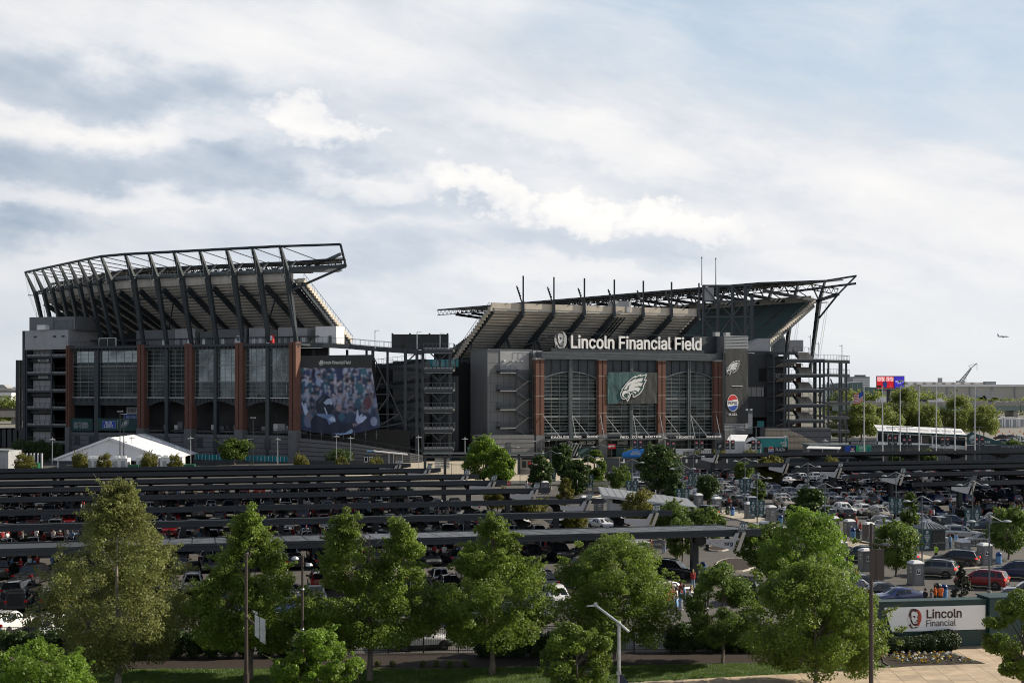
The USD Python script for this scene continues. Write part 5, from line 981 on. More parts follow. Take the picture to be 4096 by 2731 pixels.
 for k in range(4):part(r,'brace',MB().bar(at(3322+18*k,1515+55*k,D+8),at(3340+18*k,1565+55*k,D+8),.35),'mid_steel')
 for k,(x,y0,y1)in enumerate(((3368,1440,1378),(3275,1430,1368),(3243,1405,1340))):part(r,'light_pole',MB().tube([at(x,y0,D+2),at(x,y1,D+2)],.10,5).box(at(x-5,y1+6,D+2),(.9,.4,.12)),'galv')
right_ramp()
def bleachers():
 D=362.0;t=thing('bleachers','bank of pale aluminium bleacher rows below the right stair tower','bleachers',at(3150,1800,D));n=17
 for k in range(n):
  f=k/(n-1);y=1793-(1793-1716)*f;d=D+11*f;xl=3062+0*f;xr=3320-165*f
  a,b=at(xl,y,d),at(xr,y,d);part(t,'bench',MB().slab([a,b,b+V3(0,.33,0),a+V3(0,.33,0)],V3(0,0,-.12)),'bleacher')
 for k in range(14):
  x=3070+18*k;p=at(x,1793,D);f=min(1.0,max(.15,(3320-x)/165.0));q=at(x-0,1793-77*min(1,f),D+11*min(1,f));mb=MB();railing(mb,[p,q],1.0,2.4,.035);part(t,'rail',mb,'dark_steel')
 part(t,'frame',MB().slab([V3(at(3062,1793,D)[0],D,0),V3(at(3330,1793,D)[0],D,0),at(3330,1797,D),at(3062,1797,D)],V3(0,.2,0)),'dark_steel')
 part(t,'under_frame',MB().slab([at(3062,1800,D+.5),at(3315,1800,D+.5),at(3155,1722,D+11.5),at(3062,1722,D+11.5)],V3(0,0,-.4)),'dark_steel')
bleachers()
# --- solar canopies over the car park
def canopy(P0,L,sgn,label,code,group,near,stagger=0.0):
 """A long flat solar roof: P0 its sign end on the near edge (lower edge), running L metres; sgn +1 runs right, -1 left."""
 W_,Z0,TILT=10.5,4.6,(-0.058 if code=='K35' else-0.086);a0,b0=lotab(P0);t=thing('solar_canopy',label,'solar canopy',(P0[0],P0[1],0),group=group)
 ends=(a0,a0+sgn*L);al,ar=min(ends),max(ends);z=lambda f:Z0+0.75+TILT*f*W_
 bb=lambda mb,a,c,f0,f1,z0,z1:mb.oct8([lot(a_,b0+f*W_,Z0+TILT*f*W_+zz)for zz in(z0,z1)for f in(f0,f1)for a_ in(a,c)])
 part(t,'front_beam',bb(bb(MB(),al,ar,0,.02,.10,.74),al,ar,-.012,0,.52,.60),'canopy_beam');part(t,'rear_beam',bb(MB(),al,ar,.98,1,.05,.74),'canopy_beam');part(t,'deck',bb(MB(),al,ar,.02,.98,.44,.60),'canopy_deck')
 part(t,'end_beam',bb(MB(),al-.15,al,0,1,.10,.74),'canopy_beam');part(t,'end_beam',bb(MB(),ar,ar+.15,0,1,.10,.74),'canopy_beam');part(t,'purlin',bb(bb(MB(),al,ar,.25,.27,.2,.44),al,ar,.72,.74,.2,.44),'canopy_beam')
 nr,step=(5,2.0)if near else(1,8.0)
 for j in range(nr):
  n=int((ar-al)/step)
  for i in range(n):
   if sgn<0 and near and(ar-(al+(i)*step))>60:continue
   part(t,'solar_panel',bb(MB(),al+i*step+.06,al+(i+1)*step-.06,.03+.94*j/nr+.004,.03+.94*(j+1)/nr-.004,.62,.67),'solar')
 k0=4.5
 while k0<L:
  a=a0+sgn*k0;c=lot(a,b0+W_*.5);h=Z0+TILT*W_*.5
  cl=part(t,'column',MB().box(c,(.62,.75,h+.05),LANG,True),'canopy_beam');mb=MB();mb.oct8([lot(a+x,b0+W_*f,zz)for zz,fs in((0,(.32,.68)),(1,(.04,.96)))for f in fs for x in(-.2,.2)for zz in[h-.85 if zz==0 else h+.02]]);part(cl,'bracket',mb,'canopy_beam')
  if near:mb=MB();mb.box(lot(a+.5,b0+W_*.3,h-1.0),(.3,.25,.6));mb.lathe([(.05,.3),(.28,.05),(.3,0),(.0,0)],lot(a+3.2,b0+W_*.45,h-.35),8);part(cl,'lamp_box',mb,'dark_steel')
  k0+=11.2
 X,Y,N=LU,V3(0,0,1),-LV;o=lot(a0+sgn*2.6,b0-.35,0);fr=lambda d:(o-LV*d,X,Y,N);pg=lambda q:Polygon(q)
 part(t,'sign_board',extr(pg([(-2.9,Z0-.50),(-.25,Z0-1.15),(.42,Z0+.45),(.02,Z0+.45),(-.32,Z0-.12),(-2.9,Z0-.03)]),.06,fr(0)),'board_white');part(t,'sign_strip',extr(pg([(.02,Z0-1.22),(.36,Z0-1.22),(1.02,Z0+.50),(.68,Z0+.50)]),.10,fr(.08)),'sign_cream')
 cp=part(t,'code_plate',extr(pg([(.16,Z0+.52),(.90,Z0+.52),(1.28,Z0+1.50),(.54,Z0+1.50)]),.06,fr(.02)),'mid_steel')
 if code:part(cp,'lettering',text_at(code,.42,(o+LU*.36+V3(0,0,Z0+.82)-LV*.1,X,Y,N),.02,True,None,.75),'white_print')
 if near:part(t,'sign_lettering',text_at('nrg',.36,(o+LU*-1.10+V3(0,0,Z0-.66)-LV*.08,X,Y,N),.02,True,None,.8),'navy')
 mb=MB()
 for q in range(5):mb.bar(o+LU*(-2.6+.35*q)+V3(0,0,Z0-.40+.2*(q%2))-LV*.08,o+LU*(-2.45+.35*q)+V3(0,0,Z0-.40+.2*(q%2))-LV*.08,.05,.05)
 if near:part(t,'sign_speckle',mb,'logo_orange')
 return t
nth=['nearest','second nearest','third nearest','fourth nearest','fifth nearest','sixth nearest','seventh nearest','farthest']
LC_=[(3038,2146,'K35'),(2685,2066,'K33'),(2413,2016,'K31'),(2197,1972,'K29'),(2024,1939,'K27'),(1913,1914,'K25'),(1760,1889,'K23'),(1640,1869,'K21')]
for k,(x,y,c)in enumerate(LC_):
 P=ground(x,y,4.6);canopy(P,78+9*k,-1,f'{nth[k]} long dark solar canopy of the left rows'+(f' with a sign plate reading {c}' if k<2 else ', counted from the foreground trees'),c,'solar canopies of the left car park rows',k==0)
RC_=[(3807,1944,'K12'),(3529,1909,'K10'),(3285,1884,'K8'),(3078,1866,'K6'),(2807,1828,'K4')]
for k,(x,y,c)in enumerate(RC_):
 P=ground(x,y,4.6);canopy(P+LU*0,60+6*k,1,f'{("nearest", "second nearest", "middle", "second farthest", "farthest")[k]} dark solar canopy of the right car park rows',c if k in(1,2)else None,'solar canopies of the right car park rows',False)
# --- cars
def car_shape(kind):
 S=dict(suv=[(-2.35,.45,.95,.97,.82,.80),(-2.29,.33,1.08,1.12,.90,.78),(-2.02,.28,1.10,1.62,.93,.68),(-1.6,.26,1.10,1.70,.95,.68),(-.2,.26,1.06,1.73,.95,.69),(.45,.26,1.04,1.63,.95,.67),(1.2,.26,1.01,1.06,.95,.80),(1.9,.26,.97,1.01,.92,.80),(2.27,.31,.84,.88,.86,.76),(2.39,.42,.62,.66,.76,.70)],sedan=[(-2.42,.45,.88,.90,.80,.76),(-2.33,.32,.98,1.01,.86,.76),(-1.75,.26,.99,1.04,.90,.72),(-1.0,.24,.96,1.40,.91,.60),(-.2,.24,.94,1.46,.91,.62),(.35,.24,.93,1.38,.91,.61),(1.15,.24,.90,.95,.90,.74),(1.9,.24,.84,.88,.88,.74),(2.28,.28,.72,.76,.82,.70),(2.42,.36,.52,.56,.72,.64)],hatch=[(-2.1,.45,.92,.94,.80,.78),(-2.04,.32,1.02,1.06,.86,.74),(-1.75,.26,1.03,1.45,.89,.64),(-1.2,.25,1.02,1.55,.90,.64),(-.2,.25,1.0,1.58,.90,.65),(.4,.25,.98,1.48,.90,.63),(1.1,.25,.95,1.0,.89,.74),(1.7,.25,.90,.94,.87,.74),(2.0,.30,.78,.82,.81,.70),(2.12,.4,.58,.62,.72,.64)],pickup=[(-2.9,.5,1.08,1.10,.92,.90),(-2.85,.42,1.16,1.18,.96,.90),(-1.2,.38,1.16,1.18,.98,.90),(-1.0,.36,1.18,1.78,.98,.72),(-.6,.36,1.17,1.90,.98,.74),(.4,.36,1.15,1.90,.98,.74),(.9,.36,1.14,1.75,.98,.72),(1.55,.36,1.14,1.20,.98,.84),(2.6,.36,1.10,1.14,.96,.84),(2.85,.46,.85,.90,.88,.80)],jeep=[(-2.0,.5,1.06,1.08,.80,.78),(-1.96,.42,1.12,1.82,.82,.74),(-1.5,.38,1.12,1.88,.82,.75),(-.2,.38,1.12,1.88,.82,.75),(.35,.38,1.12,1.84,.82,.74),(.6,.38,1.12,1.16,.82,.72),(1.7,.40,1.08,1.12,.78,.70),(2.0,.5,1.02,1.06,.74,.68),(2.06,.6,.80,.85,.70,.66)])[kind]
 return np.array(S)
CARC={}
PAINT=dict(white=(.72,.72,.71),silver=(.40,.41,.42),grey=(.13,.135,.14),black=(.010,.010,.011),navy=(.012,.022,.060),red=(.19,.007,.011),blue=(.010,.024,.10),green=(.02,.045,.03),tan=(.30,.26,.20))
for c_,v_ in PAINT.items():mat('paint_'+c_,v_,0.28,0.35 if c_ in('silver','grey')else 0.0,coat=1.0)
def build_car(kind,colr,loc,rot,label,hatch_up=False,lit=False,group=None):
 S=car_shape(kind);n=len(S);t=thing(dict(suv='parked_suv',sedan='parked_sedan',hatch='parked_hatchback',pickup='pickup_truck',jeep='off_roader')[kind],label,dict(suv='suv',sedan='sedan',hatch='hatchback',pickup='pickup truck',jeep='off-roader')[kind],loc,rot,group)
 grid=[]
 for x,zl,zb,zr,hw,hr in S:grid.append([(x,0,zl),(x,hw*.90,zl),(x,hw,zl+.22),(x,hw*1.0,zb-.16),(x,hw*.965,zb),(x,hr,zr-.07 if zr-zb>.2 else zr-.01),(x,hr*.84,zr),(x,0,zr+.025)])
 g=np.array(grid);m=g.shape[1];gl=g.copy();gl[:,:,1]*=-1;full=np.concatenate([g,gl[:,::-1]],1);k=full.shape[1]
 v=full.reshape(-1,3);f=[[i*k+j,(i+1)*k+j,(i+1)*k+j+1,i*k+j+1]for i in range(n-1)for j in range(k-1)]
 f=np.array(f);f=np.vstack([f[:,[0,1,2]],f[:,[0,2,3]]]);caps=[]
 for i0 in(0,(n-1)*k):caps+=[[i0,i0+j,i0+j+1]for j in range(1,k-1)]
 part(t,'body',(v,np.vstack([f,caps])),'paint_'+colr,smooth=38,local=True)
 def surf(i,j,s):
  i0,j0=min(int(i),n-2),min(int(j),m-2);fi,fj=i-i0,j-j0;p=(g[i0,j0]*(1-fi)+g[i0+1,j0]*fi)*(1-fj)+(g[i0,j0+1]*(1-fi)+g[i0+1,j0+1]*fi)*fj;return p*(1,s,1)
 tall=[i for i in range(n)if S[i,3]-S[i,2]>.3];r0,r1=tall[0],tall[-1]
 for s in(-1,1):
  cuts=[r0+.10,r0+(r1-r0)*(.42 if kind!='suv' else.36),r0+(r1-r0)*.74,r1+.30]if kind not in('pickup','jeep')else[r0+.15,(r0+r1)/2,r1+.25]
  for a,b in zip(cuts[:-1],cuts[1:]):
   q=[surf(i,j,s)+V3(0,s*.012,.004)for i,j in((a+.06,4.12),(b-.06,4.12),(min(b-.06,r1+.02),4.86),(a+.06,4.86))];part(t,'side_window',MB().quad(*q),'glass_car',local=True)
  mb=MB();x0,x1=S[1,0],S[-2,0];hw=S[4,4];mb.box(((x0+x1)/2,s*(hw-.01),.33),((x1-x0)*.86,.06,.16));part(t,'sill',mb,'trim_black',local=True)
  mb=MB();mb.box((S[r1,0]+.28,s*(hw+.11),S[r1,2]+.06),(.12,.2,.15));part(t,'mirror',mb,'trim_black',local=True)
  if kind=='suv':mb=MB();mb.bar(V3(S[r0,0]+.2,s*.6,S[4,3]+.03),V3(S[r1,0]-.2,s*.6,S[4,3]-.02),.05,.05);part(t,'roof_rail',mb,'mid_steel',local=True)
 w0,w1=r1+.08,r1+.94;part(t,'windscreen',MB().quad(*[surf(i,j,s)+V3(.012,0,.014)for i,j,s in((w0,6.1,-1),(w0,6.1,1),(w1,5.6,1),(w1,5.6,-1))]),'glass_car',local=True)
 w0,w1=r0-.08,r0-.86
 if not hatch_up:part(t,'rear_window',MB().quad(*[surf(i,j,s)+V3(-.012,0,.014)for i,j,s in((w0,6.0,-1),(w0,6.0,1),(w1,5.5,1),(w1,5.5,-1))]),'glass_car',local=True)
 else:
  h=S[r0];a=V3(h[0],0,h[3]);mb=MB();mb.slab([a+V3(0,-.66,0),a+V3(0,.66,0),a+V3(-.95,.70,.42),a+V3(-.95,-.70,.42)],V3(0,0,-.08));tg=part(t,'raised_tailgate',mb,'paint_'+colr,local=True);mb=MB();mb.quad(a+V3(-.15,-.52,.09),a+V3(-.15,.52,.09),a+V3(-.7,.56,.335),a+V3(-.7,-.56,.335));part(tg,'glass',mb,'glass_car',local=True);mb=MB();mb.box((S[0,0]-.02,0,.95),(.05,1.3,.9));part(t,'boot_opening',mb,'void',local=True)
 R=.36 if kind in('suv','hatch','sedan')else.42;R=.33 if kind in('sedan','hatch')else R;wx={'suv':(-1.42,1.42),'sedan':(-1.38,1.42),'hatch':(-1.28,1.30),'pickup':(-1.75,1.80),'jeep':(-1.25,1.35)}[kind];hw=S[4,4]
 for x in wx:
  for s in(-1,1):
   mb=MB();an=np.linspace(0,2*np.pi,19)[:-1];ring=lambda r,y:np.stack([x+r*np.cos(an),np.full(18,y),R+r*np.sin(an)],1)
   yo,yi=s*(hw+.025),s*(hw-.22);vv=np.vstack([ring(R,yi),ring(R,yo-s*.03),ring(R*.92,yo),ring(R*.62,yo-s*.01)]);mb.add(vv,[[a*18+b,a*18+(b+1)%18,(a+1)*18+(b+1)%18,(a+1)*18+b]for a in range(3)for b in range(18)])
   ty=part(t,'wheel',mb,'tire',local=True);mb=MB();c=V3(x,yo-s*.012,R);rr=R*.62
   for q in range(5):
    a=q*2*np.pi/5+.3;mb.add([c,c+V3(rr*math.cos(a-.26),0,rr*math.sin(a-.26)),c+V3(rr*math.cos(a+.26),0,rr*math.sin(a+.26))],[[0,1,2]])
   part(ty,'rim',mb,'rim',local=True);part(ty,'hub',MB().add(np.vstack([ring(rr,yo-s*.03),[c-V3(0,s*.03,0)]]),[[b,(b+1)%18,18]for b in range(18)]),'black_steel',local=True)
   mb=MB();mb.add(np.vstack([ring(R+.07,s*(hw+.006))[:10],[V3(x,s*(hw+.006),R)]]),[[b,b+1,10]for b in range(9)]);part(t,'wheel_arch',mb,'trim_black',local=True)
 f0,b0=S[-2],S[1]
 for s in(-1,1):
  part(t,'headlight',MB().box((f0[0]+.0,s*(f0[4]-.22),f0[2]-.10),(.22,.40,.15)),'head_lamp',local=True);part(t,'tail_light',MB().box((b0[0]+.0,s*(b0[4]-.12),b0[2]-.10),(.16,.30 if kind!='jeep' else.16,.17)),'tail_lit' if lit else 'tail_red',local=True)
 part(t,'grille',MB().box((S[-1,0]-.03,0,S[-1,2]-.06),(.10,S[-1,5]*1.2,.24)),'trim_black',local=True);part(t,'rear_bumper',MB().box((S[0,0]+.05,0,.50),(.2,S[0,4]*1.7,.22)),'trim_black',local=True);part(t,'number_plate',MB().box((S[0,0]-.012,0,.78),(.03,.32,.16)),'plate',local=True)
 if kind=='jeep':mb=MB();an=np.linspace(0,2*np.pi,17)[:-1];mb.tube([V3(-2.28,0,1.02),V3(-2.02,0,1.02)],.40,16);sp=part(t,'spare_wheel',mb,'tire',local=True);part(sp,'rim',MB().tube([V3(-2.295,0,1.02),V3(-2.285,0,1.02)],.2,12),'rim',local=True)
 if kind=='pickup':part(t,'load_bed',MB().box((-1.98,0,1.19),(1.5,1.6,.02)),'trim_black',local=True)
 return t
ccount={}
def car(kind,colr,P,rot,label,group=None,**kw):
 key=(kind,colr,kw.get('hatch_up',False),kw.get('lit',False));ccount[key]=ccount.get(key,0)+1
 if key not in CARC:CARC[key]=build_car(kind,colr,P,rot,label,group=group,**kw);return CARC[key]
 nm=CARC[key].path.split('/')[-1].rstrip('0123456789').rstrip('_');return copy_of(CARC[key],nm,P,rot,label,group)
WORD=dict(suv='SUV',sedan='sedan',hatch='hatchback',pickup='pickup truck',jeep='off-roader');CW=dict(white='white',silver='silver',grey='grey',black='black',navy='dark navy',red='red',blue='bright blue',green='dark green',tan='beige')
H=math.radians
NAMED=[('sedan','blue',3590,2415,196,'bright blue sedan parked behind the two orange shirted people',{}),('sedan','black',3545,2392,15,'black sedan parked close behind the bright blue sedan',{}),('suv','black',3460,2372,14,'black SUV parked third from the white Lincoln sign, left of the black sedan',{}),('suv','red',3926,2348,148,'red SUV driving away in front of the right driveway',dict(lit=True)),('suv','grey',3732,2304,150,'grey SUV with lit tail lamps beside the lone grey toilet cabin',dict(lit=True)),('suv','black',3822,2262,150,'black SUV with lit tail lamps ahead of the grey SUV',dict(lit=True)),('suv','navy',4062,2312,150,'dark navy SUV at the right edge behind the red SUV',dict(lit=True)),('jeep','black',2820,2070,128,'black off-roader with spare wheel beside the white sloping roof building',dict(lit=True)),('suv','black',2690,2306,-28,'black SUV parked beside the white trailer under the K35 canopy end',{}),('suv','grey',2670,2395,35,'grey SUV behind the crowd under the nearest canopy column',{}),('sedan','white',3035,2138,150,'white sedan driving past the sidewalk with grey cabins',dict(lit=True)),('suv','green',3440,2245,150,'dark green SUV driving behind the dark billboard post',dict(lit=True)),('sedan','silver',3585,2250,158,'silver sedan half hidden behind the round tree by the driveway',dict(lit=True)),('hatch','navy',3812,2104,-22,'dark navy hatchback turning at the head of the right lot',{}),('suv','navy',3925,2120,-20,'dark navy SUV right of the navy hatchback beneath the green lamp banners',{}),('suv','silver',3845,2155,-8,'silver SUV parked behind the ticket kiosk',{}),('sedan','black',3930,2180,190,'black sedan parked behind the pair of right hand toilet cabins',{}),('suv','black',3010,2400,70,'black SUV with raised tailgate among the foreground trees',dict(hatch_up=True)),('suv','white',30,2530,80,'white SUV with raised tailgate at the bottom left corner',dict(hatch_up=True)),('suv','black',90,2390,84,'black SUV parked at the left edge under the nearest canopy',{}),('sedan','white',1690,2592,12,'white sedan glimpsed behind the iron fence between two tree trunks',{}),('suv','black',90,2280,-88,'black SUV facing out under the nearest canopy at the left edge',{}),('sedan','silver',3300,2395,20,'silver sedan among the trees left of the dark pole',{}),('suv','grey',4120,2398,160,'grey SUV entering at the right edge beside the green LOT sign',{}),('suv','navy',3420,2385,20,'dark navy SUV parked left of the black SUV row by the dark pole',{}),('suv','tan',2375,2290,30,'beige SUV under the nearest canopy behind the trees',{}),('hatch','black',2310,2385,60,'black hatchback parked under the nearest canopy near its right columns',{}),('pickup','black',140,2330,86,'black pickup truck parked near the left edge behind the tall plane tree',{}),('suv','silver',2250,2125,66,'silver SUV in the open beside the third canopy',{}),('sedan','white',2405,2115,-60,'white sedan nearest the drive under the K33 canopy',{}),('sedan','white',2470,2100,-58,'second white sedan nearest the drive under the K33 canopy',{})]
taken=[]
for kd,cl,x,y,h,lb,kw in NAMED:P=ground(x,y);car(kd,cl,P,H(h),lb,**kw);taken.append(P)
rows=[]
for k in range(8):
 for s in(-1,1):
  e=lotab(ground(LC_[k][0],LC_[k][1],4.6));b=e[1]+5.2+s*2.95;rows.append(('L',k,s,b,e[0]-3.5,e[0]-100-6*k))
bR=[lotab(ground(x,y,4.6))[1]for x,y,_ in RC_]
for s,db in((-1,-7.0),(1,-12.6)):e=lotab(ground(LC_[0][0],LC_[0][1],4.6));rows.append(('F',0,s,e[1]+db,e[0]-22,e[0]-70))
for k,b in enumerate([-30.5]+bR[:4]+[bR[3]+16.5,bR[4]]):
 for s in(-1,1):rows.append(('R',k,s,b+5.2+s*2.95,6.5 if k else 12.0,80+2*k))
CARS=[];rc=np.random.default_rng(11)
KP=(['suv']*9+['sedan']*6+['hatch']*3+['pickup']*2+['jeep']);CP=['black']*7+['white']*6+['grey']*5+['silver']*4+['navy']*3+['red']*2+['blue','tan','green']
for side,k,s,b,a0,a1 in rows:
 a=a0;st=-2.85 if a1<a0 else 2.85
 while(a>a1 if st<0 else a<a1):
  P=lot(a+rc.uniform(-.15,.15),b+rc.uniform(-.35,.35));a+=st
  u_=P[0]/P[1]*F+2048
  if side=='L' and k==0 and u_>2430:continue
  if not(-60<u_<4170)or P[1]>292 or P[1]<98:continue
  if P[1]>268 and u_<2560 and side=='L':continue
  if any(np.hypot(*(P-q)[:2])<4.2 for q in taken):continue
  if rc.random()<{'R':.13,'L':.16,'F':.25}[side]:continue
  kd,cl=KP[rc.integers(len(KP))],CP[rc.integers(len(CP))]
  if side in 'LF' and k<3 and cl in('white','silver','red','tan','blue')and rc.random()<.72:cl=('black','black','grey','navy')[rc.integers(4)]
  if side=='R' and cl in('white','red','blue','silver')and rc.random()<.38:cl=('black','grey','navy')[rc.integers(3)]
  if(kd,cl)in(('jeep','tan'),('hatch','tan'),('pickup','tan'),('pickup','green'),('jeep','red'),('jeep','blue'),('hatch','green')):cl='black'
  CARS.append((P[1],side,k,s,P,LANG+H(90 if rc.random()<.5 else-90)+rc.normal(0,.02),kd,cl,bool(rc.random()<.12 and kd=='suv')))
CARS.sort(key=lambda q:q[0])
ORD=['first','second','third','fourth','fifth','sixth','seventh','eighth','ninth','tenth','eleventh','twelfth','thirteenth','fourteenth','fifteenth','sixteenth','seventeenth','eighteenth','nineteenth','twentieth']
def ordinal(n):return ORD[n-1]if n<=20 else f'{n}th'
byrow={}
for q in sorted(CARS,key=lambda q:q[4][0]):byrow.setdefault((q[1],q[2],q[3],q[6],q[7]),[]).append(id(q))
NIND=265
for i,q in enumerate(CARS[:NIND]):
 D_,side,k,s,P,rt,kd,cl,hu=q;lst=byrow[(side,k,s,kd,cl)];n=lst.index(id(q))+1;same=len(lst)
 row=('second' if s<0 else 'first')+' open row behind the foreground trees' if side=='F' else(('front' if s<0 else 'back')+' row under '+(nth[k].replace(' nearest','')if k else 'nearest')+' left canopy')if side=='L' else(('front' if s<0 else 'back')+' row '+('before right canopies' if k==0 else f'of {ORD[k - 1]} right canopy'))
 lb=f'{"open tailgate " if hu else ""}{CW[cl]} {WORD[kd]}'+(f', {ordinal(n)} such from left' if same>1 else '')+f', {row}'
 car(kd,cl,P,rt,lb,f'cars parked under the {"right" if side == "R" else "left"} canopies',**(dict(hatch_up=True)if hu else{}))
def far_cars():
 pi=UsdGeom.PointInstancer.Define(stage,'/World/far_parked_cars');tag(pi,'mass of far parked cars at the back of the rows below the stadium','cars',kind='stuff');keys=[k for k in CARC if not k[2]and not k[3]]
 pi.CreatePrototypesRel().SetTargets([Sdf.Path(f'/World/far_parked_cars/proto_{i}')for i in range(len(keys))])
 for i,k in enumerate(keys):
  x=UsdGeom.Xform.Define(stage,f'/World/far_parked_cars/proto_{i}');src=stage.GetPrimAtPath(CARC[k].path)
  for c in src.GetChildren():y=stage.DefinePrim(f'/World/far_parked_cars/proto_{i}/{c.GetName()}');y.GetReferences().AddInternalReference(c.GetPath())
 idx,pos,ori=[],[],[]
 for q in CARS[NIND:]:
  k=(q[6],q[7],False,False)
  if k not in keys:k=('suv','black',False,False)
  idx.append(keys.index(k));pos.append(q[4]);ori.append((math.cos(q[5]/2),0,0,math.sin(q[5]/2)))
 pi.CreateProtoIndicesAttr(Vt.IntArray(idx));pi.CreatePositionsAttr(Vt.Vec3fArray([Gf.Vec3f(*map(float,p))for p in pos]));pi.CreateOrientationsAttr(Vt.QuathArray([Gf.Quath(float(o[0]),float(o[1]),float(o[2]),float(o[3]))for o in ori]))
if len(CARS)>NIND:far_cars()
print('cars',len(CARS),'prototypes',len(CARC))
# --- people
for k_,c_ in dict(skin_a=(.42,.24,.17),skin_b=(.30,.16,.10),skin_c=(.11,.055,.035),shirt_red=(.30,.014,.020),shirt_white=(.66,.66,.66),shirt_blue=(.17,.36,.62),shirt_grey=(.20,.20,.21),shirt_black=(.015,.015,.017),shirt_navy=(.015,.025,.08),shirt_maroon=(.16,.015,.03),shirt_orange=(.62,.12,.01),shirt_lime=(.35,.62,.02),shirt_pink=(.55,.28,.34),jeans=(.07,.12,.21),jeans_light=(.25,.34,.44),trousers_black=(.014,.014,.016),trousers_khaki=(.30,.24,.16),hair_dark=(.018,.012,.009),hair_brown=(.07,.035,.018),hair_blond=(.42,.29,.12),cap_red=(.28,.01,.015),cap_white=(.6,.6,.6),shoe_white=(.6,.6,.6)).items():mat(k_,c_,.75)
def sph(p,r,n=8):return Manifold.sphere(r,n).translate([float(x)for x in p])
def limb(*pr,n=8):
 o=Manifold()
 for(p,r),(q,s)in zip(pr[:-1],pr[1:]):o=o+Manifold.batch_hull([sph(p,r,n),sph(q,s,n)])
 return o
POSES=dict(stand=dict(legs=((0,0),(0.03,0)),arms=((.02,-.02),(.02,-.02)),bend=(.10,.14)),hold=dict(legs=((.04,0),(-.02,0)),arms=((.10,-.02),(.22,.05)),bend=(.30,1.2)),walk=dict(legs=((.30,.0),(-.28,.18)),arms=((-.20,0),(.20,0)),bend=(.2,.3)),wave=dict(legs=((0,0),(.05,0)),arms=((.05,0),(1.9,.2)),bend=(.2,.5)),folded=dict(legs=((.05,0),(-.04,0)),arms=((.22,-.1),(.22,-.1)),bend=(1.35,1.35)),hips=dict(legs=((.06,0),(-.05,0)),arms=((-.12,.42),(-.12,.42)),bend=(-.25,-.25)))
def build_person(name,label,cat,loc,rot,pose='stand',top='shirt_red',low='jeans',skin='skin_a',hair='hair_dark',hat=None,woman=False,sc=1.0,shorts=False,group=None,vest=False,bag=False):
 t=thing(name,label,cat,loc,rot,group);P=POSES[pose];A=lambda x,y,z:(x*sc,y*sc,z*sc);sw=.175 if woman else.205
 body=Manifold();shirt=Manifold();trou=Manifold();shoe=Manifold();hip=.93
 for s,(fw,lift)in zip((-1,1),P['legs']):
  h=(0,s*.095,hip);kx=fw*.55+(.10 if lift else 0);k=(kx,s*.10,.50+lift*.1);a=(fw-lift*.9,s*.10,.10+lift);toe=(a[0]+.17,s*.115,.045+lift*.7)
  body=body+limb((A(*h),.085*sc),(A(*k),.058*sc),(A(*a),.040*sc))+limb((A(*a),.045*sc),(A(*toe),.035*sc));e=k if shorts else a;trou=trou+limb((A(*h),.105*sc),(A(*k),.078*sc),*([]if shorts else[(A(*a),.068*sc)]));shoe=shoe+limb((A(a[0]-.03,a[1],a[2]-.03),.055*sc),(A(*toe),.048*sc))
 torso=limb((A(0,0,hip),.135*sc),(A(0,0,1.16),.115*sc if woman else.13*sc))+Manifold.batch_hull([sph(A(0,s*.10,1.15),.10*sc)for s in(-1,1)]+[sph(A(0,s*(sw-.06),1.40),.085*sc)for s in(-1,1)])
 body=body+torso+limb((A(0,0,1.42),.06*sc),(A(.01,0,1.55),.052*sc))+Manifold.batch_hull([sph(A(.015,0,1.66),.095*sc,10),sph(A(.035,0,1.575),.062*sc,10)])+limb((A(.105,0,1.66),.014*sc),(A(.125,0,1.625),.018*sc))+sph(A(.0,.095,1.64),.022*sc)+sph(A(.0,-.095,1.64),.022*sc)
 shirt=shirt+torso.scale([1.10,1.10,1.0])+Manifold.batch_hull([sph(A(0,s*.10,.90),.125*sc)for s in(-1,1)]+[sph(A(0,s*.10,1.12),.112*sc)for s in(-1,1)])
 for s,(sw_,out),bd in zip((-1,1),P['arms'],P['bend']):
  sh=np.array([0,s*sw,1.42]);d=np.array([math.sin(sw_),s*(.13+out),-math.cos(sw_)]);d/=np.linalg.norm(d);el=sh+d*.29;a2=sw_+bd;d2=np.array([math.sin(a2),s*(.02-(.45 if pose in('folded','hold')else(-.0 if bd>0 else 1.0))),-math.cos(a2)]);d2/=np.linalg.norm(d2);wr=el+d2*.25;hd=wr+d2*.085
  body=body+limb((A(*sh),.052*sc),(A(*el),.041*sc),(A(*wr),.029*sc))+limb((A(*wr),.028*sc),(A(*(wr+d2*.055)),.036*sc));side=np.cross(d2,[0,0,1.0]);side=side/(np.linalg.norm(side)+1e-6)
  if np.linalg.norm(side)<.5:side=np.array([1.0,0,0])
  for q,ln in enumerate((.070,.085,.080,.060)):b0=wr+d2*.065+side*(.027-.018*q);b1=b0+d2*ln*.55;b2=b1+d2*ln*.4+np.array([.016,0,-.006]);body=body+limb((A(*b0),.0095*sc),(A(*b1),.009*sc),(A(*b2),.0075*sc),n=4)
  th=wr+d2*.03+side*.032;body=body+limb((A(*th),.012*sc),(A(*(th+d2*.045+side*.028)),.009*sc),n=4);shirt=shirt+limb((A(*sh),.074*sc),(A(*(sh+d*.21)),.064*sc))
 def soft(m,L):return m.refine_to_length(L)if False else m
 part(t,'body',body,skin,smooth=60,local=True);part(t,'trousers',trou,low,smooth=60,local=True);part(t,'shoes',shoe,'shoe_white' if top!='shirt_black' else 'trousers_black',smooth=60,local=True);st=part(t,'shirt',shirt,top,smooth=60,local=True)
 if vest:part(st,'reflective_band',MB().tube([A(0,0,1.10),A(0,0,1.15)],.165*sc,12).tube([A(0,0,1.26),A(0,0,1.30)],.172*sc,12),'white_print',local=True)
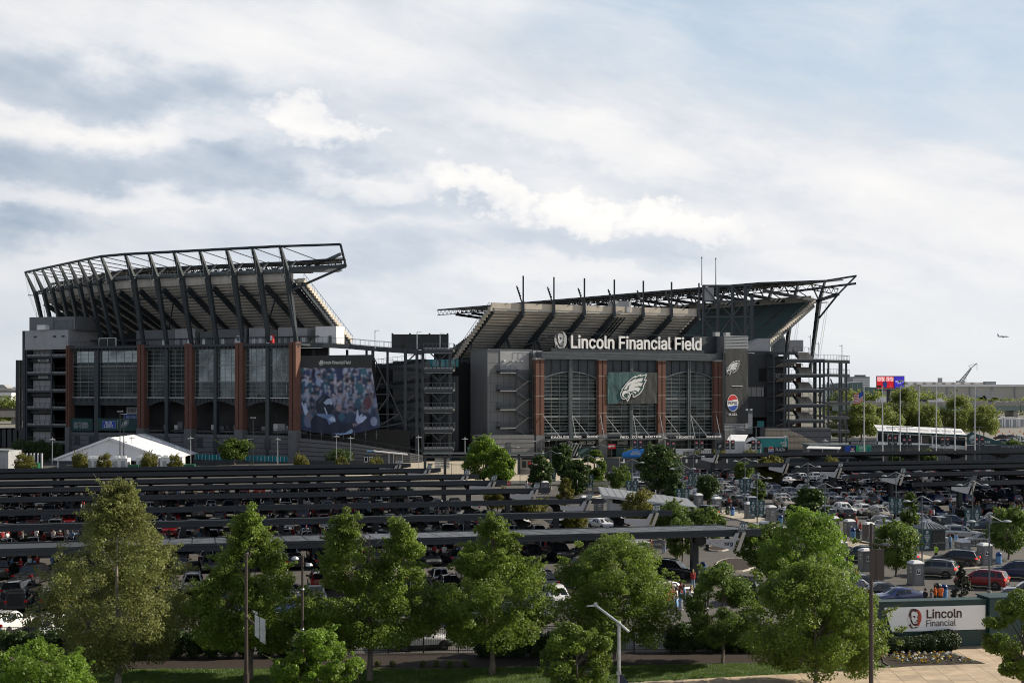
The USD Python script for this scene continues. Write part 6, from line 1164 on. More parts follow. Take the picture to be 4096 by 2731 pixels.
 hm=Manifold.batch_hull([sph(A(-.01,0,1.695),.098*sc,10),sph(A(-.03,0,1.62),.085*sc,10)])
 if woman:hm=hm+limb((A(-.05,0,1.66),.085*sc),(A(-.09,0,1.48),.075*sc),(A(-.10,0,1.34),.05*sc))
 part(t,'hair',hm,hair,smooth=60,local=True)
 if hat:part(t,'cap',Manifold.batch_hull([sph(A(-.005,0,1.715),.103*sc,10),sph(A(.0,0,1.69),.105*sc,10)])+Manifold.batch_hull([sph(A(.09,s*.06,1.695),.012*sc,6)for s in(-1,1)]+[sph(A(.19,s*.045,1.68),.010*sc,6)for s in(-1,1)]),hat,smooth=50,local=True)
 fc=MB()
 for s in(-1,1):fc.box(A(.103,s*.036,1.665),(.014*sc,.030*sc,.013*sc))
 part(t,'eyes',fc,'black_print',local=True);part(t,'mouth',MB().box(A(.096,0,1.588),(.012*sc,.042*sc,.010*sc)),'stop_red',local=True)
 if bag:part(t,'bag',MB().box(A(-.22,.02,1.16),(.18*sc,.32*sc,.42*sc)),'shirt_black',local=True)
 return t
PK={};pcount=0
def person(P,rot,label,group=None,**kw):
 key=tuple(sorted(kw.items()))
 if key not in PK:PK[key]=build_person('person',label,'person',P,rot,group=group,**kw);return PK[key]
 return copy_of(PK[key],'person',P,rot,label,group)
NP=[(3502,2672,150,'person in dark clothes with a dark bag walking left on the paved plaza',dict(pose='walk',top='shirt_black',low='trousers_black',hair='hair_dark',bag=True)),(3524,2676,175,'person in red and white top walking on the plaza beside the dark pole',dict(pose='walk',top='shirt_maroon',low='trousers_black',hair='hair_brown',woman=True)),(3740,2418,170,'person in orange shirt without hat beside the bright blue sedan',dict(pose='folded',top='shirt_orange',low='trousers_black',skin='skin_c')),(3762,2421,95,'person in orange shirt and pale cap seen from behind near the blue bin',dict(pose='hold',top='shirt_orange',low='trousers_black',hat='cap_white')),(3702,2436,200,'person in black cap and black shirt beside the bright blue sedan',dict(pose='stand',top='shirt_black',low='trousers_black',hat='trousers_black',skin='skin_b')),(3726,2438,180,'bearded person in dark grey jacket next to the bright blue sedan',dict(pose='hold',top='shirt_grey',low='trousers_black',skin='skin_b')),(3378,2190,60,'person in lime safety vest with hood standing in the driveway',dict(pose='stand',top='shirt_lime',low='trousers_black',skin='skin_c',vest=True)),(3744,2240,200,'person in lime safety vest beside the ticket kiosk',dict(pose='hips',top='shirt_lime',low='trousers_black',skin='skin_c',vest=True,hair='hair_dark')),(3778,2190,185,'person in grey shirt and red cap behind the metal barrier',dict(pose='stand',top='shirt_grey',low='jeans',hat='cap_red')),(3800,2196,190,'person in light blue shirt with phone behind the metal barrier',dict(pose='hold',top='shirt_blue',low='jeans',hat='cap_red')),(3824,2190,195,'tall person in light blue shirt and dark cap by the toilet cabin',dict(pose='hips',top='shirt_blue',low='trousers_black',hat='trousers_black')),(2772,2352,100,'blond person in red top and jeans beside the nearest canopy column',dict(pose='hold',top='shirt_red',low='jeans_light',hair='hair_blond',woman=True)),(2812,2372,190,'person in white jersey and red cap right of the nearest canopy column',dict(pose='hips',top='shirt_white',low='jeans',hat='cap_red')),(2603,2218,20,'person in red top and black trousers walking behind the white trailer',dict(pose='wave',top='shirt_red',low='trousers_black',hair='hair_brown')),(2655,2212,90,'person in light jeans standing behind the black SUV',dict(pose='stand',top='shirt_grey',low='jeans_light',hair='hair_brown')),(3425,2344,185,'person in red and white jersey beside the dark SUV row',dict(pose='stand',top='shirt_red',low='trousers_khaki',hair='hair_dark',skin='skin_b')),(3424,2118,100,'blond person in red top between the grey toilet cabins',dict(pose='folded',top='shirt_red',low='jeans',hair='hair_blond',woman=True)),(3440,2142,200,'long haired person in red top and jeans beside the blue bin',dict(pose='hold',top='shirt_red',low='jeans',hair='hair_brown',woman=True)),(3390,2050,170,'person in light blue shirt walking near the white sedan',dict(pose='walk',top='shirt_blue',low='jeans_light')),(3376,2048,170,'person in dark shirt walking near the white sedan',dict(pose='walk',top='shirt_navy',low='jeans')),(2318,1957,90,'person in white top walking near the open gate by the trees',dict(pose='stand',top='shirt_white',low='jeans_light',woman=True,hair='hair_brown')),(2106,1958,95,'person in white top and jeans strolling on the plaza by the stop sign',dict(pose='walk',top='shirt_white',low='jeans',woman=True)),(2121,1957,95,'person in purple pink top strolling on the plaza by the stop sign',dict(pose='walk',top='shirt_pink',low='jeans',woman=True,hair='hair_brown')),(2745,1938,100,'person in red shirt walking in the aisle near the round tree',dict(pose='walk',top='shirt_red',low='jeans_light')),(2890,1968,100,'person in dark top walking by the metal barrier in the aisle',dict(pose='walk',top='shirt_black',low='jeans',hair='hair_brown',woman=True)),(2917,2030,200,'person in red jersey on the sidewalk behind the bins',dict(pose='hold',top='shirt_red',low='trousers_black',hat='trousers_black')),(2925,2038,200,'child in blue shirt beside the bins on the sidewalk',dict(pose='stand',top='shirt_navy',low='jeans',hair='hair_blond',sc=.78)),(3118,2060,200,'person in white top beside the second grey toilet cabin',dict(pose='stand',top='shirt_white',low='trousers_black')),(3735,2080,180,'person in white shirt in a group near the head of the right lot',dict(pose='walk',top='shirt_white',low='trousers_black',skin='skin_c')),(3722,2082,180,'person in red shirt in a group near the head of the right lot',dict(pose='stand',top='shirt_red',low='jeans'))]
for x,y,h,lb,kw in NP:person(ground(x,y),H(h),lb,**kw)
CL=[('nearest canopy end',2690,2428,24,1.7,1.2),('behind plane tree',160,2290,8,3.5,1.2),('second canopy left',150,2172,16,6.0,1.2),('second canopy left',250,2180,8,3.5,1.2),('third canopy left',330,2040,22,8.0,1.2),('third canopy left',560,2035,14,4.5,1.2),('third canopy middle',1300,2070,22,6.5,1.2),('third canopy middle',1480,2062,14,3.0,1.2),('second canopy middle',1230,2165,14,4.0,1.2),('second canopy middle',760,2175,8,3.0,1.2),('nearest canopy middle',2150,2225,10,2.6,1.2),('nearest canopy middle',1790,2240,8,1.8,1.2),('right edge crowd',3950,2052,34,7.0,2.2),('right edge crowd',4060,2062,24,3.5,2.2),('right middle crowd',3520,2010,26,6.0,2.0),('right middle crowd',3420,1995,10,3.5,2.0),('right back crowd',3900,1975,22,9.0,2.0),('fourth left canopy',1150,2010,12,9.0,1.2),('fourth left canopy',300,2000,12,9.0,1.2),('fifth left canopy',1600,1970,12,7.0,1.2),('fifth left canopy',500,1965,10,14.0,1.2),('behind right barrier',4040,2235,5,1.6,.6)]
TOPS=['shirt_red']*8+['shirt_white']*7+['shirt_blue']*3+['shirt_grey']*3+['shirt_black']*3+['shirt_navy']*2+['shirt_maroon']
VAR=[];rp=np.random.default_rng(23)
for k in range(26):VAR.append(dict(pose=['stand','hold','folded','hips','wave','stand','hold'][k%7],top=TOPS[int(rp.integers(len(TOPS)))],low=['jeans','jeans_light','trousers_black','trousers_khaki'][k%4],hair=['hair_dark','hair_brown','hair_blond'][k%3],woman=bool(k%2),skin=['skin_a','skin_a','skin_b','skin_c'][k%4],hat=[None,None,'cap_red','cap_white',None][k%5]if not k%2 else None,shorts=(k%6==0)))
TW=dict(shirt_red='red',shirt_white='white',shirt_blue='light blue',shirt_grey='grey',shirt_black='black',shirt_navy='navy',shirt_maroon='maroon',shirt_orange='orange',shirt_lime='lime',shirt_pink='pink');LW=dict(jeans='blue jeans',jeans_light='pale jeans',trousers_black='black trousers',trousers_khaki='khaki trousers')
allp=[]
for where,x,y,n,w,d in CL:
 c=ground(x,y);pts=[]
 for _ in range(n):
  for _ in range(30):
   p=c+LU*rp.normal(0,w*.55)+LV*rp.normal(0,d)
   if p[1]>97 and all(np.hypot(*(p-q)[:2])>.55 for q in pts):pts.append(p);break
 for p in pts:allp.append((where,p,VAR[int(rp.integers(len(VAR)))],rp.uniform(0,6.28)))
lab={}
for i,(where,p,v,r)in enumerate(allp[:268]):lab.setdefault((where.replace(',',''),v['top'],v['low'],v['hat']),[]).append((p[0],i))
rank={i:(k+1,len(q))for q in lab.values()for k,(_,i)in enumerate(sorted(q))}
for i,(where,p,v,r)in enumerate(allp[:268]):
 k,n=rank[i];lb=f'person in {TW[v["top"]]} top, {LW[v["low"]]}'+(f', {"red" if v["hat"] == "cap_red" else "white"} cap' if v['hat']else '')+(f', {ordinal(k)} such from left' if n>1 else '')+', '+where.replace(',','')
 w=lb.split();lb=' '.join(w[:16]);person(p,r,lb,'tailgating fans standing in the car park',**v)
print('people',len(allp)+len(NP))
# --- trees
def leafy(rs,centers,radii,per,size,flat=.75,droop=0.0):
 """Leaf clumps: small folded leaf faces scattered through blobs (centers, radii)."""
 V,Fc=[],[];n0=0;C,Rr=np.array(centers),np.array(radii);cnt=np.maximum(6,(per*Rr**2/(Rr**2).mean())).astype(int)
 c=np.repeat(C,cnt,0);r=np.repeat(Rr,cnt);n=len(c)
 d=rs.normal(size=(n,3));d/=np.linalg.norm(d,axis=1,keepdims=True);rad=r*rs.uniform(.25,1.0,n)**.45;p=c+d*rad[:,None]*np.array([1,1,flat]);p[:,2]-=droop*rs.uniform(0,1,n)**2*r
 nrm=d*.55+rs.normal(size=(n,3))*.55+np.array([0,0,.55]);nrm/=np.linalg.norm(nrm,axis=1,keepdims=True);a=np.cross(nrm,rs.normal(size=(n,3)));a/=np.linalg.norm(a,axis=1,keepdims=True);b=np.cross(nrm,a);s=size*rs.uniform(.6,1.25,n)[:,None]
 v=np.stack([p-a*s*.62,p+b*s*.42-nrm*s*.10,p+a*s*.62,p-b*s*.42-nrm*s*.10],1).reshape(-1,3);i=np.arange(n)*4
 return v,np.stack([i,i+1,i+2,i+3],1)
def tree_parts(t,rs,h,w,shape,leaf,bark,leaves,lsize,trunk_h,trunk_r,blobs,lean=0.0,tops=1,fat=1.0):
 """Tapered trunk, limbs out to leaf clumps placed on the crown's envelope."""
 crown_h=h-trunk_h;cs,rr=[],[]
 def env(f):
  if shape=='cone':return(1-f)**.80*(.35+.65*min(1,f/.14))if f<.98 else.04
  if shape=='oval':return math.sin(math.pi*min(1,max(0.02,f*.90+.10)))**.62
  if shape=='plane':return(min(1,(f+.10)/.30))**.8*(1-max(0,f-.20)/.82)**1.0+.03
  if shape=='round':return math.sqrt(max(.02,1-(2*f-1)**2))
  return math.sqrt(max(.03,1-(1.35*f-.35)**2))*(.65+.35*min(1,f/.3))
 sd_=float(rs.uniform(0,90));tp=[(0,0)]if tops==1 else[(-w*.17,0),(w*.20,.2)]
 for k in range(blobs):
  f=rs.uniform(0,1)**(1.05 if shape!='cone' else 1.35);ph=k*2.39996+rs.normal(0,.25);e=env(f)*w/2*(.70+.55*float(meshkit.noise(np.array([math.cos(ph)*1.6+sd_,math.sin(ph)*1.6,f*4.5]),4)));q=rs.uniform(.45,1.0)**.5;tx,ty=tp[k%len(tp)];sh=min(1,f*1.6)if tops>1 else 0;ee=e*(1 if tops==1 else 1-.35*sh)
  cs.append((tx*sh+math.cos(ph)*ee*q*.9,ty*sh+math.sin(ph)*ee*q*.88,trunk_h+f*crown_h*.95*(1 if k%len(tp)==0 else.97)));rr.append(w*.5*fat*rs.uniform(.13,.30)*(1-.55*f if shape in('cone','plane')else 1.0));q0=rs.uniform(.88,1.10);(cs.append((tx*sh+math.cos(ph+.3)*ee*q0,ty*sh+math.sin(ph+.3)*ee*q0,cs[-1][2]+rs.uniform(.1,.7)*rr[-1]*2)),rr.append(w*.5*rs.uniform(.05,.10)))if k%2==0 else None;tw=np.array([math.cos(ph-.5),math.sin(ph-.5),rs.uniform(-.1,.8)]);b_=np.array(cs[-1]);[(cs.append(tuple(b_+tw*w*(.025+.028*j_))),rr.append(w*.5*(.055-.012*j_)))for j_ in range(3)]if k%3==0 else None
 for tx,ty in tp:[(cs.append((tx+rs.normal(0,.05*w),ty+rs.normal(0,.05*w),h-.3-.28*q_-(0.3 if ty else 0))),rr.append(.035*w+.006*w*q_))for q_ in range(5)]
 v,f=leafy(rs,cs,rr,1.25*leaves/len(cs),lsize);part(t,'crown',(v,f),leaf,local=True)
 mb=MB();n=9;L=np.linspace(0,1,n);mb.tube([V3(lean*(l**2)*h*.2+.05*math.sin(l*7),.04*math.cos(l*5),l*h*.86)for l in L],[trunk_r*(1.25 if l==0 else 1)*(1-.9*l)+.012 for l in L],8);tr=part(t,'trunk',mb,bark,smooth=60,local=True);mb=MB()
 for c,r in list(zip(cs,rr))[:min(len(cs),46)]:
  c=np.array(c);z0=max(trunk_h*.85,min(h*.8,c[2]-np.hypot(c[0],c[1])*.85));a=V3(0,0,z0);m=a*.45+c*.55+V3(0,0,.12*np.hypot(c[0],c[1]));r0=max(.02,trunk_r*.42*(1-z0/h));mb.tube([a,m,c,c+(c-m)*.35+V3(0,0,r*.2)],[r0,r0*.65,r0*.35,.008],5,False)
 part(t,'limbs',mb,bark,local=True)
TREES=[('plane_tree','tall conical plane tree with pale trunk, far left of the foreground row',470,82.5,12.9,10.9,'plane','leaf_plane','pale_bark',66000,.128,2.0,.20,190,{}),('plane_tree','broad tree right of the tall conical plane tree, behind the brown sign pole',1000,84.5,11.0,8.6,'plane','leaf_maple','bark',46000,.142,2.3,.16,130,{}),('plane_tree','twin topped broad tree in the middle of the foreground row',1478,84.0,10.8,9.3,'plane','leaf_maple','bark',52000,.142,2.5,.18,150,dict(tops=2)),('plane_tree','single topped broad tree right of the twin topped tree',1968,86.0,10.4,9.2,'plane','leaf_maple','bark',50000,.142,2.4,.17,140,{}),('plane_tree','wide tree behind the grey street lamp with bent arm',2462,91.0,8.3,8.3,'dome','leaf_maple','bark',40000,.142,1.5,.14,100,{}),('young_tree','light green young tree at the bottom beside the grey street lamp',2310,76.5,4.9,4.6,'dome','leaf_maple','bark',15000,.145,.9,.07,52,{}),('young_tree','small tree right of the grey street lamp with a mulch ring',2890,89.5,6.6,5.4,'oval','leaf_mid','bark',18000,.14,1.6,.09,60,{}),('broad_tree','large tree in front of the fence left of the white Lincoln sign',3262,82.0,7.5,8.7,'dome','leaf_maple','bark',42000,.142,1.3,.12,110,{}),('broad_tree','bright tree behind the large tree left of the dark pole',3225,99.0,9.3,7.6,'oval','leaf_bright','bark',34000,.145,1.8,.13,95,{}),('young_tree','pale green tree cut by the right edge before the green LOT sign',4088,78.5,6.5,4.6,'dome','leaf_maple','bark',15000,.145,1.6,.09,50,{}),('young_tree','bright green tree at the bottom left corner',165,72.0,4.7,5.8,'dome','leaf_bright','bark',22000,.13,.7,.08,64,{}),('young_tree','bright feathery tree at the bottom before the black lamp pole',1272,75.0,4.9,4.9,'dome','leaf_bright','bark',16000,.15,.9,.08,54,{})]
LOT_TREES=[('lot_tree','dark leafy tree at the end of the nearest canopy',3052,130.5,5.0,5.4,'round','leaf_mid'),('lot_tree','slim tall dark tree on the sidewalk before the lamp banners',3240,162,6.3,4.8,'oval','leaf_dark'),('lot_tree','round headed tree on a clear trunk by the driveway',3583,131,5.2,4.7,'round','leaf_mid'),('lot_tree','narrow upright tree behind the round headed driveway tree',3640,170,5.3,2.2,'oval','leaf_mid'),('lot_tree','spreading tree at the right edge behind the toilet cabins',4034,144,5.4,4.8,'round','leaf_mid'),('lot_tree','spring green tree below the white sloping roof, left one',2560,172,5.4,4.6,'dome','leaf_spring'),('lot_tree','green tree below the white sloping roof, middle one',2690,161,4.9,4.8,'dome','leaf_mid'),('lot_tree','green tree below the white sloping roof, right one',2830,157,4.4,4.6,'dome','leaf_mid'),('lot_tree','big dark round tree right of the white sloping roof',2636,222,9.2,6.9,'round','leaf_dark'),('lot_tree','small dark tree beside the big round tree by the toilets',2700,208,5.2,3.0,'oval','leaf_dark'),('lot_tree','round tree above the first grey toilet cabins',2830,212,4.8,3.7,'round','leaf_dark'),('lot_tree','narrow tree beside the second pair of sidewalk cabins',3035,214,4.0,2.3,'oval','leaf_mid'),('lot_tree','loose yellowish tree among the parked cars near the right canopies',3085,244,6.0,4.8,'round','leaf_spring'),('lot_tree','smaller tree left of the loose yellowish one among parked cars',2972,254,4.6,3.6,'round','leaf_mid'),('lot_tree','large bright tree at the left of the stadium gate',1935,257,9.2,7.2,'oval','leaf_bright'),('lot_tree','bright lower tree joined to the large gate tree',2005,254,7.2,5.0,'oval','leaf_bright'),('lot_tree','dark oval tree beside the open iron gate',2160,241,6.4,4.2,'oval','leaf_dark'),('lot_tree','tall dark tree on a clear trunk behind the lamp banners',2245,259,7.8,4.5,'round','leaf_dark'),('lot_tree','dark bushy tree before the tall one, right of the gate',2305,228,6.2,4.7,'oval','leaf_dark'),('lot_tree','lighter tree before the pro shop front',2377,257,6.8,5.1,'oval','leaf_mid'),('lot_tree','loose tree before the blue inflatable',2478,236,4.8,4.6,'dome','leaf_mid'),('lot_tree','pale young tree between the far canopy ends and the gate trees',2262,207,4.6,2.8,'oval','leaf_spring'),('lot_tree','pale low tree behind the third canopy end',2120,187,3.2,5.4,'dome','leaf_spring'),('lot_tree','pale green tree under the second canopy end',2296,167,3.6,3.4,'dome','leaf_spring'),('lot_tree','pale low tree behind the fourth canopy end',1990,200,3.3,4.0,'dome','leaf_spring'),('lot_tree','young tree in the island left of the white trailer',2730,139,5.2,3.4,'dome','leaf_mid'),('wall_tree','small spring tree before the white counter at the stadium front',2770,300,4.4,4.6,'dome','leaf_spring'),('wall_tree','small spring tree before the bird head board on the granite pier',2874,300,4.6,4.6,'dome','leaf_spring'),('wall_tree','small spring tree before the blue inflatable',2526,300,4.6,4.4,'dome','leaf_spring'),('wall_tree','small spring tree behind the big dark round tree',2640,303,5.4,4.6,'dome','leaf_spring'),('wall_tree','small spring tree before the open white tent',3005,302,4.4,4.2,'dome','leaf_spring'),('wall_tree','small spring tree before the teal shop trailer',3122,305,4.0,3.4,'dome','leaf_spring'),('wall_tree','small spring tree left of the ticket hall boards',3240,306,4.0,3.6,'dome','leaf_spring'),('wall_tree','small spring tree below the ticket hall sign',3355,306,4.0,3.4,'dome','leaf_spring'),('wall_tree','small spring tree before the third white flagpole',3590,300,4.8,3.8,'dome','leaf_mid'),('wall_tree','small spring tree between the fourth and fifth flagpoles',3710,298,4.8,4.6,'dome','leaf_mid'),('wall_tree','spring tree behind the farthest right canopy sign',3330,276,4.2,3.4,'dome','leaf_spring'),('wall_tree','reddish spring shrub tree at far left before the white marquee',95,285,4.6,4.6,'dome','leaf_spring'),('wall_tree','spring shrub tree left of the first white trailer',322,285,4.6,3.4,'dome','leaf_spring'),('wall_tree','spring shrub tree between the two white trailers',420,285,4.6,3.4,'dome','leaf_spring'),('wall_tree','spring shrub tree before the second white trailer, left',595,285,4.6,3.4,'dome','leaf_spring'),('wall_tree','spring shrub tree before the second white trailer, right',700,285,4.4,3.4,'dome','leaf_spring'),('wall_tree','spring shrub tree at the middle of the farthest left canopy',1205,278,4.6,3.2,'dome','leaf_spring'),('wall_tree','spring shrub tree near the ticket booth roof',1365,278,4.4,3.2,'dome','leaf_spring'),('wall_tree','spring shrub tree at the right of the farthest left canopy',1500,274,4.2,3.2,'dome','leaf_spring'),('stadium_tree','dark green tree against the granite base of the glass hall',938,326,6.2,8.6,'dome','leaf_mid'),('stadium_tree','dark shrub mass below the crowd poster',1365,322,3.6,7.4,'dome','leaf_dark'),('stadium_tree','dark tree at the foot of the far left stair tower',95,335,5.4,8.0,'dome','leaf_dark'),('stadium_tree','second dark tree at the foot of the stair tower',160,338,5.0,7.0,'dome','leaf_dark'),('stadium_tree','dark shrub tree left of the white marquee end',225,340,4.4,4.0,'dome','leaf_dark'),('far_tree','airy far tree behind the first flagpole',3445,470,13.5,14,'dome','leaf_far'),('far_tree','airy far tree behind the second flagpole',3525,480,12.5,15,'dome','leaf_far'),('far_tree','tallest airy far tree behind the third flagpole',3620,500,18.5,15.5,'dome','leaf_far'),('far_tree','airy far tree behind the fourth flagpole',3712,490,13.0,10.5,'dome','leaf_far'),('far_tree','broad airy far tree behind the fifth flagpole',3832,500,15.5,13.0,'dome','leaf_far'),('far_tree','rounded far tree behind the last flagpole',3935,480,13.0,12.5,'dome','leaf_far'),('far_tree','low far tree left of the tall far trees behind the ramp decks',3365,470,9.5,10,'dome','leaf_far'),('far_tree','tree behind the fence at the right edge by the pale sign letters',4050,330,5.6,6.5,'dome','leaf_mid')]
ts=np.random.default_rng(5)
for nm,lb,x,D,h,w,shp,lf,bk,nl,ls,th,tr,nb,ex in TREES:
 t=thing(nm,lb,'tree',((x-2048)*D/F,D,0.0));tree_parts(t,ts,h,w,shp,lf,bk,nl,ls,th,tr,nb,**ex)
PT={}
for i,(nm,lb,x,D,h,w,shp,lf)in enumerate(LOT_TREES):
 loc=((x-2048)*D/F,D,-0.3 if D>400 else 0.0);key=(shp,lf,nm if nm in('far_tree',)else '',i%2);f=w/h
 if key not in PT:t=thing(nm,lb,'tree',loc);PT[key]=(t,h,w);tree_parts(t,ts,h,w,shp,lf,'bark',5200 if h<6 else 9000,(.24 if h<6 else.34)*(1.5 if nm=='far_tree' else 1),h*(.26 if shp!='oval' else.12)*(.5 if nm=='wall_tree' else 1),.035*h*.6,44 if h<6 else 60,fat=1.4)
 else:t,h0,w0=PT[key];copy_of(t,nm,loc,ts.uniform(0,6.28),lb,cat='tree',scale=(w/w0,w/w0,h/h0))
def conifer():
 t=thing('conifer','small dark conifer beside the red SUV and blue bin','tree',tuple(ground(3848,2404)));cs,rr=[],[]
 for k in range(70):
  f=ts.uniform(0,1);a=k*2.4;r=1.35*(1-f)**.9*ts.uniform(.3,1);cs.append((r*math.cos(a),r*math.sin(a),.15+3.1*f));rr.append(.28*(1-.6*f))
 part(t,'crown',leafy(ts,cs,rr,110,.09),'leaf_conifer',local=True);part(t,'trunk',MB().tube([(0,0,0),(0,0,3.1)],[.09,.02],6),'bark',local=True)
conifer()
def shrub(name,label,pts,r,n,sz,leaf,group=None,cat='shrub'):
 c=np.mean(pts,0);t=thing(name,label,cat,(c[0],c[1],0),group=group);q=np.array(pts)-np.array([c[0],c[1],0]);rr=np.full(len(q),r)*ts.uniform(.85,1.15,len(q))
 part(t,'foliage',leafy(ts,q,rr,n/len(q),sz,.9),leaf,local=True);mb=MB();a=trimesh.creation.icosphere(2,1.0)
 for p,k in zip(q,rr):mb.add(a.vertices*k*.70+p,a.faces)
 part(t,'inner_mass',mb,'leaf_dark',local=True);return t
def row(x0,y0,x1,y1,n,z):a,b=ground(x0,y0),ground(x1,y1);return[a+(b-a)*k/max(1,n-1)+V3(0,0,z)for k in range(n)]
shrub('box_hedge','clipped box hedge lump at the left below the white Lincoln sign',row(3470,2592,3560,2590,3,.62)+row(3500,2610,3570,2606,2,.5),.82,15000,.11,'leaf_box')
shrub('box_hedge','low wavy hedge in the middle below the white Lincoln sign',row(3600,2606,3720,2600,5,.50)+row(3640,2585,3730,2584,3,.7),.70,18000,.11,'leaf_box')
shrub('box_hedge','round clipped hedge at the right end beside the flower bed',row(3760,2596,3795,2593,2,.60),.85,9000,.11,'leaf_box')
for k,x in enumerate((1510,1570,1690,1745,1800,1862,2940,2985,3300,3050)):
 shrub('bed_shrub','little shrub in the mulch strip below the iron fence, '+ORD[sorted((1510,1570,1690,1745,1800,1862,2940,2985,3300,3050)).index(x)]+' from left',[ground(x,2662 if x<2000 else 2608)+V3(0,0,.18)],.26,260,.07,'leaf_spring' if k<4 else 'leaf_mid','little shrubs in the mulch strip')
FH=np.random.default_rng(3)
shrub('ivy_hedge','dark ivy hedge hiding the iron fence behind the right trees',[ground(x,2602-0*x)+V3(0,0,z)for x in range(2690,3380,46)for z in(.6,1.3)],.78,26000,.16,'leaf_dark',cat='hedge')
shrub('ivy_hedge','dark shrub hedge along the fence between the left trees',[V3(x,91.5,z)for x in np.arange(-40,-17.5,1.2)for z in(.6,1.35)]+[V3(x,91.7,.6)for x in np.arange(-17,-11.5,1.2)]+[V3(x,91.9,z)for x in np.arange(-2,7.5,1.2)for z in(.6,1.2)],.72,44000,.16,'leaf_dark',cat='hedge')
def flowers():
 t=thing('flower_bed','bed of yellow, white and purple pansies in dark mulch','flower bed',tuple(ground(3650,2635)));P=Polygon([gpt(3470,2610),gpt(3560,2604),gpt(3790,2614),gpt(3900,2648),gpt(3700,2654),gpt(3600,2650)]);x0,y0,x1,y1=P.bounds;k=0;G_=MB();seen=[]
 while k<105:
  p=np.array([FH.uniform(x0,x1),FH.uniform(y0,y1)])
  if not P.contains(Point(p))or any(np.hypot(*(p-q))<.22 for q in seen):continue
  seen.append(p);q=V3(p[0],p[1],.12);v,f=leafy(FH,[q],[.10],12,.09);G_.add(v,f);v,f=leafy(FH,[q+V3(0,0,.06)],[.09],13,.10,.5);part(t,'pansy',(v,f),FH.choice(['petal_white','petal_yellow','petal_white','petal_yellow','petal_purple']));k+=1
 part(t,'pansy_leaves',G_,'leaf_mid',kind='stuff')
flowers()
def grass():
 pr=UsdGeom.PointInstancer.Define(stage,'/World/grass');tag(pr,'short mown grass of the front lawn','grass',kind='stuff');g=np.random.default_rng(8);m=[]
 for k in range(3):
  mb=MB()
  for q in range(16):
   a=g.uniform(0,6.28);p=V3(g.uniform(-.2,.2),g.uniform(-.2,.2),0);tip=p+V3(.05*math.cos(a),.05*math.sin(a),g.uniform(.06,.13));w=V3(-math.sin(a),math.cos(a),0)*.012;mb.add([p-w,p+w,tip],[[0,1,2]])
  v,f=mb.get();raw(f'/World/grass/tuft_{k}',v,f,'grass');m.append(Sdf.Path(f'/World/grass/tuft_{k}'))
 pr.CreatePrototypesRel().SetTargets(m);L=Polygon([(-2,70),(30,70),(30,93)]+[(24,90),(-4,88),(-42,88),(-42,70)]);L=Polygon([(-42,71),(34,71),(26,92),(23,90),(-4,87.7),(-42,87.4)]).difference(PLAZA).difference(Polygon([gpt(3380,2640),gpt(3480,2652),gpt(3600,2668),gpt(3692,2662),gpt(3935,2653),gpt(3806,2612),gpt(3560,2600),gpt(3370,2610)]).buffer(.1));x0,y0,x1,y1=L.bounds;pts=np.stack([g.uniform(x0,x1,60000),g.uniform(y0,y1,60000)],1)
 import shapely;pts=pts[shapely.contains_xy(L,pts[:,0],pts[:,1])][:26000];n=len(pts);an=g.uniform(0,6.28,n)
 pr.CreateProtoIndicesAttr(Vt.IntArray([int(x)for x in g.integers(0,3,n)]));pr.CreatePositionsAttr(Vt.Vec3fArray.FromNumpy(np.hstack([pts,np.full((n,1),-.005)]).astype(np.float32)));pr.CreateOrientationsAttr(Vt.QuathArray([Gf.Quath(float(math.cos(a/2)),0.0,0.0,float(math.sin(a/2)))for a in an]));sc=g.uniform(.7,1.3,(n,1)).repeat(3,1);pr.CreateScalesAttr(Vt.Vec3fArray.FromNumpy(sc.astype(np.float32)))
grass()
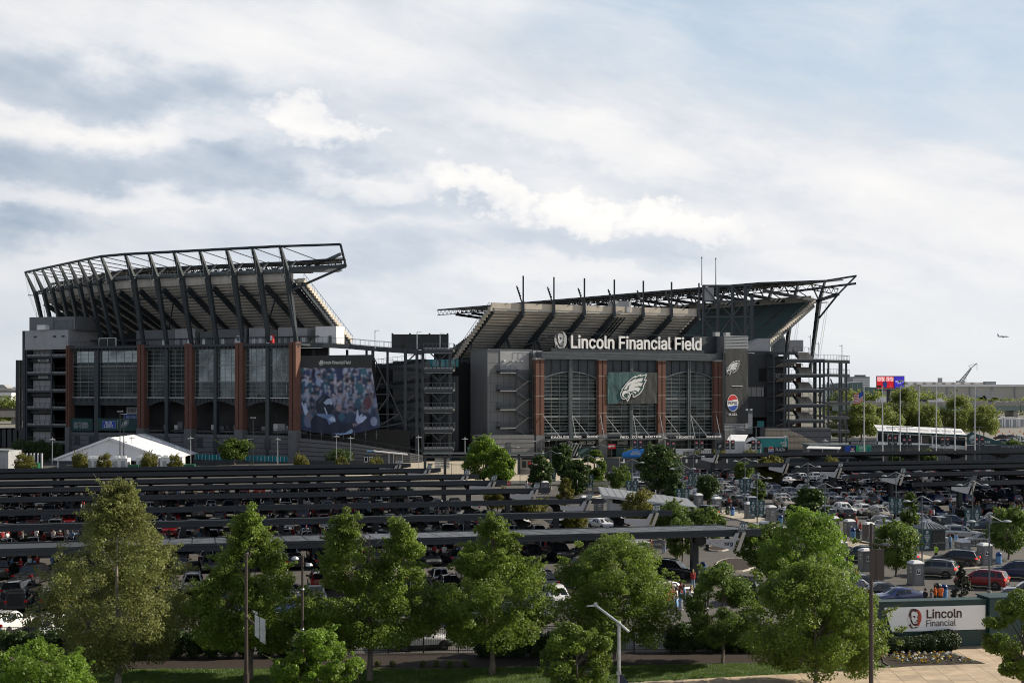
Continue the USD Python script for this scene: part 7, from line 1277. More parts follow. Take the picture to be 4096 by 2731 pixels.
# --- Lincoln sign and green LOT block
FX=(V3(1,0,0),V3(0,0,1),V3(0,-1,0))
def fr(P):return(np.array(P),*FX)
def sign_board():
 D0=depth_at(2580);S=Wall(((3938-2048)*D0/F,D0,0),math.radians(9));t=thing('lincoln_sign','long white sign board reading Lincoln Financial with orange head roundel in green frame','sign',S.pt(-3,0,0));z=lambda x,y,o=0.0:(S.U(3396+x*.2976,o),S.Z(3396+x*.2976,2300+y*.2976,o))
 (ul,zt),(ur,zt2),(ub,zb)=z(455,395),z(1818,385),z(562,752);zt=(zt+zt2)/2-.1
 part(t,'frame',MB().oct8([S.pt(u,q,o)for q,uu in((0,(z(548,900)[0]-.2,ur+.12)),(zt+.32,(ul-.75,ur+.12)))for o in(-.75,.14)for u in uu]),'sign_green')
 part(t,'white_panel',MB().slab([S.pt(ub,zb,.17),S.pt(ur-.04,zb,.17),S.pt(ur-.04,zt,.17),S.pt(ul,zt,.17)],S.n*.06),'white_sign');part(t,'top_cap',MB().oct8([S.pt(u,q,o)for q in(zt+.33,zt+.42)for o in(-.85,.22)for u in(ul-.85,ur+.12)]),'sign_green')
 for k in range(9):part(t,'base_plank',MB().oct8([S.pt(u,q,o)for q in(.06+.14*k,.17+.14*k)for o in(.14,.17)for u in(z(600,900)[0],ur+.1)]),'sign_green')
 h=1.42;u,q=z(883,575,.24);head_roundel(t,h,S.frame(u,q,.24),'white_sign','logo_maroon','logo_orange',.015)
 a,b=z(1032,575,.24),z(1503,470,.24);m,n=z(1032,684,.24),z(1426,600,.24);part(t,'lettering',text_at('Lincoln',.60,S.frame(a[0],a[1],.24),.02,True,None,b[0]-a[0]),'logo_maroon');part(t,'lettering',text_at('Financial',.44,S.frame(m[0],m[1],.24),.02,False,None,n[0]-m[0]),'logo_maroon')
 g=thing('lot_sign_block','taller dark green sign block reading LOT K beside the white sign','sign',S.pt(ur+4,0,0));u0=ur+.14;zz=z(1800,300)[1];part(g,'block',MB().oct8([S.pt(u,q,o)for q in(0,zz)for o in(-1.3,.5)for u in(u0,u0+9)]),'sign_green');part(g,'cap',MB().oct8([S.pt(u,q,o)for q in(zz+.01,zz+.1)for o in(-1.4,.6)for u in(u0-.08,u0+9.1)]),'sign_green');u,q=z(1985,475,.52);part(g,'lettering',text_at('LOT K',.50,S.frame(u,q,.52),.04,False,None,2.5),'white_metal')
sign_board()
# --- iron fence
def fence(a,b,label,h=1.9,nm='iron_fence',post=2.4,gap=.125,m='black_iron',group=None):
 a,b=np.array(a,float),np.array(b,float);L=np.linalg.norm(b-a);t=thing(nm,label,'fence',(a+b)/2,0,group);n=max(1,int(L/post));d=(b-a)/n
 for k in range(n+1):part(t,'post',MB().box(a+d*k,(.09,.09,h+.12),0,True),m)
 for z in(.18,h-.22,h-.06):part(t,'rail',MB().bar(a+V3(0,0,z),b+V3(0,0,z),.045),m)
 mb=MB();q=int(L/gap);e=(b-a)/q;w=np.array([e[0],e[1],0])/np.linalg.norm(e)*.011
 for k in range(q):p=a+e*k;mb.add([p-w,p+w,p+w+V3(0,0,h),p-w+V3(0,0,h)],[[0,1,2,3]])
 part(t,'pickets',mb,m,kind='stuff');return t
fence((-44,92.6,0),(-16,92.9,0),'black iron picket fence behind the left foreground trees');fence((-16,92.9,0),(6,93.2,0),'black iron picket fence between the twin topped tree and the next');fence((6,93.2,0),(24.2,94.0,0),'black iron picket fence behind the right foreground trees')
g_=ground;fence(g_(1700,1893),g_(1860,1900),'black picket fence left of the open stadium gate',2.4,post=3,gap=.3);fence(g_(1900,1912),g_(2040,1912),'black picket fence under the large gate tree',2.2,'gate_fence',3,.3);fence(g_(2080,1930),g_(2122,1932),'open black iron gate leaf left of the dark oval tree',2.6,'gate_leaf',1.4,.2)
for k in range(6):a=lot(6+2.6*k,-46+.4*k);fence(a,a+LU*2.4,'grey crowd barrier section behind the right toilet cabins, '+ORD[k]+' from left',1.1,'crowd_barrier',2.4,.16,'galv','grey crowd barriers')
for k in range(4):a=ground(2800+44*k,1866);fence(a,a+LU*2.3,'grey crowd barrier section by the dark perimeter wall, '+ORD[k]+' from left',1.1,'crowd_barrier',2.3,.2,'galv','grey crowd barriers by the wall')
# --- poles
def lamp_proto(loc,label,banner,group):
 t=thing('car_park_lamp',label,'lamp post',loc,0,group);part(t,'pole',MB().tube([(0,0,0),(0,0,7.3)],[.085,.065],8),'mid_steel',local=True);part(t,'base',MB().lathe([(0,.5),(.2,.5),(.24,0)],(0,0,0),10),'concrete',local=True);part(t,'cross_arm',MB().tube([(-1.75,0,6.62),(1.75,0,6.62)],.05,6),'mid_steel',local=True)
 for s in(-1,1):part(t,'stay',MB().tube([(0,0,7.25),(s*1.15,0,6.66)],.03,5),'galv',local=True);part(t,'lamp_head',MB().lathe([(0,.17),(.22,.13),(.42,.02),(.40,-.02),(0,-.03)],(s*1.6,0,6.66),12),'galv',local=True)
 if banner:
  for s in(-1,1):
   pl=Polygon([(s*.12,1.55),(s*1.0-s*.16,1.55),(s*1.0,3.72),(s*.12,3.72)]).buffer(0);b=part(t,'banner',extr(pl,.03,(V3(0,0,0),V3(1,0,0),V3(0,0,1),V3(0,-1,0))),'teal_banner',local=True);X=s*.54;f=lambda z:(V3(X,-.032,z),V3(1,0,0),V3(0,0,1),V3(0,-1,0))
   part(b,'disc',extr(affinity.scale(Point(0,0).buffer(.15),1,1.2),.01,f(3.42)),'silver_print',local=True)
   for q,w in enumerate(('Lincoln','Financial','Field')):part(b,'lettering',text_at(w,.15,f(3.02-.21*q),.01,True,'x',.50 if q<2 else.32),'white_print',local=True)
   for q,(pts,m_)in enumerate((([(-.3,.0),(.25,.1),(.1,.35),(-.2,.4)],'silver_print'),([(-.25,.5),(.3,.42),(.22,.75),(-.1,.7)],'mid_steel'),([(-.1,.75),(.12,.8),(.1,.98),(-.08,.96)],'silver_print'))):part(b,'player_print',extr(Polygon(pts),.01,f(1.62)),m_,local=True)
   part(t,'banner_arm',MB().tube([(0,0,3.74),(s*1.0,0,3.74)],.025,5).tube([(0,0,1.54),(s*.84,0,1.54)],.025,5),'mid_steel',local=True)
 return t
mat('teal_banner',(.010,.060,.068),.6,0,.15,1.0)
LP_={}
LAMPS=[(2038,1790,1,'before the large gate tree'),(2164,1765,1,'behind the dark oval tree'),(2203.5,1814,1,'right of the dark oval tree by the gate'),(2274,1775,1,'before the feather graphics of the shop front'),(2351.5,1832,1,'right of the dark bushy tree'),(2404,1788,1,'before the shop entrance'),(2528,1851,1,'above the left end of the white sloping roof'),(2731,1876,1,'above the right end of the white sloping roof'),(2774,1827,1,'behind the first grey cabins among parked cars'),(2980,1845,1,'left of the loose yellowish tree'),(3029,1914,1,'by the kerb between two grey cabins'),(3231.6,1868,1,'behind the slim dark tree'),(3300,1952,1,'in the driveway left of two grey cabins'),(3584,1905,1,'behind the round headed tree'),(3688,2006,1,'beside the dark ticket kiosk'),(3890,1941,1,'behind the right pair of grey cabins'),(3957,2087,0,'without banners, right of the conifer before the red SUV')]
for x,y,b,w in LAMPS:
 D=(18.5-6.62)*F/(y-HORIZ);loc=((x-2048)*D/F,D,0);lb=('twin arm lamp with green banners ' if b else 'grey twin arm lamp ')+w
 if b not in LP_:LP_[b]=lamp_proto(loc,lb,b,'twin arm car park lamps')
 else:copy_of(LP_[b],'car_park_lamp',loc,0,lb,'twin arm car park lamps','lamp post')
for k,(x,y)in enumerate([(2551,1778),(2683,1783),(2797,1780),(2920,1778),(3024,1778),(3570,1760),(3628,1768),(3780,1765),(3918,1765)]):
 D=298.0;c=at(x,y,D);t=thing('banner_lamp','slim lamp post with two black banners, '+('left of the blue inflatable end','left of the white counter','behind the white counter','before the open white tent, left','before the open white tent, right','behind the second flagpole','behind the third flagpole','behind the sixth flagpole','behind the last flagpole')[k],'lamp post',(c[0],D,0),group='lamp posts with black banner pairs');part(t,'pole',MB().tube([V3(c[0],D,0),V3(c[0],D,10.2)],.08,6).bar(V3(c[0]-1.4,D,10),V3(c[0]+1.4,D,10),.12),'mid_steel')
 for s in(-1,1):b=part(t,'banner',MB().box(c+V3(s*.62,-.02,0),(.85,.04,2.1)),'banner_black');part(b,'red_disc',extr(Point(0,0).buffer(.26),.01,fr(c+V3(s*.62,-.05,.55))),'print_red');part(b,'white_band',MB().box(c+V3(s*.62,-.065,.52),(.5,.01,.12)),'white_print');part(b,'bird_mark',extr(Polygon([(-.3,-.1),(.3,.2),(.2,-.15)]),.01,fr(c+V3(s*.62,-.05,-.5))),'silver_print')
for k,(x,y)in enumerate([(209,1757),(527,1752),(763,1752),(1111,1757),(1403,1752),(1675,1748),(1345,1745),(1860,1755),(2660,1752),(1954,1752),(3140,1745),(3300,1762)]):
 D=306.0;c=at(x,y,D);t=thing('plaza_lamp','slim grey lamp on the stadium path '+('at the left of the white marquee','at the right slope of the white marquee','right of the white marquee','below the right end of the glass hall','before the crowd poster right side','at the ramp tower foot','before the middle of the curved podium','in the gap left of the exit stairs','before the third glass bay','before the granite podium','before the bleachers left end','before the bleachers right end')[k],'lamp post',(c[0],D,0),group='slim path lamps along the stadium foot');part(t,'pole',MB().tube([V3(c[0],D,0),c+V3(0,0,.5)],[.09,.06],6),'galv');part(t,'lamp_head',MB().lathe([(0,.2),(.3,.08),(.75,-.02),(.7,-.1),(0,-.1)],c,10),'galv')
for k,(x,y0)in enumerate([(495,1655),(1000,1755),(480,1645),(1012,1670)]):c=at(x,y0,300);t=thing('tall_mast','tall thin mast before the glass hall, '+('over the marquee','below the third brick pier','left of the marquee mast','before the fourth brick pier')[k],'mast',(c[0],300,0));part(t,'pole',MB().tube([V3(c[0],300,0),c],[.13,.08],6),'black_steel');part(t,'cap',MB().box(c,(1.3,.3,.15)),'galv')
def fore_poles():
 D=76.0;x=2475;z=lambda y:CAMH-(y-HORIZ)*D/F;X=lambda px:(px-2048)*D/F;c=X(x)
 t=thing('street_lamp','grey street lamp with slanted arm and flat head in the foreground','street lamp',(c,D,0));part(t,'pole',MB().tube([(c,D,0),(c,D,z(2498))],[.115,.095],12),'galv',smooth=60);j=V3(c,D,z(2491));part(t,'joint',MB().lathe([(0,-.16),(.12,-.13),(.14,0),(.11,.12),(0,.15)],j,12),'galv',smooth=60);a,b=V3(X(2514),D-.2,z(2523)),V3(X(2384),D+.3,z(2424));part(t,'arm',MB().tube([a,j+V3(0,-.1,.02),b],.075,10),'galv',smooth=60);part(t,'lamp_head',MB().bar(b+V3(.05,0,.02),V3(X(2349),D+.4,z(2428)),.26,.10,(0,0,1),.12,.05).box(b+V3(.0,0,.1),(.18,.14,.12)),'galv');part(t,'clamp',MB().box((c,D,z(2690)),(.27,.27,.16)),'galv');part(t,'navy_pennant',extr(Polygon([(0,0),(.55,-.75),(.55,-1.15),(0,-1.05)]),.02,fr((c+.05,D-.1,z(2680)))),'navy')
 D=78.0;c=X2=(985-2048)*D/F;z=lambda y:CAMH-(y-HORIZ)*D/F;t=thing('sign_pole','brown pole with a short arm and two sign backs, left foreground','sign post',(c,D,0));part(t,'pole',MB().tube([(c,D,0),(c,D,z(2216))],[.13,.085],12),'brown_pole',smooth=60);a,b=V3(c,D-.1,z(2464)),V3((1070-2048)*D/F,D-.6,z(2524));part(t,'arm',MB().tube([a,b],.06,8),'brown_pole');part(t,'collar',MB().lathe([(.12,-.1),(.15,0),(.12,.1)],(c,D,z(2463)),12),'brown_pole');part(t,'base_sleeve',MB().tube([(c,D,z(2731)-.5),(c,D,z(2690))],.17,12),'brown_pole');part(t,'finial',MB().lathe([(.085,0),(.11,.03),(0,.12)],(c,D,z(2216)),10),'brown_pole')
 for k,(xa,xb,ya,yb)in enumerate(((1029,1046,2447,2544),(1049,1070,2458,2565))):p=lambda x,y:V3((x-2048)*D/F,D-.75,z(y));part(t,'sign_plate',MB().slab([p(xa,yb-12),p(xb,yb),p(xb,ya+12),p(xa,ya)],V3(0,.03,0)),'galv')
 D=80.0;c=(1210-2048)*D/F;z=lambda y:CAMH-(y-HORIZ)*D/F;t=thing('street_lamp','dark pole with two lamp heads at its top, before the twin topped tree','street lamp',(c,D,0));part(t,'pole',MB().tube([(c,D,0),(c,D,z(2219))],[.11,.075],12),'brown_pole',smooth=60);
 for dx,y in((-.42,2230),(.42,2256)):part(t,'bracket',MB().bar((c,D,z(y)+.06),(c+dx*.6,D-.1,z(y)+.1),.06),'brown_pole');part(t,'lamp_head',MB().lathe([(0,.12),(.16,.08),(.24,-.04),(.2,-.1),(0,-.12)],(c+dx,D-.15,z(y)),12),'galv')
 for y in(2355,2515):part(t,'strap',MB().lathe([(.10,-.05),(.125,0),(.10,.05)],(c,D,z(y)),12),'galv')
 D=76.5;c=(3485-2048)*D/F;z=lambda y:CAMH-(y-HORIZ)*D/F;t=thing('board_pole','dark brown pole with a black board and cross arm, right foreground','sign post',(c,D,0));part(t,'pole',MB().tube([(c,D,0),(c,D,z(2092))],[.14,.09],12),'brown_pole',smooth=60);part(t,'cross_arm',MB().bar((c-.7,D-.05,z(2167)),(c+1.05,D-.05,z(2183)),.10),'brown_pole');part(t,'end_camera',MB().box((c+.8,D-.1,z(2175)),(.35,.14,.12)),'mid_steel')
 p=lambda x,y,d=0.0:V3((x-2048)*D/F,D-.14-d,z(y));part(t,'black_board',MB().slab([p(3476,2317),p(3532,2317),p(3532,2194),p(3476,2194)],V3(0,-.12,0)).slab([p(3500,2318,.13),p(3502,2318,.13),p(3502,2195,.13),p(3500,2195,.13)],V3(0,-.02,0)),'brown_pole');part(t,'small_board',MB().slab([p(3451,2146),p(3462,2152),p(3460,2096),p(3449,2096)],V3(0,-.16,0)),'brown_pole');part(t,'top_box',MB().box((c-.25,D-.1,z(2120)),(.1,.1,.7)),'brown_pole')
 for y in(2374,2500,2640):part(t,'strap',MB().lathe([(.125,-.03),(.15,0),(.125,.03)],(c,D,z(y)),12),'brown_pole')
 D=80.0;c=(1432-2048)*D/F;t=thing('post_light','short dark post with a rounded top beside the middle tree trunk','post',(c,D,0));part(t,'post',MB().tube([(c,D,0),(c,D,1.95)],.06,8),'brown_pole');part(t,'head',MB().lathe([(0,.12),(.1,.06),(.1,-.05),(0,-.1)],(c-.05,D,2.0),10),'galv')
fore_poles()
# --- toilet cabins, bins, bollards, kiosk, trailer, roofed hut
def cabin(loc,rot,label,group):
 t=thing('toilet_cabin',label,'portable toilet',loc,rot,group);part(t,'body',MB().box((0,0,.10),(1.12,1.12,1.95),0,True),'toilet_grey',local=True);part(t,'base',MB().box((0,0,0),(1.24,1.24,.12),0,True),'mid_steel',local=True)
 part(t,'roof',MB().lathe([(.80,0),(.80,.08),(.60,.22),(.2,.30),(0,.31)],(0,0,2.05),4),'toilet_roof',local=True)if False else part(t,'roof',Manifold.batch_hull([sph((x*.55,y*.55,2.08),.06,8)for x in(-1,1)for y in(-1,1)]+[sph((x*.34,y*.34,2.27),.05,8)for x in(-1,1)for y in(-1,1)]),'toilet_roof',smooth=50,local=True);part(t,'vent_pipe',MB().tube([(.3,.3,2.2),(.3,.3,2.48)],.05,6),'black_steel',local=True)
 d=part(t,'door',MB().box((0,-.575,.22),(.80,.03,1.72),0,True),'toilet_grey',local=True);part(d,'handle',MB().box((.30,-.60,1.05),(.05,.03,.22)),'black_steel',local=True)
 for s,q in((-1,V3(-.10,-.595,0)),):lg=part(d,'notice',MB().box((-.02,-.595,1.30),(.40,.012,.52)),'white_print',local=True);part(d,'notice_print',MB().box((-.02,-.603,1.33),(.34,.008,.38)),'black_print',local=True);part(d,'notice_mark',extr(Polygon([(-.13,.12),(.13,.12),(.04,-.02),(0,-.12),(-.04,-.02)]),.008,(V3(-.02,-.607,1.34),V3(1,0,0),V3(0,0,1),V3(0,-1,0))),'white_print',local=True)
 sd=part(t,'side_notice',MB().box((-.566,-.1,1.50),(.012,.40,.50)),'white_print',local=True);part(t,'side_print',MB().box((-.574,-.1,1.52),(.008,.34,.38)),'black_print',local=True);part(t,'side_mark',extr(Polygon([(-.13,.12),(.13,.12),(.04,-.02),(0,-.12),(-.04,-.02)]),.008,(V3(-.578,-.1,1.53),V3(0,-1,0),V3(0,0,1),V3(-1,0,0))),'white_print',local=True)
 for s in(-1,1):part(t,'corner_post',MB().box((s*.55,-.555,.10),(.06,.05,1.93),0,True),'mid_steel',local=True)
 return t
CAB=[(2793,2036,'first in the sidewalk row, behind the white sloping roof'),(2866,2052,'second in the sidewalk row, right of the black off-roader'),(2997,2076,'third in the sidewalk row, left of the kerb lamp'),(3085,2091,'fourth in the sidewalk row, right of the kerb lamp'),(3157,2105,'fifth in the sidewalk row, behind the bins'),(3215,2120,'sixth in the sidewalk row, mostly behind the slim tree'),(3332,2136,'seventh in the sidewalk row, behind the driveway banners'),(3397,2150,'eighth in the sidewalk row, beside two bins'),(3473,2163,'ninth in the sidewalk row, behind the dark board pole'),(3851,2242,'left of the right pair before the barrier'),(3938,2258,'right of the right pair before the barrier'),(3662,2338,'standing alone before the grey SUV'),(3462,2282,'half behind the dark board pole across the driveway'),(3360,2246,'hidden behind the bright tree across the driveway'),(3140,2178,'hidden behind the dark leafy tree at the canopy end'),(3060,2158,'left of the hidden one at the canopy end'),(2337,2042,'behind the second canopy sign'),(2394,2052,'left of the white sloping roof hut'),(2180,1975,'behind the third canopy end, left'),(2253,1992,'behind the third canopy end, right')]
c0=None
for x,y,w in CAB:
 P=ground(x,y);P[2]=.13 if lotab(P)[0]>-.3 and lotab(P)[0]<4.3 and x<3500 else 0;lb='grey toilet cabin with white roof, '+w
 if c0 is None:c0=cabin(P,H(14),lb,'grey toilet cabins')
 else:copy_of(c0,'toilet_cabin',P,H(14+R_.uniform(-4,4)),lb,'grey toilet cabins','portable toilet')
def bin_(loc,m,label):
 t=thing('litter_bin',label,'bin',loc,0,'barrel litter bins with domed lids');part(t,'drum',MB().lathe([(0,0),(.29,0),(.30,.85),(.27,.9),(0,.9)],(0,0,0),16),m,local=True);part(t,'lid',MB().lathe([(.31,.86),(.32,.95),(.30,1.08),(.20,1.22),(0,1.27)],(0,0,0),16),m,smooth=50,local=True)
 for k in range(16):a=k*math.pi/8;part(t,'slat',MB().box((.30*math.cos(a),.30*math.sin(a),.08),(.03,.07,.74),a,True),'shirt_blue' if m=='bin_blue' else 'mid_steel',local=True)
 part(t,'opening',MB().box((0,-.30,1.02),(.28,.06,.14)),'void',local=True);return t
BB={}
for x,y,m,w in[(2930,2064,'bin_blue','on the sidewalk left of the third cabin'),(2911,2060,'black_steel','left of the blue bin near the off-roader'),(3122,2099,'bin_blue','right of the fourth cabin'),(3140,2102,'black_steel','between the fourth and fifth cabins'),(3412,2155,'bin_blue','right of the eighth cabin'),(3432,2158,'black_steel','between the eighth and ninth cabins'),(3776,2392,'bin_blue','beside the conifer behind the orange shirted people'),(3750,2386,'black_steel','behind the bright blue sedan'),(2812,2296,'bin_blue','right of the nearest canopy column'),(3995,2254,'bin_blue','right of the right pair of cabins'),(2392,2048,'bin_blue','behind the K33 canopy end')]:
 lb=('blue' if m=='bin_blue' else 'dark')+' barrel bin with domed lid '+w;P=ground(x,y);P[2]=.13 if x<3500 and x>2880 else 0
 if m not in BB:BB[m]=bin_(P,m,lb)
 else:copy_of(BB[m],'litter_bin',P,0,lb,'barrel litter bins with domed lids','bin')
bo=None
for k in range(9):
 P=lot(3.6,2.5-3.2*k,.13);lb='short dark bollard at the back edge of the cabin sidewalk, '+ORD[k]+' from its far end'
 if bo is None:bo=thing('bollard',lb,'bollard',P,0,'dark bollards along the sidewalk');part(bo,'post',MB().tube([(0,0,0),(0,0,1.05)],.08,8),'dark_steel',local=True);part(bo,'cap',MB().lathe([(.09,0),(.09,.05),(0,.08)],(0,0,1.05),8),'dark_steel',local=True)
 else:copy_of(bo,'bollard',P,0,lb,'dark bollards along the sidewalk','bollard')
def kiosk():
 P=ground(3716,2196);t=thing('ticket_kiosk','dark ticket kiosk with hipped metal roof behind the lamp banners','kiosk',P,H(14));part(t,'walls',MB().box((0,0,0),(2.7,2.5,2.35),0,True),'dark_steel',local=True);part(t,'eaves',MB().box((0,0,2.36),(3.3,3.1,.12),0,True),'mid_steel',local=True);r=MB();r.add([(-1.65,-1.55,2.5),(1.65,-1.55,2.5),(1.65,1.55,2.5),(-1.65,1.55,2.5),(-.5,0,3.15),(.5,0,3.15)],[[0,1,5],[0,5,4],[1,2,5],[2,3,4],[2,4,5],[3,0,4]]);part(t,'roof',r,'mid_steel',local=True)
 for k in range(7):x=-1.5+.5*k;part(t,'roof_rib',MB().bar((x,-1.57,2.54),(x*.33,-.02,3.19),.07,.05),'galv',local=True)
 part(t,'window',MB().box((.35,-1.27,1.45),(1.4,.04,1.2)),'glass_car',local=True);part(t,'counter',MB().box((.35,-1.36,.88),(1.6,.25,.06)),'mid_steel',local=True);b=thing('white_cabinet','white steel cabinet beside the ticket kiosk','cabinet',ground(3772,2190));part(b,'body',MB().box((0,0,0),(1.0,.7,1.25),.2,True),'white_metal',local=True);part(b,'door',MB().box((.1,-.37,.1),(.8,.02,1.05),.2,True),'light_panel',local=True)
kiosk()
def trailer(P,rot,L,w,h,label,nm='white_trailer',m='trailer_white',group=None):
 t=thing(nm,label,'trailer',P,rot,group);part(t,'body',MB().box((0,0,.5),(L,w,h-.5),0,True),m,local=True);part(t,'chassis',MB().box((0,0,.3),(L*.95,w*.8,.2),0,True),'trim_black',local=True)
 for x in(-.6,.6):
  for s in(-1,1):part(t,'wheel',MB().tube([(x,s*(w/2-.15),.36),(x,s*(w/2+.03),.36)],.36,14),'tire',local=True)
 for k in range(2):part(t,'door',MB().box((-L*.3+L*.5*k,-w/2-.015,.7),(.9,.03,1.85),0,True),'light_panel',local=True)
 part(t,'roof_edge',MB().box((0,0,h),(L+.06,w+.06,.08),0,True),'white_metal',local=True)
 for k in range(2):part(t,'roof_unit',MB().box((-L*.3+L*.45*k,0,h+.08),(1.1,.9,.38),0,True),m,local=True)
 for k in range(3):part(t,'vent',MB().box((L/2+.012,-w*.25+.25*w*k,1.9),(.02,.3,.2)),'dark_steel',local=True)
 return t
trailer(ground(2530,2275)+V3(0,1.5,0),H(104),5.2,2.4,2.75,'white equipment trailer under the end of the nearest canopy','equipment_trailer')
for k,(x0,x1)in enumerate(((355,406),(455,518),(550,640),(645,737))):D=296.0;trailer(((.5*(x0+x1)-2048)*D/F,D,0),0,(x1-x0)*D/F-.2,2.6,3.1 if k<2 else 3.3,('small white trailer with roof unit left before the marquee','second white trailer before the marquee','longer white trailer right of the marquee mast','last white trailer at the right end of the marquee')[k],'white_trailer',group='white trailers before the marquee')
mat('roof_sheet',(.26,.27,.285),.45,.3)
def hut():
 D=183.0;X=lambda x:(x-2048)*D/F;t=thing('sloping_roof_hut','low grey hut with a big white roof sloping down to the right','building',(X(2590),D,0));a,b=X(2416),X(2776)
 part(t,'walls',MB().oct8([V3(x,y,z)for z in(0,1)for y in(D+.6,D+6.2)for x in(a+.8,b-.6)for z in[0 if z==0 else(3.5-1.55*(x-a)/(b-a))+(.05*(y-D))]]),'light_panel');part(t,'roof',MB().slab([V3(a-.4,D-.6,3.72),V3(b+.4,D-.6,2.02),V3(b+.1,D+7.2,2.62),V3(a-.4,D+7.2,4.32)],V3(0,0,.22)),'roof_sheet');part(t,'fascia',MB().slab([V3(a-.4,D-.64,3.62),V3(b+.4,D-.64,1.92),V3(b+.4,D-.64,2.26),V3(a-.4,D-.64,3.96)],V3(0,-.05,0)),'galv')
 w=part(t,'window_band',MB().slab([V3(a+1.2,D+.56,2.75),V3(b-2.0,D+.56,1.55),V3(b-1.2,D+.56,1.95),V3(a+1.2,D+.56,3.35)],V3(0,-.06,0)),'glass_car')
 for k in range(14):f=k/13;x=a-.2+(b-a+.4)*f;part(t,'roof_seam',MB().bar(V3(x,D-.6,3.95-1.70*f+.0),V3(x-.15,D+7.2,4.56-1.70*f),.04,.03),'roof_sheet')
 part(t,'roof_pipe',MB().tube([V3(X(2632),D+3,3.2),V3(X(2632),D+3,4.4)],.07,6),'galv');part(t,'wall_panel_joint',MB().box((X(2530),D+.55,1.3),(.05,.04,2.4)),'mid_steel')
hut()
# --- tents and stalls at the stadium foot
def marquee():
 D0,D1=303.0,332.0;X=lambda x,d=D0:(x-2048)*d/F;Zf=lambda y,d=D0:CAMH-(y-HORIZ)*d/F;xl,xr,xm=X(215),X(672),X(437);ze,zr=Zf(1838),Zf(1752);t=thing('white_marquee','large white gabled marquee tent before the glass hall','tent',(xm,D0,0))
 part(t,'gable',MB().slab([V3(xl+.8,D0+.5,ze),V3(xr-.8,D0+.5,ze),V3(xm,D0+.5,zr-.25)],V3(0,.08,0)),'tent_white');n=6
 for s,xe in((0,xl),(1,xr)):
  for k in range(n):
   d0,d1=D0+(D1-D0)*k/n,D0+(D1-D0)*(k+1)/n;zz=ze if s==0 else ze;part(t,'roof_sheet',MB().slab([V3(xe,d0,zz),V3(xe,d1-.05,zz),V3(xm,d1-.05,zr),V3(xm,d0,zr)],V3(0,0,.12)),'tent_white');part(t,'roof_seam',MB().bar(V3(xe,d0,zz+.14),V3(xm,d0,zr+.16),.18,.08),'white_metal')
 part(t,'front_trim',MB().bar(V3(xl,D0-.06,ze),V3(xm,D0-.06,zr),.12,.5).bar(V3(xm,D0-.06,zr),V3(xr,D0-.06,ze),.12,.5),'tent_white');part(t,'eave_band',MB().box(((xl+xr)/2,D0+.3,ze-.12),(xr-xl-.6,.3,.25)),'white_metal')
 for k in range(7):x=xl+.8+(xr-xl-1.6)*k/6;part(t,'leg',MB().box((x,D0+.5,0),(.22,.22,ze),0,True),'white_metal')
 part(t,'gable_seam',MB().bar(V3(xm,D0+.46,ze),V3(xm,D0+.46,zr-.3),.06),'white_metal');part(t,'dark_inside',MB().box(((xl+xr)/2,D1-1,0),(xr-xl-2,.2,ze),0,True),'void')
 for k in range(8):q=thing('marquee_crate','dark crate under the edge of the white marquee, '+ORD[k]+' from left','crate',(xl+3+3.1*k,D0+3,0),group='crates under the marquee');part(q,'crate',MB().box((0,0,0),(1.9,1.2,1.0+.4*(k%3)),0,True),R_.choice(['brown_pole','dark_concrete','mid_steel']),local=True);part(q,'lid',MB().box((0,0,1.01+.4*(k%3)),(2.0,1.3,.1),0,True),'trailer_white',local=True)
 w=thing('white_cabin_block','white site cabin at the left edge beside green bins','cabin',at(15,1860,298));part(w,'body',MB().slab([at(-60,1880,298),at(33,1880,298),at(33,1806,298),at(-60,1800,298)],V3(0,8,0)),'light_panel');part(w,'door',MB().slab([at(6,1880,297.9),at(14,1880,297.9),at(14,1830,297.9),at(6,1830,297.9)],V3(0,-.05,0)),'light_panel');part(w,'roof',MB().slab([at(-62,1800,297.6),at(36,1806,297.6),at(36,1800,305),at(-62,1794,305)],V3(0,0,.15)),'mid_steel')
 for k,x in enumerate((57,48,724,505,1300)):c=at(x,1900,288);g=thing('green_skip','dark green waste bin '+('beside the white cabin at far left','left of the first one at the left edge','behind the last white trailer','between the white trailers','by the ticket booth wall')[k],'bin',(c[0],300-2*k,0));part(g,'body',MB().box((0,0,.15),(2.2,1.6,1.5),0,True),'bin_green',local=True);part(g,'lid',MB().box((0,0,1.66),(2.25,1.65,.12),0,True),'bin_green',local=True)
 for k,x in enumerate((108,152)):c=at(x,1860,312);v=thing('striped_turnstile',('left','right')[k]+' white striped gate post pair at the foot of the stair tower','gate',(c[0],312,0));[part(v,'white_post',MB().box((-.9+.9*q,0,0),(.35,.3,3.4),0,True),'white_metal',local=True)for q in range(3)];part(v,'dark_panel',MB().box((0,.2,0),(2.4,.1,3.5),0,True),'void',local=True)
marquee()
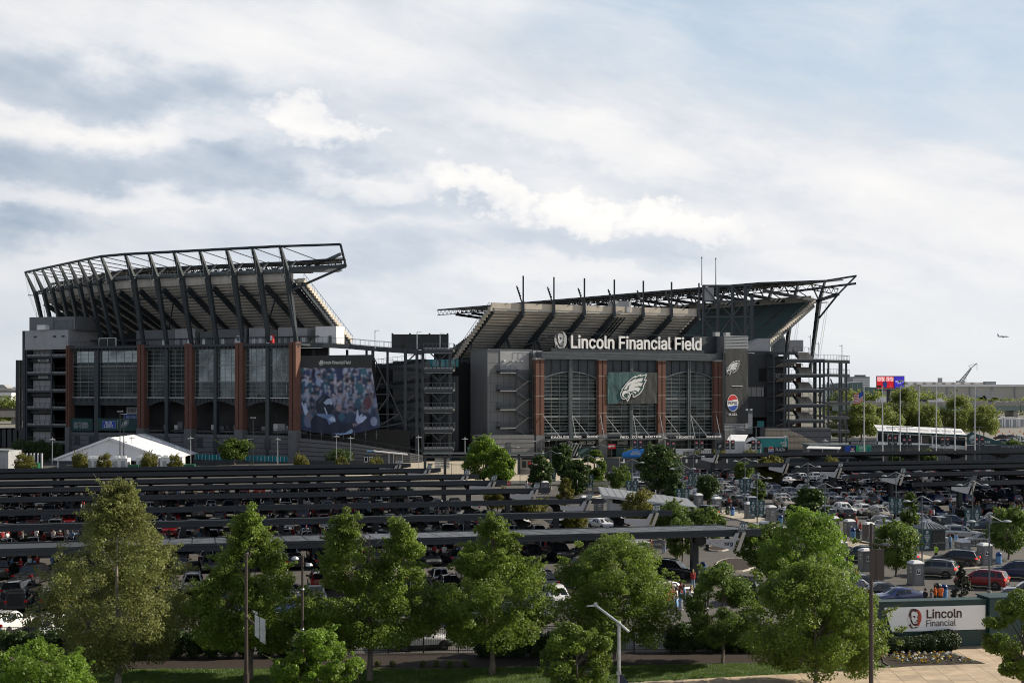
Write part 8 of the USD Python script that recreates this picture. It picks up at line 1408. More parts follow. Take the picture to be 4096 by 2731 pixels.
def booth():
 D=300.0;a,b=at(1455,1850,D),at(1582,1850,D);t=thing('ticket_booth','dark ticket booth with thin white slanted roof below the ramp tower','booth',(a[0]+3,D,0));part(t,'walls',MB().box(((a[0]+b[0])/2,D+2.5,0),(b[0]-a[0],5,3.4),0,True),'charcoal_panel');part(t,'roof',MB().slab([at(1496,1806,D-.5),at(1632,1820,D-.5),at(1625,1817,D+7),at(1492,1804,D+7)],V3(0,0,.25)),'white_metal')
 for x0 in(1458,1477):w=part(t,'window',MB().slab([at(x0,1847,D-.02),at(x0+13,1847,D-.02),at(x0+13,1826,D-.02),at(x0,1826,D-.02)],V3(0,-.08,0)),'white_metal');part(w,'pane',MB().slab([at(x0+2,1845,D-.12),at(x0+11,1845,D-.12),at(x0+11,1828,D-.12),at(x0+2,1828,D-.12)],V3(0,-.03,0)),'glass_car')
 for x in(1556,1575,1610):p=at(x,1815,D);part(t,'roof_post',MB().bar(V3(p[0],D,0),p,.16),'galv')
 part(t,'sign',MB().slab([at(1468,1806,D),at(1490,1806,D),at(1490,1800,D),at(1468,1800,D)],V3(0,.1,0)),'shirt_blue');w=thing('dark_low_wall','dark low perimeter wall before the curved podium','wall',at(1300,1860,296));pts=[at(x,1842+4*(x>1500),294)for x in(1180,1300,1455)]
 for p,q in zip(pts[:-1],pts[1:]):part(w,'panel',MB().slab([V3(p[0],p[1],0),V3(q[0]-.05,q[1],0),q-V3(.05,0,0),p],V3(0,.25,0)),'black_steel')
booth()
def gates():
 D=288.0;X=lambda x:(x-2048)*D/F;Zf=lambda y:CAMH-(y-HORIZ)*D/F;t=thing('gate_canopy','long low steel gate canopy with raised letters across the stadium entrance','gate',(X(1930),D,0));part(t,'beam',MB().box((X(1930),D,Zf(1813)),(X(2165)-X(1695),2.4,.35)),'mid_steel');part(t,'lower_beam',MB().box((X(1930),D-.5,Zf(1826)),(X(2165)-X(1695),.3,.5)),'dark_steel')
 for x in(1700,1780,1860,1945,2020,2075,2160):part(t,'post',MB().box((X(x),D,0),(.55,.55,Zf(1814)),0,True),'dark_steel')
 for s,x in(('N',1866),('C',1881)):part(t,'lettering',text_at(s,.9,fr((X(x),D-.7,Zf(1829))),.06,True),'white_metal')
 for k in range(8):part(t,'shutter_slat',MB().box((X(1768),D+.5,Zf(1870)+.33*k),(3.2,.08,.24)),'galv')
 b=part(t,'notice_wall',MB().box((X(2115),D+1,0),(X(2150)-X(2080),.3,Zf(1835)),0,True),'concrete');
 for x,m in((2097,'banner_green'),(2119,'print_red')):part(b,'notice',MB().box((X(x),D+.8,Zf(1857)),(.9,.06,1.4)),'black_print');part(b,'notice_print',MB().box((X(x),D+.75,Zf(1852)),(.6,.05,.5)),m)
 part(b,'name_plate',MB().box((X(2110),D+.8,Zf(1834)),(2.6,.06,.45)),'black_print')
 s=thing('stop_sign','red octagonal stop sign beside the large gate tree','sign',ground(2035,1985));D=depth_at(1985);c=at(2035,1932,D);part(s,'post',MB().bar(V3(c[0],D,0),c,.08),'galv');part(s,'plate',MB().tube([c+V3(0,-.1,0),c+V3(0,-.13,0)],.42,8),'stop_red');part(s,'lettering',text_at('STOP',.22,fr(c+V3(0,-.15,-.11)),.01,True,'x',.6),'white_print')
 for k,(x,y)in enumerate(((2120,1875),(2330,1948),(2075,1838),(2450,1945))):
  pass
 d=thing('direction_sign','small teal direction sign on two posts left of the gate tree','sign',at(1880,1810,290));c=at(1880,1793,290);part(d,'plate',MB().box(c,(1.1,.08,.75)),'teal');part(d,'print',MB().box(c+V3(0,-.06,.1),(.9,.02,.2)),'white_print');[part(d,'post',MB().bar(V3(c[0]+s,290,0),c+V3(s,0,0),.08),'galv')for s in(-.4,.4)]
 for k,(x,y,w)in enumerate(((2395,1945,70),(2400,1965,60),(2350,1940,40),(2455,1938,50))):
  P=ground(x,y);L=w*P[1]/F;p=thing('planter','long concrete planter '+('right of the dark bushy tree','nearest the hut roof','behind the lamp with banners','before the loose tree')[k],'planter',P,H(8));part(p,'box',MB().box((0,0,0),(L,1.4,.9),0,True),'concrete',local=True);part(p,'soil',MB().box((0,0,.9),(L-.2,1.2,.03),0,True),'mulch',local=True);part(p,'planting',leafy(ts,[(q*.5-L/2+.3,0,1.1)for q in range(max(1,int(L*2)))],[.35]*max(1,int(L*2)),60,.14),'leaf_mid',local=True)
 b=thing('map_board','black notice board with white text lines left of the big round tree','sign',ground(2575,2000));D=depth_at(2000);c=at(2571,1952,D);part(b,'panel',MB().box(c,(1.4,.1,1.9)),'black_print');[part(b,'text_line',MB().box(c+V3(0,-.06,.5-.25*q),(1.0,.01,.07)),'white_print')for q in range(4)];[part(b,'post',MB().bar(V3(c[0]+s,D,0),c+V3(s,0,0),.09),'galv')for s in(-.6,.6)]
gates()
def stalls():
 D=299.0;X=lambda x,d=D:(x-2048)*d/F;Zf=lambda y,d=D:CAMH-(y-HORIZ)*d/F
 def bx(x0,x1,y0,y1,d,dep):return MB().box(((X(x0,d)+X(x1,d))/2,d+dep/2,(Zf(y0,d)+Zf(y1,d))/2),(X(x1,d)-X(x0,d),dep,abs(Zf(y0,d)-Zf(y1,d))))
 w=thing('perimeter_wall','dark perimeter wall with small white placards below the stall fronts','wall',(X(2800),292,0))
 for k in range(18):x0=2415+62*k;part(w,'wall_panel',MB().box(((X(x0+31,292)),292,0),(62*292/F-.06,.3,Zf(1830,292)),0,True),'charcoal_panel')
 for k,x in enumerate((2496,2746,2786,2868,2908,3031,3110,3148,3330,3390)):part(w,'placard',MB().box((X(x,291.8),291.7,Zf(1843,291.8)),(.42,.08,.8)),'white_print')
 s=thing('teal_shop_trailer','teal trailer reading PRO SHOP beside the open white tent','trailer',(X(3090),312,0));part(s,'body',bx(3035,3152,1830,1751,312,4),'teal');part(s,'roof_edge',bx(3033,3154,1752,1749.5,311.8,4.4),'galv');q=lambda x,y:fr((X(x,312),311.9,Zf(y,312)))
 for tx,y in(('PRO',1775),('SHOP',1785)):part(s,'lettering',text_at(tx,.46,q(3137,y),.04,True,'x',1.15),'white_print')
 part(s,'bird_mark',extr(Polygon([(-.5,-.1),(.5,.3),(.3,-.2)]),.04,q(3126,1770)),'white_print');part(s,'shade_panel',bx(3040,3150,1800,1773,311.85,.06),'teal_banner')if False else None
 c=thing('cola_plaza_sign','black board reading PEPSI PLAZA with round globe before the teal trailer','sign',(X(3110),304,0));part(c,'panel',bx(3054,3152,1832,1788,304,.3),'black_print');cola_roundel(c,1.62,fr((X(3083,304),303.9,Zf(1799,304))),.04);part(c,'lettering',text_at('PLAZA',.62,fr((X(3121,304),303.9,Zf(1802.5,304))),.04,True,'x',2.1),'white_print')
 tn=thing('open_white_tent','white arched tent with an open right end beside the teal trailer','tent',(X(2975),306,0));d0,d1=304.0,312.0;xa,xb,xc=X(2906,d0),X(2978,d0),X(3044,d0);zz=lambda y:Zf(y,d0)
 for k in range(3):u0,u1=xa+(xb-xa)*k/3,xa+(xb-xa)*(k+1)/3-.04;part(tn,'side_wall',MB().slab([V3(u0,d0,0),V3(u1,d0,0),V3(u1,d0,zz(1765)),V3(u0,d0,zz(1765))],V3(0,.08,0)),'tarp_grey');part(tn,'roof_sheet',MB().slab([V3(u0,d0,zz(1765)),V3(u1,d0,zz(1765)),V3(u1+1.6,d0+4.5,zz(1742)),V3(u0+1.6,d0+4.5,zz(1742))],V3(0,0,.1)),'tent_white')
 part(tn,'end_arch',MB().slab([V3(xb,d0,zz(1772)),V3(xb+.9,d0,zz(1752)),V3((xb+xc)/2,d0,zz(1746)),V3(xc-.9,d0,zz(1756)),V3(xc,d0,zz(1775)),V3(xc-.6,d0,zz(1776)),V3((xb+xc)/2,d0,zz(1760)),V3(xb+.6,d0,zz(1774))],V3(0,.1,0)),'tent_white');part(tn,'end_leg',MB().box((xb+.1,d0,0),(.25,.2,zz(1772)),0,True).box((xc-.1,d0,0),(.25,.2,zz(1775)),0,True),'tent_white');part(tn,'back_cloth',MB().box(((xb+xc)/2,d0+5,0),(xc-xb,.1,zz(1762)),0,True),'tarp_grey')
 i=thing('blue_inflatable','bright blue inflatable house front reading BUD LIGHT BACKYARD','inflatable',(X(2540),296,0));P=[(2490,1820),(2492,1812),(2540,1797),(2562,1802),(2563,1798),(2573,1798),(2574,1806),(2588,1812),(2588,1822)];part(i,'body',extr(Polygon([(X(x,296)-X(2540,296),Zf(y,296)-Zf(1822,296))for x,y in P]).buffer(.15),1.2,fr((X(2540,296),296,Zf(1822,296)))),'bright_blue');part(i,'plinth',MB().box((X(2540,296),296.5,0),(5.4,1.2,Zf(1821,296)),0,True),'bright_blue')
 for tx,y,h in(('BUD LIGHT',1808,.30),('BACKYARD',1817,.42)):part(i,'lettering',text_at(tx,h,fr((X(2541,296),294.75,Zf(y,296))),.03,True,'x',1.6 if h<.4 else 2.2),'white_print')
 m=thing('white_counter','long white drinks counter with script lettering before the third bay','counter',(X(2775),300,0));part(m,'front',bx(2706,2845,1828,1797,300,1.5),'trailer_white');part(m,'lettering',text_at('Michelob ULTRA',.5,fr((X(2766,300),299.9,Zf(1812,300))),.03,False,'x',3.6),'navy');part(m,'top',bx(2704,2847,1797,1795,299.8,2),'galv');[part(m,'side_slat',bx(2800+9*k,2804+9*k,1826,1799,299.9,.08),'galv')for k in range(5)]
 for k,(x0,x1,y0,y1,tx,hh)in enumerate(((2148,2170,1828,1790,None,0),(2310,2385,1828,1792,'PRO SHOP',.9),(2462,2514,1826,1790,'EAGLES',.75),(2637,2655,1800,1777,None,0),(2860,2878,1800,1770,None,0))):
  o=1.35 if k in(0,3,4)else.35;g=thing('shop_graphic',('dark panel with bird head on the left granite pier','dark green shop panel reading PRO SHOP','dark green panel reading EAGLES left of the blue inflatable','dark bird head panel on the granite pier left of the white counter','dark bird head panel on the last granite pier')[k],'sign',WN.pt(WN.U(x0),2,o));mb=MB();WN.rect(mb,WN.U(x0),WN.U(x1),max(.3,WN.Z(x0,y1,o)),WN.Z(x0,y0,o),o-.3 if k in(1,2)else o-.2,o);part(g,'panel',mb,'banner_green' if tx else 'charcoal_panel')
  if tx:part(g,'lettering',text_at(tx,hh,WN.frame(WN.U((x0+x1)/2),WN.Z(x0,y1-14,o),o+.02),.03,True,'x',WN.U(x1)-WN.U(x0)-1.0),'silver_print')
  else:eagle(g,1.0,WN.frame(WN.U((x0+x1)/2),WN.Z(x0,(y0+y1)/2,o),o+.01),'white_print','banner_green',.01)
 f=thing('feather_graphic','large white feather graphic across the shop front glass','sign',WN.pt(WN.U(2290),2,.3));[part(f,'feather',extr(Polygon([(0,0),(.5,0),(2.2,3.4),(1.9,3.5)]),.04,WN.frame(WN.U(2252+12*k),.5,.3)),'silver_print')for k in range(5)];r=thing('red_store_sign','small red and white sign on a dark post before the shop','sign',at(2425,1830,285));c=at(2447,1785,285);part(r,'panel',MB().box(c,(1.6,.1,1.0)),'print_red');part(r,'white_strip',MB().box(c+V3(0,-.07,.1),(1.2,.02,.3)),'white_print');part(r,'post',MB().bar(V3(c[0],285,0),c,.12),'dark_steel')
stalls()
def ticket_hall():
 D=300.0;X=lambda x,d=D:(x-2048)*d/F;Zf=lambda y,d=D:CAMH-(y-HORIZ)*d/F;bx=lambda x0,x1,y0,y1,d,dep:MB().box(((X(x0,d)+X(x1,d))/2,d+dep/2,(Zf(y0,d)+Zf(y1,d))/2),(X(x1,d)-X(x0,d),dep,abs(Zf(y0,d)-Zf(y1,d))))
 t=thing('ticket_hall','long low grey ticket hall reading TICKETS and GUEST SERVICES','building',(X(3480),D,0));part(t,'walls',MB().box((X(3480),D+4,0),(X(3720)-X(3245),8,Zf(1782)),0,True),'dark_concrete');part(t,'roof_edge',bx(3240,3724,1783,1778,D-.4,9),'mid_steel');part(t,'name_plate',bx(3396,3512,1777,1764,D-.5,.3),'black_print');part(t,'lettering',text_at('TICKETS & GUEST SERVICES',.36,fr((X(3454),D-.55,Zf(1773.5))),.04,True,'x',5.9),'white_print')
 for k in range(9):part(t,'vent',bx(3500+24*k,3518+24*k,1812,1800,D-.05,.1),'mid_steel')
 for k in range(4):part(t,'door',bx(3560+40*k,3575+40*k,1880,1815,D-.06,.1),'charcoal_panel')
 a=thing('portrait_board','blue board with a laughing man portrait beside the green board','sign',(X(3399),D-1,0));part(a,'panel',bx(3379,3420,1812,1782,D-.9,.15),'print_blue');part(a,'portrait_face',extr(affinity.scale(Point(0,0).buffer(.42),.72,1),.02,fr((X(3406),D-.92,Zf(1793)))),'screen_skin');part(a,'portrait_hair',extr(affinity.scale(Point(0,.22).buffer(.36),1,.7),.02,fr((X(3406),D-.95,Zf(1791)))),'black_print');part(a,'portrait_shirt',extr(Polygon([(-.7,-.9),(.7,-.9),(.5,-.45),(-.5,-.45)]),.02,fr((X(3406),D-.95,Zf(1793)))),'white_print')
 b=thing('green_board','bright green board with white block letters beside the portrait board','sign',(X(3454),D-1,0));part(b,'panel',bx(3424,3485,1812,1781,D-.9,.15),'print_green');part(b,'lettering',text_at('WE',.75,fr((X(3445),D-.93,Zf(1797))),.02,True,'x',1.5),'white_print');part(b,'lettering',text_at('OPEN',.55,fr((X(3445),D-.93,Zf(1811))),.02,True,'x',1.7),'white_print');part(b,'figure',extr(affinity.scale(Point(0,0).buffer(.6),.7,1),.02,fr((X(3472),D-.93,Zf(1796)))),'teal')
 w=thing('white_slant_awning','thin white slanted awning roof left of the portrait board','awning',(X(3290),D-3,0));part(w,'roof',MB().slab([at(3225,1794,D-5),at(3358,1797,D-5),at(3366,1788,D),at(3236,1785,D)],V3(0,0,.15)),'white_metal');[part(w,'post',MB().bar(V3(at(x,1795,D-4.8)[0],D-4.8,0),at(x,1795,D-4.8),.14),'galv')for x in(3232,3290,3352)]
 D2=335.0;fh=thing('firehouse_bar','long white roofed bar with open window bays and green gable reading LITE FIREHOUSE','bar building',at(3700,1780,D2));R0,R1=at(3512,1724,D2),at(3868,1741,D2-6)
 for k in range(8):
  f0,f1=k/8,(k+1)/8-.004;p,q=R0+(R1-R0)*f0,R0+(R1-R0)*f1;part(fh,'roof_sheet',MB().slab([p,q,q+V3(.6,6,1.35),p+V3(.6,6,1.35)],V3(0,0,.12)),'tent_white');part(fh,'roof_print',MB().slab([p+V3(.4,2.2,.64),q+V3(-.2,2.2,.64),q+V3(-.1,3.6,.96),p+V3(.5,3.6,.96)],V3(0,0,.02)),'tarp_grey')
  dn=V3(0,0,-3.6);part(fh,'window_bay',MB().slab([p+V3(.15,.9,-.5),q+V3(0,.9,-.5),q+V3(0,.9,-2.6),p+V3(.15,.9,-2.6)],V3(0,.1,0)),'glass_car');part(fh,'post',MB().bar(p+V3(0,.7,0),p+dn+V3(0,.7,0),.3),'white_metal');part(fh,'white_skirt',MB().slab([p+V3(0,.8,-2.6),q+V3(0,.8,-2.6),q+V3(0,.8,-3.5),p+V3(0,.8,-3.5)],V3(0,.1,0)),'trailer_white')
 part(fh,'eave_band',MB().bar(R0+V3(0,-.05,-.15),R1+V3(0,-.05,-.15),.12,.5),'teal_banner');part(fh,'base',MB().slab([V3(R0[0],R0[1]+1,0),V3(R1[0],R1[1]+1,0),R1+V3(0,1,-3.5),R0+V3(0,1,-3.5)],V3(0,6,0)),'dark_concrete');g0=D2-7;part(fh,'green_gable',MB().slab([at(3868,1778,g0),at(4034,1778,g0),at(3886,1727,g0),at(3868,1739,g0)],V3(0,.3,0)),'teal_banner');eagle(fh,1.55,fr(at(3890,1748,g0-.06)),'white_print','teal_banner',.02);part(fh,'lettering',text_at('Lite',.62,fr(at(3882,1771,g0-.05)),.04,True,None,1.3),'white_print');part(fh,'lettering',text_at('FIREHOUSE',.50,fr(at(3905,1771,g0-.05)),.04,True,None,3.4),'white_print');part(fh,'gable_base',MB().slab([V3(at(3868,1778,g0)[0],g0,0),V3(at(4034,1778,g0)[0],g0,0),at(4034,1780,g0),at(3868,1780,g0)],V3(0,.3,0)),'charcoal_panel')
 x=thing('xfinity_wall','dark gate wall reading XFINITY at the right edge','wall',at(4050,1800,305));[part(x,'panel',MB().slab([V3(at(3930+30*k,1780,305)[0],305,0),V3(at(3959+30*k,1780,305)[0],305,0),at(3959+30*k,1779,305),at(3930+30*k,1779,305)],V3(0,.3,0)),'charcoal_panel')for k in range(7)];part(x,'lettering',text_at('XFINITY',.42,fr(at(4044,1790,304.9)),.04,False,'x',4.6),'silver_print');l=thing('pale_letters','large pale standing letters reading xfin cut by the right edge','sign',at(4070,1766,350));[part(l,'letter',text_at(c_,1.35,fr(at(4050+13*k,1765,350)),.3,True,None,.75 if c_!='i' else.3),'white_metal')for k,c_ in enumerate('xfin')];part(l,'plinth',MB().box(V3(at(4075,1766,350)[0],350.2,0),(5,.5,at(4075,1766,350)[2]),0,True),'dark_steel')
ticket_hall()
def flags():
 fl=None;D=292.0
 for k,(x,y)in enumerate(((3456,1548),(3530,1551),(3601,1551),(3676,1550),(3745,1551),(3819,1549),(3899,1549))):
  c=at(x,y,D);loc=(c[0],D,0);lb=('white flagpole carrying the striped flag, leftmost of the row','bare white flagpole, second from left','bare white flagpole, third from left','bare white flagpole in the middle of the row','bare white flagpole, fifth from left','bare white flagpole, second from right','bare white flagpole at the right end of the row')[k]
  if fl is None:fl=thing('flagpole',lb,'flagpole',loc,0,'row of white flagpoles');part(fl,'pole',MB().tube([(0,0,0),(0,0,18.8)],[.17,.09],10),'pole_white',smooth=60,local=True);part(fl,'finial',MB().lathe([(0,-.15),(.18,0),(0,.18)],(0,0,18.95),8),'galv',local=True)
  else:copy_of(fl,'flagpole',loc,0,lb,'row of white flagpoles','flagpole')
 c=at(3452,1562,D);t=thing('striped_flag','red and white striped flag with blue starry corner blowing left','flag',(c[0],D,c[2]));W_,Hh,nx=3.3,2.1,14
 def strip(name,z0,z1,x0,x1,m,off=0.0):
  v=[];xs=np.linspace(x0,x1,nx)
  for xx in xs:
   f=xx/W_;dz=-.55*f-.25*f*math.sin(f*5);dy=.28*math.sin(f*7.5)*f
   for z in(z0,z1):v.append(c+V3(-xx*.60,dy-off,dz-z*1.05-f*.5))
  part(t,name,(np.array(v),np.array([[2*i,2*i+2,2*i+3,2*i+1]for i in range(nx-1)])),m)
 for k in range(13):strip('stripe',Hh*k/13,Hh*(k+1)/13,0,W_,'print_red' if k%2==0 else 'white_print')
 strip('blue_corner',0,Hh*7/13,0,W_*.45,'print_blue',.02)
flags()
# --- far background
def far():
 D=650.0;q=lambda x,y,d=D:at(x,y,d);t=thing('led_billboard','raised two sided electronic billboard, red face and purple face, on one post','billboard',q(3554,1665));part(t,'post',MB().tube([V3(q(3554,1600)[0],D+1,0),q(3554,1556,D+1)],.95,10),'dark_steel');part(t,'cabinet',MB().slab([q(3507,1553,D+.3),q(3577,1553,D+.3),q(3577,1503,D+.3),q(3507,1503,D+.3)],V3(0,1.2,0)).slab([q(3577,1553,D+.3),q(3618,1553,D+.3),q(3618,1503,D+.3),q(3577,1503,D+.3)],V3(0,1.2,0)),'black_steel');part(t,'catwalk',MB().box(q(3560,1559),(15,2,.5)),'dark_steel');fc=part(t,'red_face',MB().slab([q(3508,1551),q(3574,1551),q(3574,1505),q(3508,1505)],V3(0,.2,0)),'screen_red');part(t,'purple_face',MB().slab([q(3578,1551),q(3616,1551),q(3616,1505),q(3578,1505)],V3(0,.2,0)),'screen_blue');W2=lambda x,y:fr(q(x,y,D-.1))
 part(fc,'lettering',text_at('FIGHTING',1.9,W2(3509,1524),.05,True,None,3.6),'screen_white');part(fc,'lettering',text_at('FOR YOU',1.9,W2(3545,1524),.05,True,None,3.4),'screen_white');part(fc,'figure_suit',extr(Polygon([(-.75,-3.4),(.75,-3.4),(1.15,-1.0),(.35,-.3),(-.35,-.3),(-1.15,-1.0)]),.05,W2(3540,1522)),'screen_navy');part(fc,'figure_head',extr(Point(0,.35).buffer(.55),.05,W2(3540,1522)),'screen_skin');part(fc,'black_caption',MB().slab([q(3509,1549,D-.1),q(3526,1549,D-.1),q(3526,1541,D-.1),q(3509,1541,D-.1)],V3(0,.05,0)),'screen_black');part(t,'lettering',text_at('xfinity mobile',.75,W2(3597,1528),.05,False,'x',3.9),'screen_white');part(t,'lettering',text_at('ARENA',.42,W2(3597,1534),.05,False,'x',1.9),'screen_white')
 D=800.0;v=thing('elevated_road','long elevated road viaduct with pale green girders crossing the far right','viaduct',q(3750,1620,D));zt=CAMH-(1604-HORIZ)*D/F
 X0,X1=q(3330,1600,D)[0],420.0;mk=lambda xa,xb,dd=0.0:None
 for k in range(6):a=X0+(X1-X0)*k/6;b=X0+(X1-X0)*(k+1)/6-.3;part(v,'girder',MB().box(((a+b)/2,D,zt-4.3),(b-a,1.2,2.6)),'girder_green');part(v,'deck',MB().box(((a+b)/2,D+9,zt-2.2),(b-a,20,1.3)),'concrete');part(v,'parapet',MB().box(((a+b)/2,D-.9,zt-1.2),(b-a,.4,1.5)),'concrete');part(v,'rear_parapet',MB().box(((a+b)/2,D+18.8,zt-.8),(b-a,.4,1.6)),'concrete');part(v,'pier',MB().box((b-2,D+8,0),(2.6,14,zt-5.6),0,True),'concrete')
 w=thing('elevated_road','brown elevated road deck seen left of the stadium','viaduct',q(30,1650,700));part(w,'deck',MB().slab([q(-60,1668,700),q(110,1668,700),q(110,1640,700),q(-60,1640,700)],V3(0,14,0)),'concrete');part(w,'parapet',MB().slab([q(-60,1641,699),q(110,1641,699),q(110,1632,699),q(-60,1632,699)],V3(0,.5,0)),'brown_pole');[part(w,'pier',MB().box(V3(q(x,1650,706)[0],706,0),(3,3,q(x,1668,706)[2]),0,True),'concrete')for x in(-20,60)]
 zr=zt-1.5
 def fx(x,dd=3.0):return V3((x-2048)*(D+dd)/F,D+dd,zr)
 tr=thing('box_truck','white box truck on the elevated road','truck',fx(3535));p=fx(3535);part(tr,'box',MB().box(p+V3(1.6,0,.9),(7.4,2.5,3.1),0,True),'trailer_white');part(tr,'cab',MB().box(p+V3(-3.4,0,.6),(2.2,2.3,2.1),0,True),'trailer_white');part(tr,'windscreen',MB().box(p+V3(-3.9,-1.2,1.6),(1.0,.1,.7),0,True),'glass_car');[part(tr,'wheel',MB().tube([p+V3(x,-1.2,.5),p+V3(x,-.9,.5)],.5,10),'tire')for x in(-3.2,3.0,4.2)]
 tw=thing('tow_truck','white tow truck hauling a dark flat load on the elevated road','truck',fx(3735));p=fx(3735);part(tw,'cab',MB().box(p+V3(3.6,0,.8),(2.6,2.4,2.5),0,True),'trailer_white');part(tw,'body',MB().box(p+V3(-.6,0,.8),(6,2.4,1.3),0,True),'trailer_white');part(tw,'bonnet',MB().box(p+V3(5.4,0,.8),(1.4,2.1,1.3),0,True),'trailer_white');part(tw,'boom',MB().bar(p+V3(-1,0,2),p+V3(-4.2,0,3.6),.5),'dark_steel');part(tw,'load',MB().box(p+V3(-8.6,0,.7),(8,2.5,1.8),0,True),'dark_steel');[part(tw,'wheel',MB().tube([p+V3(x,-1.25,.5),p+V3(x,-.95,.5)],.5,10),'tire')for x in(-2.2,-1.0,4.4)]
 ks=[k for k in CARC if not k[2]and not k[3]]
 for i,(x,k)in enumerate(((3395,('suv','silver')),(3455,('suv','black')),(3565,('sedan','silver')),(3840,('suv','grey')),(3885,('sedan','black')),(3965,('suv','black')),(3990,('sedan','white')),(4040,('sedan','silver')),(4085,('sedan','grey')),(3300,('sedan','white')))):
  src=CARC.get((k[0],k[1],False,False))or CARC[ks[0]];copy_of(src,'road_car',fx(x,4.0+(i%3)),0 if i%2 else math.pi,f'{CW[k[1]]} car on the elevated road, '+('left of the billboard post','just right of the stadium ramp','right of the box truck','right of the fifth flagpole','between the last two flagpoles','right of the last flagpole','behind the dark one past the last flagpole','near the right edge','at the right edge','seen through the ramp decks')[i],'cars on the elevated road','car')
 d=1500.0;h=thing('hangar','huge pale tan hangar with stepped roof on the right horizon','hangar',q(3850,1600,d));part(h,'front_wall',MB().slab([V3(q(3617,1600,d)[0],d,0),V3(q(4300,1600,d)[0],d,0),q(4300,1542,d),q(3684,1542,d),q(3650,1538,d),q(3617,1549,d)],V3(0,90,0)),'hangar');part(h,'upper_roof',MB().slab([q(3622,1543,d+40),q(3945,1541,d+40),q(3942,1529,d+40),q(3632,1527,d+40)],V3(0,60,0)),'hangar');part(h,'right_roof',MB().slab([q(3945,1543,d+20),q(4300,1543,d+20),q(4300,1540,d+20),q(3945,1540,d+20)],V3(0,60,0)),'far_white');part(h,'roof_line',MB().bar(q(3617,1549,d-1),q(3650,1538,d-1),2).bar(q(3684,1542,d-1),q(4300,1542,d-1),2.5),'far_white')
 for k in range(8):part(h,'roof_vent',MB().box(q(3640+38*k,1533,d+36),(6,4,2.2)),'far_white')
 for k in range(5):part(h,'bay_joint',MB().bar(q(3700+90*k,1598,d-.5),q(3700+90*k,1543,d-.5),1.2),'far_grey')
 part(h,'chimney',MB().bar(q(3760,1530,d+30),q(3760,1511,d+30),4),'far_grey');part(h,'roof_box',MB().box(q(3958,1536,d+20),(12,8,6)),'far_grey')
 o=thing('office_block','pale office block left of the billboard','building',q(3445,1540,1100));part(o,'body',MB().slab([V3(q(3410,1560,1100)[0],1100,0),V3(q(3479,1560,1100)[0],1100,0),q(3479,1506,1100),q(3410,1506,1100)],V3(0,30,0)),'far_grey');[part(o,'window_band',MB().slab([q(3412,1519+9*k,1099.8),q(3477,1519+9*k,1099.8),q(3477,1515+9*k,1099.8),q(3412,1515+9*k,1099.8)],V3(0,.3,0)),'far_white')for k in range(4)];part(o,'roof_plant',MB().box(q(3440,1504,1110),(8,6,2)),'far_dark')
 g=thing('glass_wedge_building','green glass wedge shaped building behind the ramp decks','building',q(3400,1545,950));part(g,'body',MB().slab([V3(q(3320,1560,950)[0],950,0),V3(q(3452,1560,950)[0],950,0),q(3448,1527,950),q(3320,1535,950)],V3(0,25,0)),'pane_far');part(g,'wing',MB().slab([V3(q(3454,1560,960)[0],960,0),V3(q(3506,1560,960)[0],960,0),q(3506,1549,960),q(3454,1547,960)],V3(0,25,0)),'pane_far');[part(g,'mullion',MB().bar(q(3330+20*k,1580,949.8),q(3330+20*k,1533,949.8),.5),'far_grey')for k in range(7)]
 s=thing('grey_ship','grey naval ship superstructure before the hangar','ship',q(3930,1590,1250));
 for x,y,w_,h_ in((3930,1600,60,8),(3905,1592,30,10),(3920,1583,14,12),(3955,1586,26,12),(3985,1592,22,9),(3870,1594,14,7)):part(s,'deck_house',MB().box(q(x,y,1250)-V3(0,0,h_*.2),(w_*.55,8,h_*.55)),'ship')
 for x,y in((3908,1556),(3948,1552),(3968,1560)):part(s,'mast',MB().bar(q(x,1595,1250),q(x,y,1250),.9).bar(q(x-7,y+10,1250),q(x+7,y+10,1250),.5).bar(q(x-4,y+5,1250),q(x+4,y+5,1250),.5),'ship')
 c=thing('lattice_crane','tall slanted lattice crane boom on the right horizon','crane',q(3840,1530,1600));a,b=q(3834,1528,1600),q(3882,1473,1600);a2,b2=q(3850,1528,1600),q(3886,1473,1600);part(c,'boom',MB().bar(a,b,1.0).bar(a2,b2,1.0),'far_grey');[part(c,'lacing',MB().bar(a+(b-a)*k/9,a2+(b2-a2)*(k+1)/9,.6).bar(a2+(b2-a2)*k/9,a+(b-a)*(k+1)/9,.6),'far_grey')for k in range(9)];part(c,'jib',MB().bar(b,q(3908,1453,1600),.9).bar(q(3875,1462,1600),q(3908,1453,1600),.4).bar(q(3875,1462,1600),b,.4),'far_grey');part(c,'cable',MB().bar(q(3864,1495,1600),q(3864,1527,1600),.35).bar(q(3908,1454,1600),q(3908,1482,1600),.3),'far_grey');part(c,'cabin',MB().box(q(3842,1531,1600),(9,6,5)),'far_grey')
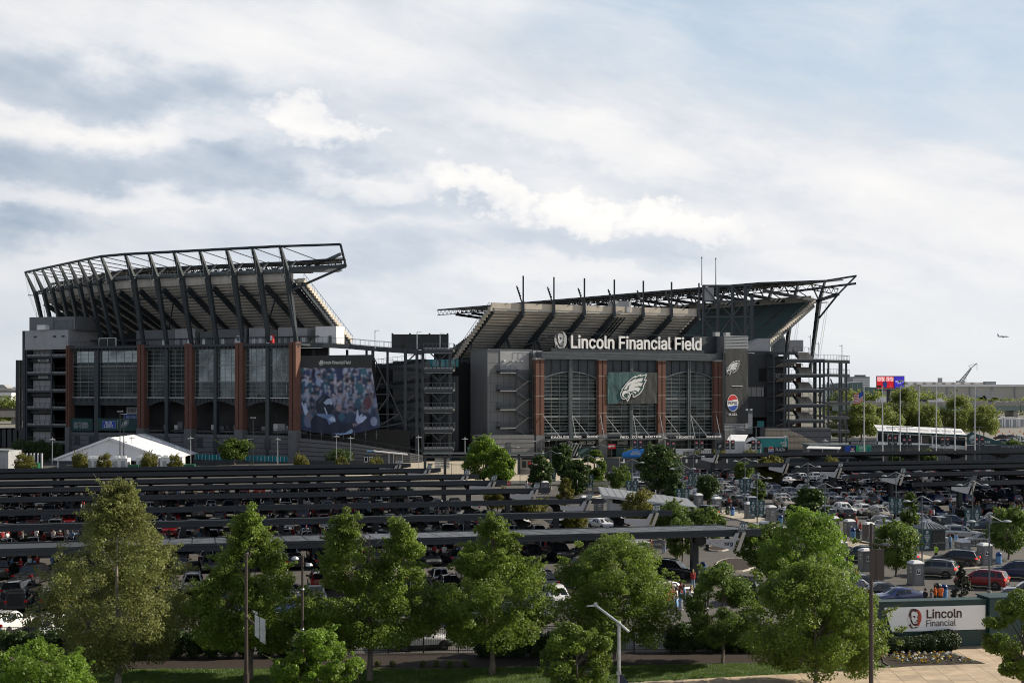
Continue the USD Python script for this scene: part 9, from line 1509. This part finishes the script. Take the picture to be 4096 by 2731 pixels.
 P=q(4013,1346,2600);t=thing('airliner','small white airliner low in the sky at the right','aircraft',P);L=22.0;prof=[(0,-L/2),(.9,-L*.47),(1.5,-L*.3),(1.6,0),(1.6,L*.25),(1.0,L*.42),(0,L/2)];m=MB();n=10;an=np.arange(n)*2*np.pi/n;hd=np.array([.96,-.28,-.05]);hd/=np.linalg.norm(hd);sd=np.cross(hd,[0,0,1.0]);sd/=np.linalg.norm(sd);up=np.cross(sd,hd);m.add(np.array([P+hd*x+(sd*math.cos(a)+up*math.sin(a))*r for r,x in prof for a in an]),[[i*n+j,i*n+(j+1)%n,(i+1)*n+(j+1)%n,(i+1)*n+j]for i in range(len(prof)-1)for j in range(n)]);part(t,'fuselage',m,'far_white',smooth=60);part(t,'wing',MB().slab([P+hd*2.5-sd*1,P-hd*1.5-sd*1,P-hd*4-sd*12+up,P-hd*2.8-sd*12+up],up*.3),'far_white');part(t,'wing',MB().slab([P+hd*2.5+sd*1,P-hd*1.5+sd*1,P-hd*4+sd*12+up,P-hd*2.8+sd*12+up],up*.3),'far_white');part(t,'tail_fin',MB().slab([P-hd*7.5,P-hd*10.3,P-hd*11.5+up*5.2,P-hd*9.8+up*5.2],sd*.3),'print_blue');part(t,'tailplane',MB().slab([P-hd*8.5-sd*4,P-hd*10-sd*4,P-hd*10+sd*4,P-hd*8.5+sd*4],up*.25),'far_white');[part(t,'engine',MB().tube([P+hd*1.6+sd*s-up*1.0,P-hd*1.6+sd*s-up*1.0],.9,8),'far_grey')for s in(-4.5,4.5)]
 for k in range(14):D3=640.0;c=q(3700+29*k,1652,D3);u=thing('storage_unit','white storage unit under the elevated road, '+ORD[k]+' from left','container',(c[0],D3,0),0,'white storage units under the elevated road');part(u,'body',MB().box((0,0,.2),(3.1,6,4.6+R_.uniform(-.3,.3)),0,True),'far_white',local=True);part(u,'door',MB().box((.2,-3.03,.3),(1.6,.05,3.6),0,True),'far_grey',local=True)
 for k in range(11):c=q(3960+15*k,1672+3*(k%3),600);u=thing('traffic_cone','small orange cone on the far empty lot, '+ORD[k]+' from left','cone',ground(3955+14*k,1728+9*(k%3)),0,'orange cones on the far lot');part(u,'cone',MB().lathe([(.35,0),(.05,1.0),(0,1.0)],(0,0,0),8),'orange',local=True);part(u,'base',MB().box((0,0,0),(.8,.8,.06),0,True),'orange',local=True)
 i=0
 for r,y in enumerate((1757,1772,1788,1806)):
  for k in range(4 if r else 3):
   x=4000+34*k+9*r;kk=[('suv','black'),('sedan','white'),('suv','silver'),('sedan','black'),('sedan','blue'),('suv','grey')][(i*5+r)%6];src=CARC.get((*kk,False,False))or CARC[ks[0]];copy_of(src,'far_lot_car',ground(x,y),H(160),f'{CW[kk[1]]} car in the far right lot, {ORD[r]} row back, {ORD[k]} from left','cars in the far right lot','car');i+=1
 sheet('far_lot',[gpt(3420,1990-200),gpt(4400,1990-200),gpt(4500,1700),gpt(3420,1700)],-.004,'asphalt_light')
 l=thing('left_distant_block','pale low warehouse left of the stadium','building',q(20,1590,900));part(l,'body',MB().slab([V3(q(-160,1600,900)[0],900,0),V3(q(68,1600,900)[0],900,0),q(68,1554,900),q(-160,1554,900)],V3(0,30,0)),'far_grey');part(l,'roof_band',MB().slab([q(-160,1560,899),q(68,1560,899),q(68,1551,899),q(-160,1551,899)],V3(0,1,0)),'far_white');part(l,'gable',MB().slab([q(0,1552,890),q(30,1552,890),q(14,1538,890),q(-20,1538,890)],V3(0,10,0)),'far_grey');l2=thing('left_white_block','white flat building before the warehouse at the left edge','building',q(10,1585,820));part(l2,'body',MB().slab([V3(q(-100,1600,820)[0],820,0),V3(q(46,1600,820)[0],820,0),q(46,1571,820),q(-100,1571,820)],V3(0,12,0)),'far_white');part(l2,'window_band',MB().slab([q(-100,1590,819.8),q(44,1590,819.8),q(44,1583,819.8),q(-100,1583,819.8)],V3(0,.2,0)),'far_dark')
 for k in range(5):c=q(8+22*k,1690,420);u=thing('dark_container','dark container behind the left stair tower, '+ORD[k]+' from the left edge','container',(c[0],420,0),group='dark containers behind the stair tower');part(u,'body',MB().box((0,0,0),(3.0,6,6.2),0,True),'charcoal_panel',local=True);part(u,'door',MB().box((0,-3.03,.2),(2.2,.06,5.6),0,True),'dark_steel',local=True)
 fs=np.random.default_rng(77)
 def wood(name,label,spots,m,sz):
  cs,rr=[],[]
  for x,ytop,d,r in spots:p=q(x,ytop,d);zz=np.arange(r*.6,max(r,p[2]-r*.3),r*.9);[(cs.append((p[0]+fs.normal(0,r*.25),d+fs.normal(0,r),z)),rr.append(r*fs.uniform(.7,1.2)))for z in list(zz)+[p[2]-r]]
  part(None,name,leafy(fs,cs,rr,70,sz),m,label,kind='stuff',cat='trees')
 wood('far_wood','far belt of trees beyond the elevated road',[(x,1572+8*math.sin(x*.05)+fs.uniform(-6,6),900,6)for x in range(3320,3640,11)]+[(x,1590+fs.uniform(-5,4),950,4)for x in range(3640,4140,16)]+[(3715+9*k,1545+9*abs(k-1),860,7)for k in range(-2,4)],'leaf_far',1.3);wood('left_far_wood','belt of trees at the left edge beyond the elevated road',[(x,1590+fs.uniform(-6,6),780,5)for x in range(-60,110,9)],'leaf_far',1.2);wood('horizon_wood','low hazy tree line along the horizon',[(x,1543+fs.uniform(-3,2),3200,16)for x in list(range(-120,200,12))+list(range(3300,4250,16))],'leaf_dark',5.0)
mat('pane_far',(.05,.10,.10),.15,0,.1,.05,spec=.7)
far()
